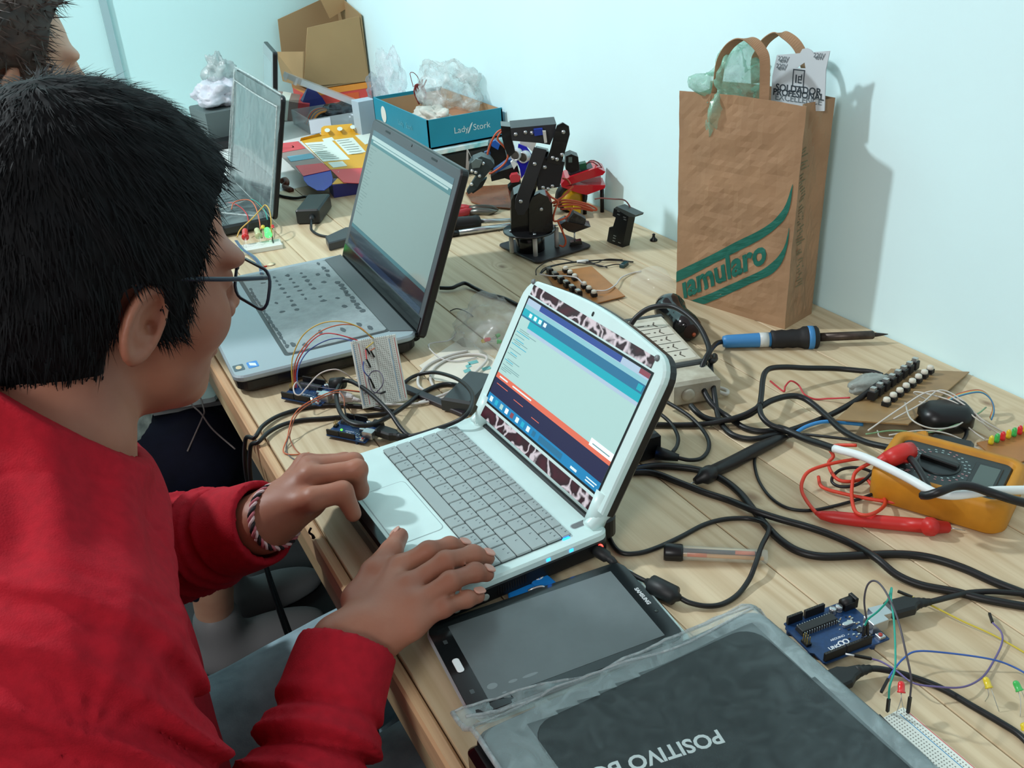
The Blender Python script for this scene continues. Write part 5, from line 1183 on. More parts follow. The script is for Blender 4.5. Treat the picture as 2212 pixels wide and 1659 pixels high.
for k, pts in enumerate(wb):
    c = wcols[k % len(wcols)]; q = [P(*p) for p in pts]
    tag(MB().tube(spline(q, 8), 0.0009, 6).build('bare_wire', mat('thin_wire_%d_%d_%d' % c, c, 0.4)), 'thin pale wire in the tangle between the tilted board and the small board with lights', 'wire', 'thin wires tangled between the brown boards')
rib = [P(*p) for p in ((1985, 912, .006), (2010, 890, .012), (2050, 862, .022), (2090, 848, .028), (2120, 846, .028), (2140, 862, .022), (2146, 885, .014), (2140, 905, .005))]
rt_ = thing('ribbon_cable', 'rainbow ribbon cable curving off the tilted brown board', 'cable', rib[0])
for k, c in enumerate(((70, 120, 160), (120, 170, 160), (206, 178, 96), (204, 110, 76), (150, 90, 70))):
    MB().tube([p+Vector((0.0011*(k-2)*0.8, 0.0011*(k-2), 0)) for p in spline(rib, 8)], 0.0008, 6).build('strand', mat('ribbon_%d' % k, c, 0.45), rt_, True)
cable('signal_wire', 'thin red wire kinked across the planks above the tilted board', [(1664, 823, .001), (1692, 845, .001), (1696, 835, .006), (1708, 823, .010), (1725, 832, .008), (1738, 852, .003), (1760, 862, .001), (1790, 861, .004), (1836, 859, .012)], 0.0011, mat('wire_red', (190, 54, 62), 0.4), 'wire')
cable('signal_wire', 'bright blue wire lying in front of the tilted brown board', [(1718, 935, .012), (1745, 920, .013), (1780, 911, .013), (1820, 913, .010), (1864, 917, .008)], 0.0022, mat('wire_bright_blue', (56, 136, 200), 0.35), 'wire')
# black adapter under the second board
ba = thing('power_adapter', 'rounded black adapter with a cord loop, behind the yellow multimeter', 'adapter', P(2000, 945, 0))
b = MB(); Mq = MW[ba.name].inverted() @ Matrix.Translation(P(2038, 925, 0.0)) @ Matrix.Rotation(math.radians(-30), 4, 'Z')
b.prism(rrect(0.060, 0.042, 0.018, 6), 0.0, 0.030, 0.008, M=Mq, smooth=True); b.build('adapter_body', m_black, ba)
Mq = MW[ba.name].inverted() @ Matrix.Translation(P(2050, 985, 0.0)) @ Matrix.Rotation(math.radians(-58), 4, 'Z')
MB().prism(rrect(0.044, 0.020, 0.005, 4), 0.0, 0.020, 0.003, M=Mq).build('plug', m_black, ba)
MB().tube(spline([P(2060, 925, .016), P(2078, 915, .014), P(2088, 930, .008), P(2083, 948, .006), P(2070, 958, .008)], 8), 0.0021, 8).build('cord', m_cab, ba, True)
# black cord with a white tag behind the first brown board
bt = thing('wire_bundle', 'bundle of thin black wires with a white tag behind the first brown board', 'wires', P(1280, 570, 0))
for k, pts in enumerate(([(1166, 592, .012), (1185, 578, .012), (1215, 570, .008), (1247, 566, .006), (1300, 562, .004), (1340, 563, .003), (1368, 566, .003)], [(1158, 594, .004), (1160, 580, .006), (1185, 564, .008), (1215, 560, .008), (1247, 567, .006), (1290, 572, .004), (1312, 578, .003)], [(1166, 592, .012), (1175, 580, .012), (1200, 572, .009), (1247, 565, .006), (1285, 568, .005), (1310, 560, .006), (1345, 561, .004)], [(1247, 566, .006), (1275, 566, .006), (1298, 576, .003), (1330, 571, .004), (1352, 572, .004)])):
    MB().tube(spline([P(*p) for p in pts], 6), 0.0009 if k != 0 else 0.0014, 6).build('wire', m_cab, bt, True)
MB().cyl(P(1246, 566, .006), P(1271, 564, .006), 0.0032, n=10).build('white_tag', mat('tag_white', (220, 224, 220), 0.4), bt, True)
MB().box(-0.009, 0.009, -0.004, 0.004, 0, 0.007, M=MW[bt.name].inverted() @ Matrix.Translation(P(1348, 576, 0)) @ Matrix.Rotation(0.5, 4, 'Z'), bev=0.001).build('dark_clip', mat('clip_teal', (30, 62, 66), 0.3), bt)
cable('signal_wire', 'thin white wire curving over the buttons of the first brown board', [(1165, 592, .014), (1190, 596, .014), (1220, 596, .015), (1245, 600, .017), (1258, 612, .014)], 0.0012, mat('wire_white', (206, 202, 200), 0.4), 'wire')
cable('signal_wire', 'pale wire leading from the first brown board toward the clear dome', [(1288, 628, .008), (1310, 627, .008), (1330, 615, .006), (1342, 600, .004), (1365, 590, .002), (1385, 586, .002)], 0.0012, mat('wire_white', (206, 202, 200), 0.4), 'wire')
# ================================================================ robot arm
ra_o = W(0.573, 1.392, 0); rn = VN
arm = thing('jointed_robot', 'black jointed robot arm on a square base plate with white standoffs', 'robot arm', ra_o)
m_acr = mat('black_acrylic', (22, 23, 25), 0.25, coat=0.3); m_acr2 = mat('black_matt', (44, 46, 50), 0.45); m_so = mat('nylon_white', (206, 204, 198), 0.5)
RI = MW[arm.name].inverted()
c0, c1, c2_ = W(0.537, 1.453, 0), W(0.549, 1.332, 0), W(0.668, 1.345, 0)
ex = (c2_-c1).normalized(); Mb2 = RI @ frame((c0+c2_)/2, ex)
MB().prism(rrect((c2_-c1).length, (c0-c1).length, 0.010, 5), 0.0025, 0.0055, 0.0004, M=Mb2).build('base_plate', m_acr2, arm)
b_r = [P(1106, 545, .0055), P(1157, 553, .0055), P(1203, 533, .0055), P(1120, 524, .0055)]
for p in b_r: 
    MB().cyl(p, p+Vector((0, 0, 0.035)), 0.0040, n=14).build('standoff', m_so, arm, True)
    MB().lathe([(0.0028, 0), (0.003, 0.0012), (0.0018, 0.002)], 10, 0, RI @ Matrix.Translation(p+Vector((0, 0, 0.0385)))).build('screw', m_silver, arm)
dc_ = RI @ W(0.5715, 1.394, 0.0395)
MB().lathe([(0.0445, 0), (0.046, 0.0008), (0.046, 0.0028), (0.0445, 0.0036)], 48, 0, Matrix.Translation(dc_)).build('turntable', m_acr, arm)
MB().lathe([(0.025, 0), (0.025, 0.034)], 32, 0, Matrix.Translation((dc_.x, dc_.y, 0.0056))).build('turntable_motor', m_acr, arm)
def sl(nm, pxs, d0, d1, m=None): return slab(arm, nm, pxs, ra_o, rn, d0, d1, m or m_acr)
sl('shoulder_block', [(1104, 503), (1104, 435), (1110, 421), (1125, 413), (1150, 412), (1150, 503)], -0.012, 0.03)
sl('shoulder_plate', [(1143, 507), (1143, 442), (1150, 427), (1167, 418), (1184, 426), (1193, 446), (1195, 496), (1172, 508)], -0.030, -0.024, m_acr)
sl('shoulder_block', [(1150, 503), (1148, 440), (1180, 425), (1193, 440), (1194, 498)], -0.022, 0.03)
sl('upper_arm', [(1113, 452), (1113, 433), (1154, 319), (1181, 325), (1144, 433), (1142, 448), (1132, 464), (1118, 464)], -0.034, -0.029, m_acr2)
sl('upper_arm', [(1118, 452), (1118, 433), (1160, 322), (1186, 328), (1150, 433), (1146, 448), (1134, 462)], -0.010, 0.012, m_acr)
sl('servo', [(1164, 338), (1220, 350), (1209, 404), (1162, 411)], -0.026, 0.012, mat('servo_case', (24, 25, 32), 0.3))
sl('elbow_plate', [(1198, 288), (1204, 271), (1216, 265), (1229, 273), (1231, 290), (1219, 334), (1211, 356), (1180, 350), (1190, 321)], -0.034, -0.029, m_acr)
sl('elbow_plate', [(1204, 288), (1208, 271), (1218, 267), (1229, 275), (1230, 290), (1219, 330), (1211, 350), (1188, 346)], 0.008, 0.012, m_acr)
sl('forearm', [(1103, 277), (1202, 268), (1198, 290), (1188, 313), (1166, 309), (1106, 304)], -0.025, 0.028, m_acr2)
sl('wrist', [(1082, 272), (1104, 274), (1107, 304), (1113, 328), (1100, 340), (1090, 320), (1084, 296)], -0.014, 0.020, m_acr)
sl('small_servo', [(1153, 280), (1172, 278), (1176, 291), (1155, 294)], -0.032, -0.024, mat('servo_blue', (36, 62, 160), 0.35))
sl('servo_horn', [(1172, 283), (1179, 283), (1182, 308), (1176, 309)], -0.037, -0.033, m_so)
for px, py, d in ((1114, 290, -.026), (1135, 286, -.026), (1149, 287, -.026), (1217, 285, -.035), (1194, 341, -.035), (1203, 344, -.035), (1155, 354, -.035), (1177, 361, -.027), (1214, 334, -.035), (1125, 435, -.035), (1169, 452, -.031), (1173, 405, -.027), (1184, 408, -.027), (1193, 402, -.027)):
    p = hit(px, py, Vector(ra_o)+rn*d, rn); MB().lathe([(0.0032, 0), (0.0034, 0.001), (0.0022, 0.0022)], 10, 0, RI @ frame(p, (0, 0, 1), -rn)).build('screw', m_silver, arm)
m_ow = mat('orange_brown_wire', (186, 84, 52), 0.45)
for k, (pts, d) in enumerate((([(1095, 276), (1075, 285), (1062, 305), (1055, 325), (1053, 334)], -.01), ([(1100, 276), (1085, 283), (1075, 300), (1090, 318), (1098, 330), (1095, 345), (1085, 358), (1065, 372), (1056, 375)], -.012), ([(1180, 413), (1190, 425), (1205, 435), (1200, 450), (1195, 470), (1200, 478), (1225, 468), (1236, 450)], -.02), ([(1190, 440), (1215, 425), (1235, 405), (1238, 402)], -.015), ([(1195, 440), (1220, 432), (1260, 438), (1285, 448), (1288, 454), (1275, 452), (1240, 442), (1205, 447)], -.0), ([(1195, 445), (1225, 437), (1265, 444), (1280, 455), (1250, 450), (1210, 452)], .004), ([(1205, 478), (1215, 500), (1222, 520), (1218, 532), (1208, 530)], -.01), ([(1215, 385), (1225, 388), (1232, 398)], .01))):
    q = [hit(x, y, Vector(ra_o)+rn*d, rn) for x, y in pts]; MB().tube(spline(q, 6), 0.0017, 7).build('wire', m_ow, arm, True)
# controller board on its pillars at the arm's base
sl('controller_plate', [(1207, 487), (1222, 478), (1276, 490), (1240, 503), (1228, 500)], -0.002, 0.03, m_acr)
sl('controller_parts', [(1228, 488), (1230, 472), (1240, 460), (1256, 468), (1266, 474), (1264, 484), (1246, 492)], 0.002, 0.02, mat('controller_dark', (62, 64, 62), 0.4, noise=(200, 0.5)))
for px, y0_, y1_ in ((1241, 500, 525), (1215, 492, 505)):
    MB().cyl(hit(px, y0_, Vector(ra_o)+rn*0.005, rn), hit(px, y1_, Vector(ra_o)+rn*0.005, rn), 0.0014, n=8).build('pillar', m_silver, arm, True)
sl('pillar_foot', [(1230, 532), (1232, 524), (1256, 520), (1258, 528)], 0.0, 0.012, m_acr)
# ================================================================ battery holder and bits by the wall
bh = thing('battery_holder', 'empty black battery holder leaning upright near the wall', 'battery holder', W(0.715, 1.335, 0))
hx_ = Vector((0.7095, 1.335, TZ)); hn = Vector((1, 0.15, 0)).normalized()
out = [(1311, 521), (1316, 491), (1324, 490), (1330, 470), (1323, 466), (1326, 450), (1358, 467), (1344, 538)]
slab(bh, 'holder_body', out, hx_, hn, 0.0, 0.0165, m_black)
slab(bh, 'holder_end', [(1327, 450), (1332, 446), (1373, 465), (1371, 469), (1358, 468)], hx_, hn, -0.001, 0.018, mat('holder_edge', (70, 78, 78), 0.4))
for px, py in ((1333, 455), (1333, 462), (1346, 468), (1347, 473), (1325, 508), (1324, 513), (1323, 519), (1335, 523), (1333, 531)):
    slab(bh, 'contact', [(px, py), (px+5, py+2), (px+5, py+3.2), (px, py+1.4)], hx_, hn, -0.0012, 0.0, m_pin)
q = [PX(*p) for p in ((1363, 458, .728), (1360, 445, .728), (1348, 432, .728), (1325, 430, .73), (1300, 428, .73), (1285, 430, .725))]
MB().tube(spline(q, 6), 0.0013, 6).build('wire', mat('wire_darkred', (110, 56, 52), 0.45), bh, True)
kn = P(1412, 520, 0); MB_ = MB().lathe([(0.0065, 0), (0.007, 0.002), (0.003, 0.006), (0.0022, 0.010), (0.003, 0.012), (0.001, 0.0135)], 14, 0, Matrix.Translation(kn))
tag(MB_.build('push_pin', m_black), 'tiny black push pin standing on the planks between battery holder and paper bag', 'pin')
# ================================================================ red robot car
car_o = W(0.742, 1.50, 0); cn = VN
car = thing('robot_car', 'small red acrylic robot car against the wall behind the robot arm', 'robot car', car_o)
m_red = mat('red_acrylic', (196, 26, 40), 0.2, coat=0.4, trans=0.0)
def cs(nm, pxs, d0, d1, m): return slab(car, nm, pxs, car_o, cn, d0, d1, m)
cs('upper_plate', [(1212, 398), (1222, 386), (1262, 372), (1290, 362), (1308, 371), (1302, 378), (1260, 390), (1214, 405)], -0.02, 0.035, m_red)
cs('lower_plate', [(1213, 404), (1245, 400), (1308, 400), (1306, 407), (1268, 421), (1252, 418)], -0.02, 0.03, m_red)
cs('clear_side', [(1244, 396), (1298, 380), (1300, 400), (1262, 414), (1246, 410)], 0.0, 0.004, mat('pink_acrylic', (206, 120, 124), 0.15, alpha=0.6))
cs('sensor_box', [(1222, 338), (1234, 333), (1249, 339), (1252, 366), (1232, 374), (1222, 366)], -0.01, 0.02, m_black)
cs('sensor_lens', [(1228, 340), (1236, 340), (1236, 351), (1228, 351)], -0.012, -0.010, mat('lens_grey', (96, 112, 108), 0.2))
cs('terminal', [(1252, 355), (1266, 352), (1268, 366), (1254, 369)], -0.008, 0.008, mat('terminal_green', (26, 104, 70), 0.4))
cs('circuit_board', [(1228, 376), (1290, 360), (1294, 366), (1232, 381)], -0.012, 0.03, mat('board_dark', (46, 52, 60), 0.4, noise=(200, 0.4)))
ctr_ = RT(1236, 432, (Vector(car_o)-CAM).length*1.01)
b = MB(); Mq = MW[car.name].inverted() @ frame(ctr_, (0, 0, 1), -cn+Vector((0.3, 0, 0)))
b.lathe([(0.011, -0.012), (0.020, -0.012), (0.021, 0.0), (0.020, 0.012), (0.011, 0.012)], 28, 0, Mq); b.build('wheel_hub', mat('hub_yellow', (206, 166, 24), 0.4), car)
b = MB(); Mq = MW[car.name].inverted() @ frame(ctr_+cn*0.02, (0, 0, 1), -cn+Vector((0.3, 0, 0)))
b.lathe([(0.021, -0.012), (0.030, -0.010), (0.031, 0), (0.030, 0.010), (0.021, 0.012)], 28, 0, Mq); b.build('tyre', m_hdr, car)
cs('gear_motor', [(1240, 440), (1255, 446), (1254, 462), (1240, 458)], -0.01, 0.015, mat('hub_yellow', (206, 166, 24), 0.4))
for pts in ([(1265, 358), (1275, 347), (1290, 350), (1300, 362)], [(1262, 356), (1278, 350), (1292, 358)]):
    q = [hit(x, y, car_o, cn) for x, y in pts]; MB().tube(spline(q, 5), 0.0010, 6).build('wire', mat('wire_darkred', (110, 56, 52), 0.45), car, True)
for px, d in ((1262, 0.02), (1300, 0.025)): MB().cyl(hit(px, 400, Vector(car_o)+cn*d, cn), Vector((hit(px, 400, Vector(car_o)+cn*d, cn).x, hit(px, 400, Vector(car_o)+cn*d, cn).y, TZ)), 0.004, n=8).build('support_post', m_black, car, True)
# ================================================================ sensor robot left of the arm
hd_o = W(0.600, 1.60, 0)
hd = thing('sensor_robot', 'blue-faced sensor robot with two silver round eyes behind the robot arm', 'robot', hd_o)
def hs(nm, pxs, d0, d1, m): return slab(hd, nm, pxs, hd_o, VN, d0, d1, m)
hs('face_plate', [(1120, 311), (1138, 318), (1148, 333), (1147, 350), (1136, 372), (1126, 386), (1123, 365), (1115, 345), (1118, 325)], -0.003, 0.001, mat('face_blue', (36, 34, 176), 0.3))
hs('white_block', [(1124, 303), (1160, 303), (1152, 330), (1140, 318), (1123, 312)], 0.004, 0.03, m_so)
for px, py in ((1114, 333), (1131, 338)):
    p = hit(px+5, py-2, Vector(hd_o)+VN*-0.004, VN); Mq = MW[hd.name].inverted() @ frame(p, (0, 0, 1), (-0.75, -0.62, 0.1))
    o = MB().lathe([(0.0105, 0), (0.0105, 0.016), (0.0085, 0.0165), (0.0082, 0.0145), (0.0, 0.0145)], 20, 0, Mq, cap=False).build('sensor_eye', mat('eye_silver', (196, 200, 206), 0.3, 0.5), hd)
    MB().lathe([(0.0081, 0.0146), (0.0001, 0.0150)], 16, 0, Mq, cap=False).build('eye_mesh', mat('eye_dark', (66, 62, 56), 0.6), o)
hs('white_tube', [(1103, 351), (1108, 347), (1118, 354), (1110, 366)], -0.012, 0.0, mat('tube_white', (236, 240, 240), 0.3))
hs('blue_board', [(1066, 368), (1098, 345), (1106, 344), (1104, 354), (1072, 374)], -0.002, 0.012, mat('board_blue', (38, 84, 150), 0.35, noise=(160, 0.3)))
hs('body', [(1060, 382), (1075, 372), (1118, 358), (1124, 385), (1126, 398), (1090, 385), (1062, 392)], 0.005, 0.04, mat('robot_body', (26, 28, 30), 0.35))
hs('red_cap', [(1101, 385), (1105, 378), (1118, 376), (1125, 384), (1121, 393), (1104, 395)], -0.015, 0.0, mat('cap_red', (206, 66, 76), 0.35))
hs('cap_base', [(1102, 392), (1122, 391), (1124, 400), (1108, 398)], -0.012, 0.004, m_black)
hs('leg', [(1097, 405), (1105, 398), (1126, 398), (1122, 420), (1105, 422)], 0.0, 0.02, m_black)
hs('foot', [(1098, 412), (1110, 410), (1112, 432), (1104, 440)], 0.0, 0.012, mat('foot_brown', (120, 62, 48), 0.5))
# dark gripper with bright screws
gr_o = W(0.58, 1.66, 0)
gr = thing('robot_gripper', 'dark grey robot gripper with bright screws lying behind the silver laptop lid', 'robot gripper', gr_o)
def gs(nm, pxs, d0, d1, m): return slab(gr, nm, pxs, gr_o, VN, d0, d1, m)
m_gg = mat('gripper_grey', (62, 74, 76), 0.35)
gs('gripper_body', [(1014, 355), (1022, 345), (1040, 338), (1060, 345), (1068, 356), (1056, 372), (1040, 392), (1028, 380), (1012, 372)], -0.01, 0.025, m_gg)
gs('motor_end', [(1018, 352), (1028, 343), (1042, 347), (1036, 362), (1020, 364)], -0.018, -0.01, mat('motor_grey', (120, 136, 136), 0.3, 0.3))
gs('claw', [(1026, 385), (1038, 372), (1046, 380), (1030, 408), (1012, 420), (1008, 414)], -0.012, 0.002, m_gg)
gs('claw', [(1040, 392), (1052, 385), (1042, 404), (1022, 418), (1016, 414)], 0.006, 0.02, mat('claw_dark', (30, 36, 38), 0.3))
gs('clip', [(1006, 366), (1008, 325), (1011, 324), (1012, 350), (1020, 345), (1012, 326), (1008, 322), (1024, 350), (1014, 368)], 0.02, 0.024, mat('clip_pale', (196, 190, 184), 0.4))
for px, py in ((1044, 353), (1020, 369), (1028, 372), (1036, 380), (1019, 398)):
    p = hit(px, py, Vector(gr_o)+VN*-0.014, VN); MB().ball(MW[gr.name].inverted() @ p, 0.0034, 8).build('screw', mat('screw_bright', (236, 240, 240), 0.2, 0.7), gr)
# black mouse-like motor behind with blue connector
mt_o = W(0.62, 1.72, 0)
mt = thing('servo_motor', 'black servo with a blue top hanging behind the gripper', 'motor', mt_o)
slab(mt, 'motor_case', [(1052, 340), (1056, 310), (1068, 305), (1090, 318), (1096, 345), (1080, 358), (1056, 356)], mt_o, VN, 0, 0.03, m_black)
slab(mt, 'blue_top', [(1060, 308), (1070, 303), (1080, 312), (1076, 324), (1062, 316)], mt_o, VN, -0.008, 0.0, mat('motor_blue', (40, 92, 176), 0.35))
slab(mt, 'connector', [(1046, 330), (1056, 326), (1060, 332), (1056, 342), (1047, 338)], mt_o, VN, -0.02, -0.008, mat('conn_blue', (40, 70, 110), 0.4))
# copper-clad sheet
cb = [P(*p) for p in ((1006, 418, .002), (1040, 404, .002), (1100, 400, .002), (1118, 432, .002), (1108, 452, .002), (1050, 447, .002), (1018, 437, .002))]
b = MB().loft([cb, [p+Vector((0, 0, 0.002)) for p in cb]]); tag(b.build('copper_board', mat('brown_gloss_board', (150, 92, 62), 0.2, noise=(20, 0.2), coat=0.3)), 'glossy reddish-brown bare board lying under the gripper', 'circuit board')
# ================================================================ tools
def on(px, py, h): return P(px, py, h)
pl = thing('pliers', 'pliers with red handles lying left of the robot arm', 'pliers', P(1030, 455, 0))
for k, (a, c_, e) in enumerate((((940, 455), (985, 449), (1018, 450)), ((940, 470), (985, 463), (1018, 455)))):
    MB().tube(spline([on(*a, .008), on(*c_, .008), on(*e, .008)], 6), [0.0075]*11+[0.006]*2, 10).build('handle', mat('plier_red', (176, 44, 52), 0.4), pl, True)
b = MB(); b.tube([on(1014, 452, .008), on(1030, 451, .008), on(1050, 452, .008), on(1064, 450, .007), on(1076, 453, .006)], [0.006, 0.0085, 0.009, 0.006, 0.002], 10); b.build('jaws', mat('plier_steel', (96, 92, 84), 0.35, 0.7), pl, True)
b = MB(); b.tube([on(1014, 459, .006), on(1035, 457, .006), on(1055, 458, .006), on(1074, 456, .005)], [0.005, 0.007, 0.007, 0.002], 10); b.build('jaws', mat('plier_steel2', (120, 122, 116), 0.3, 0.7), pl, True)
sd = thing('screwdriver', 'black and yellow handled screwdriver with a bright shaft, nearest the robot arm', 'screwdriver', P(1030, 480, 0))
MB().tube([on(930, 492, .014), on(960, 488, .014), on(990, 483, .014), on(1022, 480, .014), on(1030, 479, .014), on(1036, 478, .014)], [0.013, 0.0145, 0.013, 0.012, 0.0135, 0.011], 16).build('handle', mat('driver_black', (26, 26, 26), 0.45), sd, True)
MB().tube([on(975, 492, .008), on(990, 490, .007), on(1006, 488, .008)], [0.003, 0.0075, 0.003], 10).build('yellow_inlay', mat('driver_yellow', (206, 156, 40), 0.45), sd, True)
MB().tube([on(1036, 478, .014), on(1070, 477, .010), on(1112, 475, .006)], [0.0042, 0.0042, 0.0036], 10).build('shaft', m_silver, sd, True)
pe = thing('pen', 'silver pen with a black end in front of the screwdriver', 'pen', P(1040, 495, 0))
MB().cyl(on(991, 503, .006), on(1110, 486, .006), 0.0055, n=14).build('barrel', mat('pen_silver', (186, 190, 192), 0.25, 0.8), pe, True)
MB().cyl(on(970, 506, .006), on(991, 503, .006), 0.0056, n=14).build('end_cap', m_black, pe, True)
# ================================================================ far end of the bench
ad = thing('power_adapter', 'black laptop charger block with a cord between the two far laptops', 'adapter', P(668, 470, 0))
a, b_, c_ = P(642, 486, 0.0), P(693, 484, 0.0), P(655, 447, 0.0)
Mq = MW[ad.name].inverted() @ frame((a+b_)/2, b_-a); dl = 0.105; wq = (b_-a).length
MB().prism(rrect(wq, dl, 0.004, 3, 0, dl/2), 0.0, 0.030, 0.003, M=Mq).build('adapter_body', mat('adapter_black', (28, 32, 33), 0.4), ad)
MB().tube(spline([P(673, 473, .014), P(672, 487, .010), P(674, 498, .004), P(690, 508, .003), P(720, 513, .003), P(745, 515, .004)], 6), 0.0026, 8).build('cord', m_cab, ad, True)
MB().tube([P(674, 466, .016), P(673, 476, .013)], [0.007, 0.0045], 8).build('strain_relief', m_cab2, ad, True)
cable('power_cable', 'black cord running behind the far wrapped laptop to the charger block', [(596, 420, .004), (615, 425, .003), (640, 428, .004), (660, 425, .006), (672, 428, .010)], 0.003, m_cab)
dr = thing('optical_drive', 'flat dark drive poking out behind the hinge of the silver laptop', 'drive', P(735, 525, 0))
MB().prism([(p.x-P(735, 525, 0).x, p.y-P(735, 525, 0).y) for p in (P(705, 528, 0), P(712, 543, 0), P(760, 530, 0), P(780, 505, 0), P(748, 508, 0))], 0.0, 0.016, 0.002).build('drive_body', mat('drive_grey', (54, 58, 62), 0.35), dr)
nv = thing('carton', 'small navy and yellow carton under the unfolded printed card', 'box', P(735, 415, 0))
Mq = MW[nv.name].inverted() @ frame(P(722, 428, 0), P(772, 420, 0)-P(722, 428, 0))
MB().box(0, 0.075, 0, 0.05, 0, 0.028, M=Mq, bev=0.0008).build('carton_body', mat('carton_navy', (34, 34, 96), 0.45), nv)
MB().prism([(0.0, 0.005), (0.03, -0.0005), (0.06, 0.02), (0.02, 0.045)], 0.0275, 0.0288, M=Mq).build('yellow_panel', mat('card_yellow', (222, 164, 38), 0.45), nv)
# unfolded printed card
uc = thing('unfolded_carton', 'unfolded yellow, red and grey printed carton lying beyond the silver laptop', 'carton', P(700, 340, 0.03))
m_cy, m_crd, m_cgr, m_cbl, m_cwh = mat('card_yellow', (222, 164, 38), 0.45), mat('card_red', (214, 76, 82), 0.45), mat('card_taupe', (150, 132, 126), 0.45), mat('card_blue', (44, 62, 168), 0.4), mat('card_white', (224, 234, 224), 0.5)
def cpoly(nm, pxs, h, m, par=None, th_=0.0012):
    q = [P(x, y, h if not isinstance(h, (list, tuple)) else h[i]) for i, (x, y) in enumerate(pxs)]
    b = MB().loft([[p-Vector((0, 0, th_)) for p in q], q]); return b.build(nm, m, par or uc, True)
cpoly('yellow_panel', [(650, 303), (700, 293), (770, 284), (806, 280), (790, 362), (714, 366)], .031, m_cy)
cpoly('yellow_flap', [(693, 293), (694, 276), (700, 272), (760, 267), (768, 284), (740, 289)], [.031, .045, .047, .047, .031, .031], m_cy)
cpoly('yellow_edge', [(648, 304), (650, 298), (690, 288), (695, 293), (670, 299)], [.031, .038, .038, .031, .031], m_cy)
cpoly('left_panel', [(604, 310), (645, 305), (714, 367), (655, 380), (604, 335)], .031, m_cgr)
for nm, pxs, m in (('red_area', [(604, 310), (643, 305), (660, 320), (606, 330)], m_crd), ('red_area', [(638, 358), (697, 352), (714, 367), (655, 380)], m_crd), ('blue_picture', [(620, 338), (672, 331), (680, 341), (628, 349)], mat('card_sky', (110, 170, 190), 0.45)), ('white_area', [(604, 318), (632, 314), (636, 318), (606, 326)], m_cwh)): cpoly(nm, pxs, .0318, m, th_=0.0006)
cpoly('blue_lobe', [(655, 380), (714, 367), (719, 385), (717, 398), (700, 411), (685, 411), (665, 400), (656, 388)], .0305, m_cbl)
cpoly('red_flap', [(714, 366), (790, 361), (786, 396), (742, 394)], .0306, m_crd)
for pxs in ([(658, 309), (717, 304), (756, 344), (698, 349)], [(722, 302), (762, 297), (790, 328), (752, 334)], [(767, 292), (800, 288), (796, 310), (789, 312)], [(696, 300), (717, 296), (723, 303), (700, 306)], [(708, 351), (740, 348), (750, 358), (720, 362)]): cpoly('white_panel', pxs, .0318, m_cwh, th_=0.0006)
b = MB(); rnd = random.Random(8)
for (x0_, y0_, x1_, y1_, n_) in ((664, 313, 700, 310, 9), (728, 304, 760, 300, 7)):
    for k in range(n_):
        f = k/n_; a_ = (x0_+36*f, y0_+33*f); e_ = (x1_+36*f-rnd.uniform(0, 14), y1_+34*f+rnd.uniform(0, 1)); h = .0324
        b.poly([P(a_[0], a_[1], h), P(e_[0], e_[1], h), P(e_[0], e_[1]+0.9, h), P(a_[0], a_[1]+0.9, h)])
b.build('text_lines', mat('card_text', (150, 160, 150), 0.6), uc, True)['kind'] = 'stuff'
for cx_, cy_ in ((707, 281), (734, 278), (762, 274)): cpoly('white_icon', [(cx_+6*math.cos(k*math.pi/5), cy_+4.2*math.sin(k*math.pi/5)) for k in range(10)], .0445, m_cwh, th_=0.0008)
text('i', 0.010, MW[uc.name].inverted() @ Matrix.Translation(P(731, 371, .0312)) @ Matrix.Rotation(-0.4, 4, 'Z'), m_cwh, uc)
# ---- clear parts organiser with open lid
m_clear = mat('clear_box', (214, 226, 230), 0.15, alpha=0.33, spec=0.7)
og0 = W(0.533, 2.532, 0); OW, OD, OH = 0.185, 0.165, 0.040
og = thing('parts_box', 'clear plastic parts box with its lid propped open on the white table', 'box', og0)
b = MB(); tk = 0.003
b.box(0, OW, 0, OD, 0, tk); b.box(0, OW, 0, tk, tk, OH); b.box(0, OW, OD-tk, OD, tk, OH); b.box(0, tk, tk, OD-tk, tk, OH); b.box(OW-tk, OW, tk, OD-tk, tk, OH)
b.box(OW*0.78, OW*0.78+0.002, tk, OD-tk, tk, OH*0.9)
b.build('tub', m_clear, og)
Ml = Matrix.Translation((OW, 0, OH+0.001)) @ Matrix.Rotation(math.radians(28), 4, 'Y')
b = MB(); b.box(-OW*1.15, 0, 0, OD, 0, 0.003, M=Ml); b.box(-OW*1.15, 0, 0, 0.003, -0.012, 0, M=Ml); b.box(-OW*1.15, 0, OD-0.003, OD, -0.012, 0, M=Ml); b.box(-OW*1.15, -OW*1.15+0.003, 0, OD, -0.012, 0, M=Ml)
for y in (0.03, OD-0.045): b.box(-OW*1.15-0.006, -OW*1.15, y, y+0.014, -0.018, 0.001, M=Ml)
b.build('lid', mat('clear_lid', (222, 230, 234), 0.15, alpha=0.4, spec=0.7), og)
MB().box(-0.0008, 0.058, -0.001, -0.0002, 0.002, OH-0.002).build('paper_label', mat('label_paper', (226, 228, 236), 0.6), og)
for k, c in enumerate(((196, 130, 60), (90, 110, 130), (206, 150, 80), (70, 100, 110), (200, 90, 60), (150, 160, 150))):
    q = [og0+Vector(p) for p in ((0.012, 0.035+0.010*k, 0.012), (0.035, 0.04+0.010*k, 0.040), (0.065, 0.045+0.010*k, 0.045), (0.095, 0.05+0.010*k, 0.03))]
    tag(MB().tube(spline(q, 6), 0.0032, 6).build('ribbon_strand', mat('rainbow_%d' % k, c, 0.45)), 'strand of the rainbow wires curved in the clear parts box', 'wire', 'rainbow wires in the parts box')
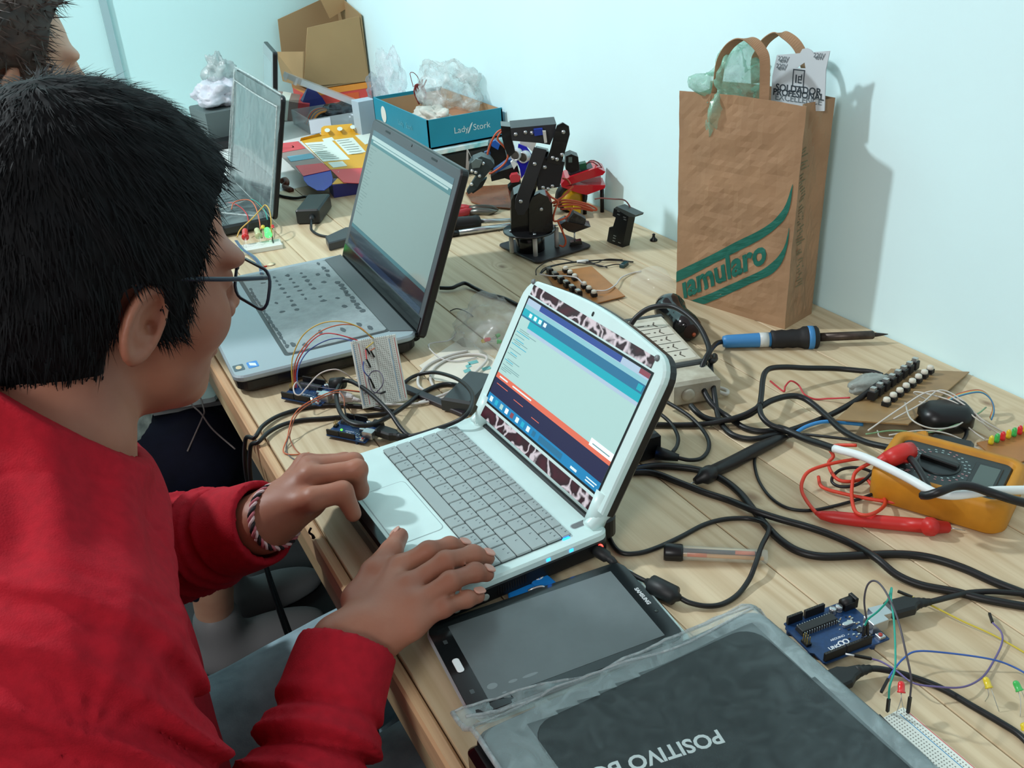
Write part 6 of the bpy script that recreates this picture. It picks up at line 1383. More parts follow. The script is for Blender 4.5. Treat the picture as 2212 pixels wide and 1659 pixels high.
crumple(og0+Vector((0.115, 0.08, 0.028)), (0.055, 0.06, 0.024), 7.7, mat('static_bag', (88, 96, 102), 0.25, 0.5, bump=(50, 0.6, 0.004)), 'antistatic_bag', 'crumpled grey antistatic bag inside the clear parts box', amp=0.5, n=24)
# ---- teal shoe box and what is in it
tb0 = W(0.614, 1.912, 0.070); TW, TD, TH = 0.181, 0.325, 0.062
sb_ = thing('shoe_box', 'open teal shoe box full of bags and wires against the wall', 'box', tb0)
m_teal = mat('teal_card', (18, 138, 164), 0.5, noise=(8, 0.06)); m_kin = mat('kraft_inside', (176, 146, 112), 0.7)
b = MB(); tk = 0.003
b.box(0, TW, 0, TD, 0, tk, 0); b.box(0, TW, 0, tk, 0, TH, 0); b.box(0, TW, TD-tk, TD, 0, TH, 0); b.box(0, tk, 0, TD, 0, TH, 0); b.box(TW-tk, TW, 0, TD, 0, TH-0.003, 0)
b.box(tk, TW-tk, tk, tk+0.0008, tk, TH-0.002, 1); b.box(tk, TW-tk, TD-tk-0.0008, TD-tk, tk, TH-0.008, 1); b.box(tk, tk+0.0008, tk, TD-tk, tk, TH-0.002, 1); b.box(TW-tk-0.0008, TW-tk, tk, TD-tk, tk, TH-0.002, 1); b.box(tk, TW-tk, tk, TD-tk, tk, tk+0.0006, 1)
b.build('box_body', [m_teal, m_kin], sb_)
FR_ = Matrix(((1, 0, 0, 0), (0, 0, -1, 0), (0, 1, 0, 0), (0, 0, 0, 1)))
m_tp = mat('box_print', (196, 214, 216), 0.5)
text('Lady', 0.019, Matrix.Translation((0.078, -0.0006, 0.030)) @ FR_, m_tp, sb_); text('Stork', 0.019, Matrix.Translation((0.128, -0.0006, 0.030)) @ FR_, m_tp, sb_)
b = MB(); q = [(0.093, -0.0008, 0.020), (0.097, -0.0008, 0.026), (0.101, -0.0008, 0.034), (0.106, -0.0008, 0.042)]; b.tube(spline(q, 4), [0.0010, 0.0016]+[0.0018]*9+[0.001, 0.0007], 6); b.build('printed_bird', m_tp, sb_)
SF = Matrix(((0, 0, -1, 0), (-1, 0, 0, 0), (0, 1, 0, 0), (0, 0, 0, 1)))
text('Lady', 0.018, Matrix.Translation((-0.0006, 0.155, 0.030)) @ SF, mat('box_print_faint', (90, 168, 186), 0.5), sb_); text('Stork', 0.018, Matrix.Translation((-0.0006, 0.105, 0.030)) @ SF, mat('box_print_faint', (90, 168, 186), 0.5), sb_)
MB().prism([(0.016*math.cos(k*math.pi/10), 0.019*math.sin(k*math.pi/10)) for k in range(20)], 0, 0.0005, M=Matrix.Translation((-0.0006, 0.26, 0.032)) @ SF).build('round_sticker', mat('round_label', (222, 222, 214), 0.5), sb_)
fw = film('white_film', (206, 214, 212), 0.35, 0.3, 22, 0.22, 0.6)
crumple(tb0+Vector((0.125, 0.16, 0.085)), (0.062, 0.085, 0.058), 5.1, fw, 'plastic_bag', 'large crumpled clear bag heaped in the teal shoe box', amp=0.5)
crumple(tb0+Vector((0.045, 0.070, 0.048)), (0.034, 0.06, 0.024), 2.1, film('milky_film', (214, 212, 202), 0.75, 0.4, 30, 0.15, 0.5), 'plastic_bag', 'milky white bag at the near side of the teal shoe box', amp=0.5, n=26)
crumple(P(843, 178, .0)*0+PY(843, 165, 2.32), (0.030, 0.055, 0.068), 9.4, film('thin_film', (216, 220, 226), 0.26, 0.3, 18, 0.18, 0.6), 'plastic_bag', 'thin clear bag standing behind the teal shoe box against the wall', amp=0.45)
crumple(PY(813, 195, 2.45), (0.022, 0.04, 0.035), 4.4, film('grey_film', (150, 160, 170), 0.4, 0.25, 30, 0.2, 0.6), 'plastic_bag', 'small grey bag between the orange carton and the teal shoe box', amp=0.5, n=24)
wr = thing('wire_coil', 'coil of dark red wire sticking up out of the teal shoe box', 'wire', tb0+Vector((0.055, 0.20, 0.05)))
for k in range(6):
    pts = [(908+rnd.uniform(-4, 4), 225), (900+rnd.uniform(-6, 6), 200), (896+k*2, 186), (905+k*2, 183), (914+k*2, 200), (918, 222)]
    if k > 3: pts = [(910, 222), (905+k, 200), (912+(k-4)*8, 175), (913+(k-4)*8, 172)]
    q = [PY(x, y, 2.10) for x, y in pts]; MB().tube(spline(q, 6), 0.0016, 6).build('loop', mat('wire_maroon', (132, 50, 46), 0.4), wr, True)
q = [PY(x, y, 2.10) for x, y in ((893, 188), (888, 170), (886, 158), (893, 157), (902, 166), (908, 180))]; MB().tube(spline(q, 6), 0.0008, 6).build('loop', mat('wire_maroon', (132, 50, 46), 0.4), wr, True)
kb2 = thing('carton', 'small brown carton lying inside the teal shoe box', 'box', tb0+Vector((0.105, 0.075, 0.030)))
MB().box(-0.03, 0.03, -0.028, 0.028, -0.02, 0.022, M=Matrix.Rotation(0.5, 4, 'Z') @ Matrix.Rotation(0.2, 4, 'X'), bev=0.001).build('carton_body', mat('carton_brown', (172, 118, 84), 0.6), kb2)
# lid and black case under the shoe box
ll = thing('box_lid', 'teal and white patterned lid lying under the teal shoe box', 'lid', tb0+Vector((0, 0, -0.012)))
MB().box(-0.006, TW+0.004, -0.012, TD*0.7, 0, 0.0105, bev=0.001).build('lid_body', mat('teal_white', (120, 196, 204), 0.5, noise=(45, 0.2, (226, 236, 236))), ll)
bc = thing('laptop_case', 'black case under the teal shoe box and its lid', 'case', tb0+Vector((0, 0, -0.070)))
MB().prism(rrect(TW+0.02, 0.27, 0.012, 4, TW/2-0.004, 0.125), 0.0, 0.0575, 0.006).build('case_body', m_black, bc)
gb_ = thing('carton', 'small pale blue-grey carton beside the left end of the teal shoe box', 'box', P(808, 300, 0)*0+W(0.618, 2.325, 0))
MB().box(-0.022, 0.024, -0.02, 0.02, 0, 0.112, M=Matrix.Rotation(0.1, 4, 'Z'), bev=0.0008).build('carton_body', mat('carton_pale', (172, 190, 202), 0.5), gb_)
# ---- corner: cardboard box on orange cartons
m_card = mat('corrugated_card', (166, 136, 94), 0.75, noise=(6, 0.06)); m_card2 = mat('corrugated_inside', (154, 130, 94), 0.8)
oc = thing('carton', 'long orange and red carton under the brown cardboard box in the corner', 'box', W(0.70, 2.86, 0))
MB().box(-0.085, 0.10, -0.09, 0.09, 0, 0.068, bev=0.001).build('carton_body', mat('carton_red', (206, 70, 62), 0.45), oc)
MB().box(-0.086, 0.101, -0.091, 0.091, 0.052, 0.0685).build('orange_stripe', mat('carton_orange', (222, 140, 48), 0.45), oc)
MB().box(0.0, 0.06, -0.0915, -0.0895, 0.012, 0.045).build('dark_red_mark', mat('carton_mark', (210, 90, 40), 0.45), oc)
rc = thing('carton', 'grey and red carton tilted at the left of the corner pile', 'box', W(0.545, 2.80, 0))
Mq = Matrix.Rotation(-0.35, 4, 'Z') @ Matrix.Rotation(0.25, 4, 'Y')
MB().box(-0.07, 0.06, -0.06, 0.06, 0.004, 0.058, M=Mq, bev=0.001).build('carton_body', m_cgr, rc)
MB().box(-0.02, 0.004, -0.061, 0.061, 0.003, 0.0585, M=Mq).build('white_stripe', m_cwh, rc); MB().box(0.030, 0.061, -0.061, 0.061, 0.003, 0.0585, M=Mq).build('red_stripe', m_crd, rc)
bt_ = thing('bag', 'dark blue glossy bag between the cartons behind the clear parts box', 'bag', W(0.61, 2.75, 0.0))
MB().loft([[(-0.05, -0.02, 0.0), (0.05, -0.02, 0.0), (0.05, 0.02, 0.0), (-0.05, 0.02, 0.0)], [(-0.028, -0.012, 0.05), (0.030, -0.012, 0.05), (0.030, 0.012, 0.05), (-0.028, 0.012, 0.05)], [(-0.004, -0.002, 0.085), (0.006, -0.002, 0.085), (0.006, 0.002, 0.085), (-0.004, 0.002, 0.085)]]).build('bag_body', mat('bag_navy', (40, 44, 120), 0.25), bt_)
cbx = thing('cardboard_box', 'open brown cardboard box with raised flaps in the far corner', 'box', W(0.68, 2.86, 0.069))
def panel(nm, pts, m=m_card, th_=0.004):
    q = [Vector(p) for p in pts]; n = (q[1]-q[0]).cross(q[2]-q[0]).normalized()
    b = MB().loft([[p+n*th_/2 for p in q], [p-n*th_/2 for p in q]]); return b.build(nm, m, cbx, True)
def Y(px, py, y): return PY(px, py, y)
yf_, yb_ = 2.772, 2.975
panel('front_panel', [Y(655, 187, yf_), W(0.797, yf_, 0.07), Y(775, 35, yf_)*1, Y(664, 60, yf_)])
panel('back_panel', [Y(612, 150, yb_), W(0.797, yb_, 0.07), W(0.797, yb_, 0.30), Y(600, 42, yb_)], m_card2)
panel('left_panel', [Y(655, 187, yf_), Y(612, 175, yb_), Y(598, 112, yb_-0.03), Y(656, 112, yf_)])
panel('right_panel', [W(0.797, yf_, 0.07), W(0.797, yb_, 0.07), W(0.797, yb_, 0.30), W(0.797, yf_, 0.255)], m_card2)
panel('bottom_panel', [W(0.62, yf_, 0.0725), W(0.797, yf_, 0.0725), W(0.797, yb_, 0.0725), W(0.60, yb_, 0.0725)], m_card2)
panel('flap', [Y(712, 40, 2.90), W(0.797, 2.90, 0.26), W(0.790, 2.915, 0.46), W(0.668, 2.915, 0.46)])
# ---- left of the pile, behind the far laptop: grey box with crumpled white paper
gx = thing('storage_box', 'dark grey box topped with crumpled white plastic behind the far wrapped laptop', 'box', W(0.335, 2.64, 0))
MB().box(-0.062, 0.05, -0.05, 0.08, 0, 0.088, M=Matrix.Rotation(0.12, 4, 'Z'), bev=0.003).build('box_body', mat('box_slate', (84, 96, 96), 0.5), gx)
crumple(W(0.335, 2.645, 0.118), (0.058, 0.05, 0.036), 6.6, mat('white_crumple', (208, 212, 222), 0.4, noise=(30, 0.1), bump=(60, 0.5, 0.005)), 'plastic_bag', 'crumpled white plastic lying on the dark grey box', amp=0.45, flat=-0.029)
crumple(W(0.352, 2.67, 0.172), (0.034, 0.034, 0.040), 8.2, film('grey_white_film', (176, 190, 190), 0.6, 0.3, 24, 0.2, 0.6), 'plastic_bag', 'greyish clear bag heaped on the crumpled white plastic', amp=0.6, n=24)
bw = thing('wooden_clip', 'small brown wooden piece standing behind the far wrapped laptop', 'wooden piece', P(612, 408, 0))
MB().tube(spline([P(606, 392, .012), P(616, 388, .016), P(620, 396, .012), P(614, 402, .006), P(630, 411, .004)], 6), 0.006, 8).build('piece', mat('brown_wood', (92, 52, 36), 0.5), bw, True)
# ================================================================ cords and cables
def z3(px, py, s=2.765, ox=1412, oy=680): return ox+px/s, oy+py/s
def zz(pts, h):
    out = []
    for i, p in enumerate(pts):
        x, y = z3(p[0], p[1]); out.append((x, y, p[2] if len(p) > 2 else h))
    return out
cable('power_cable', 'thick black cord arching over the lamp holder and down past the soldering iron', [(1362, 702, .040), (1375, 685, .050), (1398, 668, .060), (1425, 661, .066), (1455, 663, .068), (1485, 680, .066), (1510, 705, .060), (1526, 735, .052), (1532, 758, .046), (1524, 775, .040), (1515, 800, .030), (1516, 830, .022), (1530, 862, .014), (1550, 885, .008), (1572, 900, .004), (1610, 925, .0035), (1650, 932, .0035), (1690, 926, .0035)], 0.0036, m_cab, 'cord')
cable('power_cable', 'black cord from the soldering iron tail dropping across the power strip end', [(1562, 738, .010), (1550, 741, .012), (1540, 750, .018), (1532, 764, .030), (1536, 780, .036), (1545, 776, .034), (1543, 768, .030), (1535, 785, .030), (1538, 815, .024), (1543, 850, .018), (1548, 885, .008), (1556, 912, .004), (1580, 938, .004), (1620, 948, .004), (1660, 942, .005), (1720, 925, .006), (1790, 898, .008), (1845, 868, .014), (1878, 845, .022), (1900, 826, .022), (1915, 812, .018)], 0.0034, m_cab, 'cord')
sc_ = cable('power_cable', 'black cord with a teal scuff entering the end of the cream power strip', [(1492, 876, .016), (1505, 890, .014), (1522, 902, .010), (1548, 908, .006), (1590, 905, .008), (1620, 895, .012), (1645, 878, .018), (1668, 865, .02), (1700, 856, .018), (1727, 857, .016), (1752, 870, .014), (1785, 898, .014), (1820, 930, .016), (1870, 955, .022), (1930, 970, .032), (1965, 990, .044), (1985, 1015, .046), (2000, 1042, .044), (2006, 1055, .042)], 0.0036, m_cab, 'cord')
cable('power_cable', 'black cord running from behind the netbook lid to the knot beside the power strip', [(1380, 916, .006), (1412, 917, .004), (1466, 918, .004), (1520, 916, .005), (1563, 909, .010), (1605, 897, .014), (1632, 883, .020), (1640, 876, .022)], 0.0033, m_cab, 'cord')
cable('power_cable', 'black cord rising in a square bend and lying across to the tilted brown board', [(1642, 874, .022), (1645, 850, .026), (1648, 820, .030), (1654, 803, .032), (1668, 795, .032), (1700, 793, .028), (1740, 795, .022), (1800, 796, .016), (1850, 800, .016), (1885, 804, .018), (1905, 811, .018)], 0.0034, m_cab, 'cord')
sl_ = thing('power_cable', 'black cord ending in a long white sleeve that lies over the yellow multimeter', 'cord', P(1900, 1010, .04))
MB().tube(spline([P(*p) for p in ((1640, 874, .022), (1645, 898, .018), (1665, 918, .014), (1700, 930, .012), (1740, 948, .016), (1775, 960, .024), (1804, 970, .032))], 8), [0.0034]*20+[0.0042]*29, 9).build('cord', m_cab, sl_, True)
MB().tube(spline([P(*p) for p in ((1802, 969, .032), (1860, 985, .040), (1920, 1012, .046), (1965, 1035, .0465), (2000, 1055, .047), (2025, 1066, .047), (2060, 1070, .047), (2100, 1066, .047), (2150, 1060, .046), (2260, 1058, .04))], 8), 0.0043, 12).build('white_sleeve', mat('sleeve_white', (222, 230, 230), 0.45), sl_, True)
cable('power_cable', 'black cord end resting on the multimeter and leaving at the right edge', [(1992, 1070, .046), (2005, 1070, .050), (2030, 1062, .056), (2065, 1050, .058), (2100, 1051, .058), (2140, 1064, .054), (2190, 1080, .05), (2260, 1098, .04)], 0.0042, m_cab, 'cord')
cable('power_cable', 'black cord in a wide S from the netbook to the right edge, upper of two', [(1360, 1016, .004), (1412, 1007, .0035), (1466, 1009, .0035), (1520, 1018, .0035), (1564, 1038, .0035), (1600, 1067, .0035), (1629, 1103, .0035), (1658, 1139, .0035), (1687, 1168, .0035), (1725, 1191, .0035), (1775, 1202, .0035), (1850, 1200, .0035), (1940, 1197, .0035), (2010, 1205, .0035), (2080, 1227, .0035), (2150, 1258, .0035), (2260, 1300, .0035)], 0.0038, m_cab, 'cord')
cable('power_cable', 'black cord in a wide S from the netbook to the right edge, lower of two', [(1360, 1020, .004), (1412, 1022, .0035), (1466, 1042, .0035), (1520, 1063, .0035), (1575, 1081, .0035), (1629, 1103, .008), (1683, 1121, .006), (1738, 1136, .0035), (1792, 1154, .0035), (1846, 1178, .0035), (1893, 1206, .009), (1936, 1241, .006), (1990, 1264, .0035), (2062, 1278, .0035), (2135, 1296, .0035), (2260, 1318, .0035)], 0.0036, m_cab, 'cord')
# netbook power lead with ferrite bead
pw = thing('charger_lead', 'thin black charger lead with a fat bead, plugged in the side of the white netbook', 'cable', P(1440, 1275, .008))
q = [P(*p) for p in ((1330, 1218, .012), (1345, 1228, .011), (1370, 1243, .010), (1398, 1257, .010))]
MB().tube(spline([P(1318, 1210, .013)]+q, 6), 0.0022, 8).build('cord', m_cab, pw, True)
MB().tube([P(1285, 1187, .016), P(1290, 1190, .016), P(1311, 1203, .014), P(1315, 1206, .0135), P(1322, 1211, .013), P(1330, 1218, .012)], [0.004, 0.0062, 0.0058, 0.0038, 0.0040, 0.0028], 12).build('plug', m_cab2, pw, True)
MB().tube([P(1396, 1255, .010), P(1404, 1260, .010), P(1407, 1262, .010), P(1457, 1287, .010), P(1461, 1289, .010), P(1470, 1292, .009)], [0.003, 0.0050, 0.0090, 0.0090, 0.0050, 0.003], 16).build('ferrite_bead', m_cab2, pw, True)
MB().tube(spline([P(*p) for p in ((1468, 1291, .008), (1490, 1302, .006), (1525, 1309, .004), (1560, 1305, .003), (1593, 1285, .003), (1618, 1252, .006), (1632, 1218, .012), (1645, 1180, .012), (1659, 1152, .010), (1660, 1137, .008), (1645, 1127, .006), (1612, 1120, .003), (1565, 1122, .003), (1520, 1134, .003), (1470, 1160, .003), (1420, 1183, .003), (1380, 1195, .003), (1345, 1195, .003), (1325, 1178, .003), (1312, 1150, .003), (1305, 1128, .003))], 8), 0.0024, 9).build('cord', m_cab, pw, True)
# adapter with the blue light behind the lid
bl = thing('power_adapter', 'black adapter with a small blue light behind the right edge of the netbook lid', 'adapter', P(1400, 980, 0))
Mq = MW[bl.name].inverted() @ frame(P(1372, 1000, 0), P(1425, 985, 0)-P(1372, 1000, 0))
MB().box(-0.012, 0.030, -0.004, 0.034, 0, 0.032, M=Mq, bev=0.003).build('adapter_body', m_black, bl)
MB().box(0.004, 0.0065, -0.0048, -0.0036, 0.018, 0.0225, M=Mq).build('blue_light', mat('blue_led', (30, 130, 255), 0.3, emit=5.0), bl)
MB().box(0.0078, 0.0103, -0.0048, -0.0036, 0.018, 0.0225, M=Mq).build('blue_light', mat('blue_led', (30, 130, 255), 0.3, emit=5.0), bl)
MB().tube([P(1418, 978, .010), P(1440, 983, .009), P(1466, 989, .007)], [0.008, 0.0065, 0.004], 12).build('strain_relief', m_cab2, bl, True)
MB().tube(spline([P(*p) for p in ((1464, 989, .007), (1490, 994, .005), (1515, 990, .004), (1530, 972, .004), (1530, 950, .005), (1515, 925, .007), (1490, 900, .010), (1460, 880, .012), (1432, 864, .014))], 8), 0.0024, 8).build('cord', m_cab, bl, True)
cable('power_cable', 'thin black cord making a small loop beside the blue-lit adapter', [(1452, 978, .006), (1463, 962, .006), (1464, 942, .007), (1452, 918, .009), (1436, 902, .012), (1420, 890, .014)], 0.0023, m_cab, 'cord')
# cords over the front edge
def edge_cord(label, pts, tail): 
    q = [P(*p) for p in pts]+[W(*t) for t in tail]; tag(MB().tube(spline(q, 8), 0.0027, 9).build('power_cable', m_cab), label, 'cord')
edge_cord('black cord over the front edge of the bench, upper of two side by side', [(850, 888, .003), (800, 880, .003), (750, 876, .003), (700, 876, .003), (650, 883, .003), (600, 899, .004), (568, 920, .005), (550, 945, .004)], [(-0.020, 1.055, -0.01), (-0.030, 1.045, -0.06), (-0.03, 1.04, -0.20), (0.0, 1.06, -0.45), (0.05, 1.1, -0.745)])
edge_cord('black cord over the front edge of the bench, lower of two side by side', [(845, 892, .003), (800, 897, .003), (750, 900, .003), (700, 904, .003), (650, 908, .003), (610, 918, .004), (580, 934, .005), (558, 955, .004)], [(-0.020, 1.032, -0.01), (-0.030, 1.022, -0.06), (-0.034, 1.02, -0.20), (-0.01, 1.03, -0.45), (0.04, 1.06, -0.745)])
# black cable tangle around the middle boards
cable('usb_cable', 'thick black cable looping round the green-lit board from a round black plug', [(735, 830, .022), (727, 848, .024), (729, 872, .024), (738, 895, .024), (755, 912, .024), (780, 919, .024), (810, 915, .022), (845, 897, .014), (880, 873, .008), (910, 850, .004), (950, 832, .003), (985, 832, .004), (1010, 848, .008), (1022, 870, .012)], 0.0030, m_cab)
cable('usb_cable', 'thick black cable from the round plug passing in front of the propped breadboard', [(735, 824, .024), (752, 822, .026), (775, 832, .028), (800, 850, .03), (825, 873, .028), (845, 895, .024), (862, 920, .018), (878, 938, .014), (892, 944, .012)], 0.0028, m_cab)
pl_ = MB().cyl(P(717, 829, .018), P(742, 827, .022), 0.0078, n=16); tag(pl_.build('barrel_plug', m_cab2), 'round black plug standing on the red-lit board', 'plug')
# white usb cable loops in the middle
m_wc = mat('white_cable', (206, 202, 196), 0.45)
cable('usb_cable', 'grey-white cable in two loose loops behind the white netbook', [(905, 870, .003), (930, 862, .003), (965, 850, .005), (990, 835, .006), (1020, 810, .005), (1050, 780, .006), (1045, 768, .006), (1010, 766, .003), (970, 775, .003), (938, 795, .003), (930, 818, .003), (938, 838, .003)], 0.0020, m_wc)
cable('usb_cable', 'grey-white cable curving out from under the bag of lights', [(1010, 758, .003), (970, 768, .003), (930, 785, .003), (906, 810, .003), (904, 832, .003), (918, 845, .003)], 0.0020, m_wc)
cable('signal_wire', 'thin white wire with a dark tip making an open hook near the laptop hinge', [(1030, 772, .003), (990, 780, .003), (955, 775, .004), (932, 758, .006), (926, 745, .006), (940, 740, .006), (965, 737, .005), (980, 728, .005), (985, 718, .008)], 0.0010, mat('wire_white', (206, 202, 200), 0.4), 'wire')
cable('power_cable', 'twisted black cord between the silver laptop lid and the netbook lid', [(950, 622, .006), (975, 622, .006), (990, 616, .008), (1005, 612, .008), (1025, 622, .005), (1055, 636, .004), (1090, 645, .004), (1120, 660, .004)], 0.0032, m_cab, 'cord')
cable('loose_wire', 'thin dark bent wire lying on a plank seam right of the silver laptop lid', [(972, 672, .001), (985, 667, .004), (1000, 670, .005), (1015, 678, .002), (1022, 684, .001)], 0.0008, mat('wire_dark', (70, 62, 60), 0.5), 'wire')
# charger behind the netbook's hinge, dark ruler
cg_ = thing('power_adapter', 'dark grey charger block behind the left hinge of the white netbook', 'adapter', P(1020, 870, 0))
o3 = MW[cg_.name].inverted()
bt4 = [P(x, y, .0) for x, y in ((987, 862), (1000, 900), (1075, 905), (1075, 840))]; tp4 = [P(x, y, .026) for x, y in ((985, 852), (1040, 875), (1120, 850), (1050, 815))]
Mq = o3 @ frame(P(1010, 905, 0), P(1060, 850, 0)-P(1010, 905, 0))
MB().box(0.006, 0.085, -0.003, 0.038, 0, 0.020, M=Mq, bev=0.003).build('adapter_body', mat('charger_grey', (48, 54, 56), 0.4), cg_)
du = thing('flat_bar', 'long dark flat bar lying from the breadboard to the netbook hinge', 'bar', P(940, 875, 0))
Mq = MW[du.name].inverted() @ frame(P(888, 848, 0.001), P(1015, 902, 0.001)-P(888, 848, 0.001))
MB().box(-0.02, 0.10, -0.006, 0.006, 0, 0.006, M=Mq, bev=0.001).build('bar', mat('bar_plum', (46, 40, 46), 0.35), du)
# bag of lights
bgp = P(1062, 735, 0)
crumple(bgp+Vector((0.005, 0.005, 0.018)), (0.050, 0.062, 0.036), 12.3, film('led_bag_film', (222, 226, 224), 0.22, 0.25, 16, 0.16, 0.5), 'plastic_bag', 'clear plastic bag of loose coloured lights left of the netbook lid', amp=0.35, flat=-0.017)
for (a_, b_, f1, f2, c, lab) in (((1048, 734, .012), (1060, 732, .014), (1078, 728, .01), (1078, 731, .01), 'red', 'red light lying in the clear plastic bag'), ((1072, 727, .014), (1080, 722, .016), (1060, 730, .01), (1060, 733, .01), 'green', 'upper green light in the clear plastic bag'), ((1074, 738, .012), (1084, 738, .012), (1058, 736, .008), (1058, 739, .008), 'green', 'lower green light in the clear plastic bag'), ((1046, 736, .010), (1040, 738, .010), (1070, 734, .008), (1070, 737, .008), 'yellow', 'yellow light lying in the clear plastic bag')):
    led(P(*a_), P(*b_), [P(*f1), P(*f2)], c, lab, r=0.0028)
pp = thing('paper_leaflet', 'white paper leaflet with teal print under the bag of lights', 'paper', P(1010, 790, 0))
q = [P(905, 790, .001), P(1000, 728, .001), P(1090, 790, .001), P(1040, 835, .001), P(940, 822, .001)]
MB().loft([[p-Vector((0, 0, 0.0006)) for p in q], q]).build('sheet', mat('leaflet', (226, 220, 204), 0.6, noise=(30, 0.06)), pp, True)
b = MB()
for (x, y, w__, a_) in ((1010, 782, 20, 0), (1040, 795, 18, 0), (1000, 800, 14, 0), (1005, 790, 10, 0)): b.poly([P(x, y, .0014), P(x+w__, y-5, .0014), P(x+w__+4, y+1, .0014), P(x+4, y+6, .0014)])
b.build('teal_print', mat('leaflet_teal', (110, 178, 176), 0.6), pp, True)['kind'] = 'stuff'
tag(MB().box(-0.004, 0.004, -0.0015, 0.0015, 0, 0.002, M=Matrix.Translation(P(572, 577, .0))).build('red_chip', mat('bit_red', (200, 60, 50), 0.4)), 'tiny red plastic bit at the far left corner of the silver laptop', 'plastic bit')
tag(MB().lathe([(0.006, 0), (0.008, 0.001), (0.002, 0.0016)], 16, 0, Matrix.Translation(P(585, 572, 0))).build('pale_disc', mat('bit_pale', (222, 206, 170), 0.5)), 'small pale round bit beside the tiny red one', 'plastic bit')
# ================================================================ people: smooth bodies grown from distance fields
def smin(a, b, k):
    if k <= 0: return np.minimum(a, b)
    h = np.clip(0.5+0.5*(b-a)/k, 0, 1); return b*(1-h)+a*h-k*h*(1-h)
def rc(p, a, b, ra, rb):
    a = np.asarray(a, np.float32); b = np.asarray(b, np.float32); ba = b-a; l2 = float(ba@ba)+1e-12
    pa = p-a; h = np.clip((pa@ba)/l2, 0, 1)
    return np.linalg.norm(pa-h[:, None]*ba, axis=1)-(ra+(rb-ra)*h)
def ell(p, c, r, R=None):
    q = p-np.asarray(c, np.float32)
    if R is not None: q = q@np.asarray(R, np.float32)
    r = np.asarray(r, np.float32); k0 = np.linalg.norm(q/r, axis=1); k1 = np.linalg.norm(q/(r*r), axis=1)+1e-9
    return k0*(k0-1)/k1
def chain(p, pts, rs, k=0.0):
    d = None
    for i in range(len(pts)-1):
        e = rc(p, pts[i], pts[i+1], rs[i], rs[i+1]); d = e if d is None else smin(d, e, k)
    return d
class Waves:
    """cheap smooth vector noise: a sum of sines in random directions"""
    def __init__(s, seed, freq, n=7):
        g = np.random.default_rng(seed); s.d = g.normal(size=(n, 3)); s.d /= np.linalg.norm(s.d, axis=1)[:, None]
        s.d *= freq*g.uniform(0.6, 1.7, (n, 1)); s.ph = g.uniform(0, 6.28, n)
    def __call__(s, p): return np.sin(p@s.d.T.astype(np.float32)+s.ph.astype(np.float32)).mean(1)
def grow(f, lo, hi, h, B=8):
    """surface nets over the field f inside the box lo..hi, voxel h"""
    lo = np.array(lo, float); n = np.ceil((np.array(hi)-lo)/h/B).astype(int)*B
    nb = n//B; D = np.empty(n, np.float32)
    gx, gy, gz = [lo[i]+(np.arange(nb[i])+0.5)*B*h-0.5*h for i in range(3)]
    c = np.stack(np.meshgrid(gx, gy, gz, indexing='ij'), -1).reshape(-1, 3).astype(np.float32)
    dc = f(c); Dv = D.reshape(nb[0], B, nb[1], B, nb[2], B)
    Dv[:] = dc.reshape(nb[0], 1, nb[1], 1, nb[2], 1)
    act = np.nonzero(np.abs(dc) < B*h*1.25+0.006)[0]
    loc = np.stack(np.meshgrid(*[np.arange(B)]*3, indexing='ij'), -1).reshape(-1, 3)
    for s0 in range(0, len(act), 700):
        a = act[s0:s0+700]; bi = np.stack(np.unravel_index(a, nb), -1)
        pts = (bi[:, None]*B+loc[None])
        v = f((lo+pts.reshape(-1, 3)*h).astype(np.float32)).reshape(len(a), B, B, B)
        Dv[bi[:, 0], :, bi[:, 1], :, bi[:, 2], :] = v
    S = D < 0
    cnt = np.zeros(np.array(S.shape)-1, np.int8)
    cor = [(i, j, k) for i in (0, 1) for j in (0, 1) for k in (0, 1)]
    for (i, j, k) in cor: cnt += S[i:i+n[0]-1, j:j+n[1]-1, k:k+n[2]-1]
    cells = np.argwhere((cnt > 0) & (cnt < 8)); idx = np.full(cnt.shape, -1, np.int32); idx[tuple(cells.T)] = np.arange(len(cells))
    acc = np.zeros((len(cells), 3)); w_ = np.zeros(len(cells))
    for a in cor:
        for ax in range(3):
            if a[ax]: continue
            b = list(a); b[ax] = 1
            d0 = D[tuple((cells+a).T)]; d1 = D[tuple((cells+b).T)]; m = (d0 < 0) != (d1 < 0)
            t = np.where(m, d0/(d0-d1+1e-12), 0); q = np.array(a, float)[None].repeat(len(cells), 0); q[:, ax] += t
            acc[m] += q[m]; w_[m] += 1
    V = lo+(cells+acc/w_[:, None])*h; F = []
    for ax in range(3):
        u, v = (ax+1) % 3, (ax+2) % 3
        sl0 = [slice(None)]*3; sl1 = [slice(None)]*3; sl0[ax] = slice(0, n[ax]-1); sl1[ax] = slice(1, n[ax])
        s0, s1 = S[tuple(sl0)], S[tuple(sl1)]; e = np.argwhere(s0 != s1)
        e = e[(e[:, u] > 0) & (e[:, v] > 0) & (e[:, u] < n[u]-1) & (e[:, v] < n[v]-1)]
        fl = s0[tuple(e.T)]
        def at(du, dv):
            q = e.copy(); q[:, u] -= du; q[:, v] -= dv; return idx[tuple(q.T)]
        a_, b_, c_, d_ = at(1, 1), at(0, 1), at(0, 0), at(1, 0); qd = np.stack([a_, b_, c_, d_], 1); qd[~fl] = qd[~fl][:, ::-1]
        F.append(qd[(qd >= 0).all(1)])
    return V, np.concatenate(F)
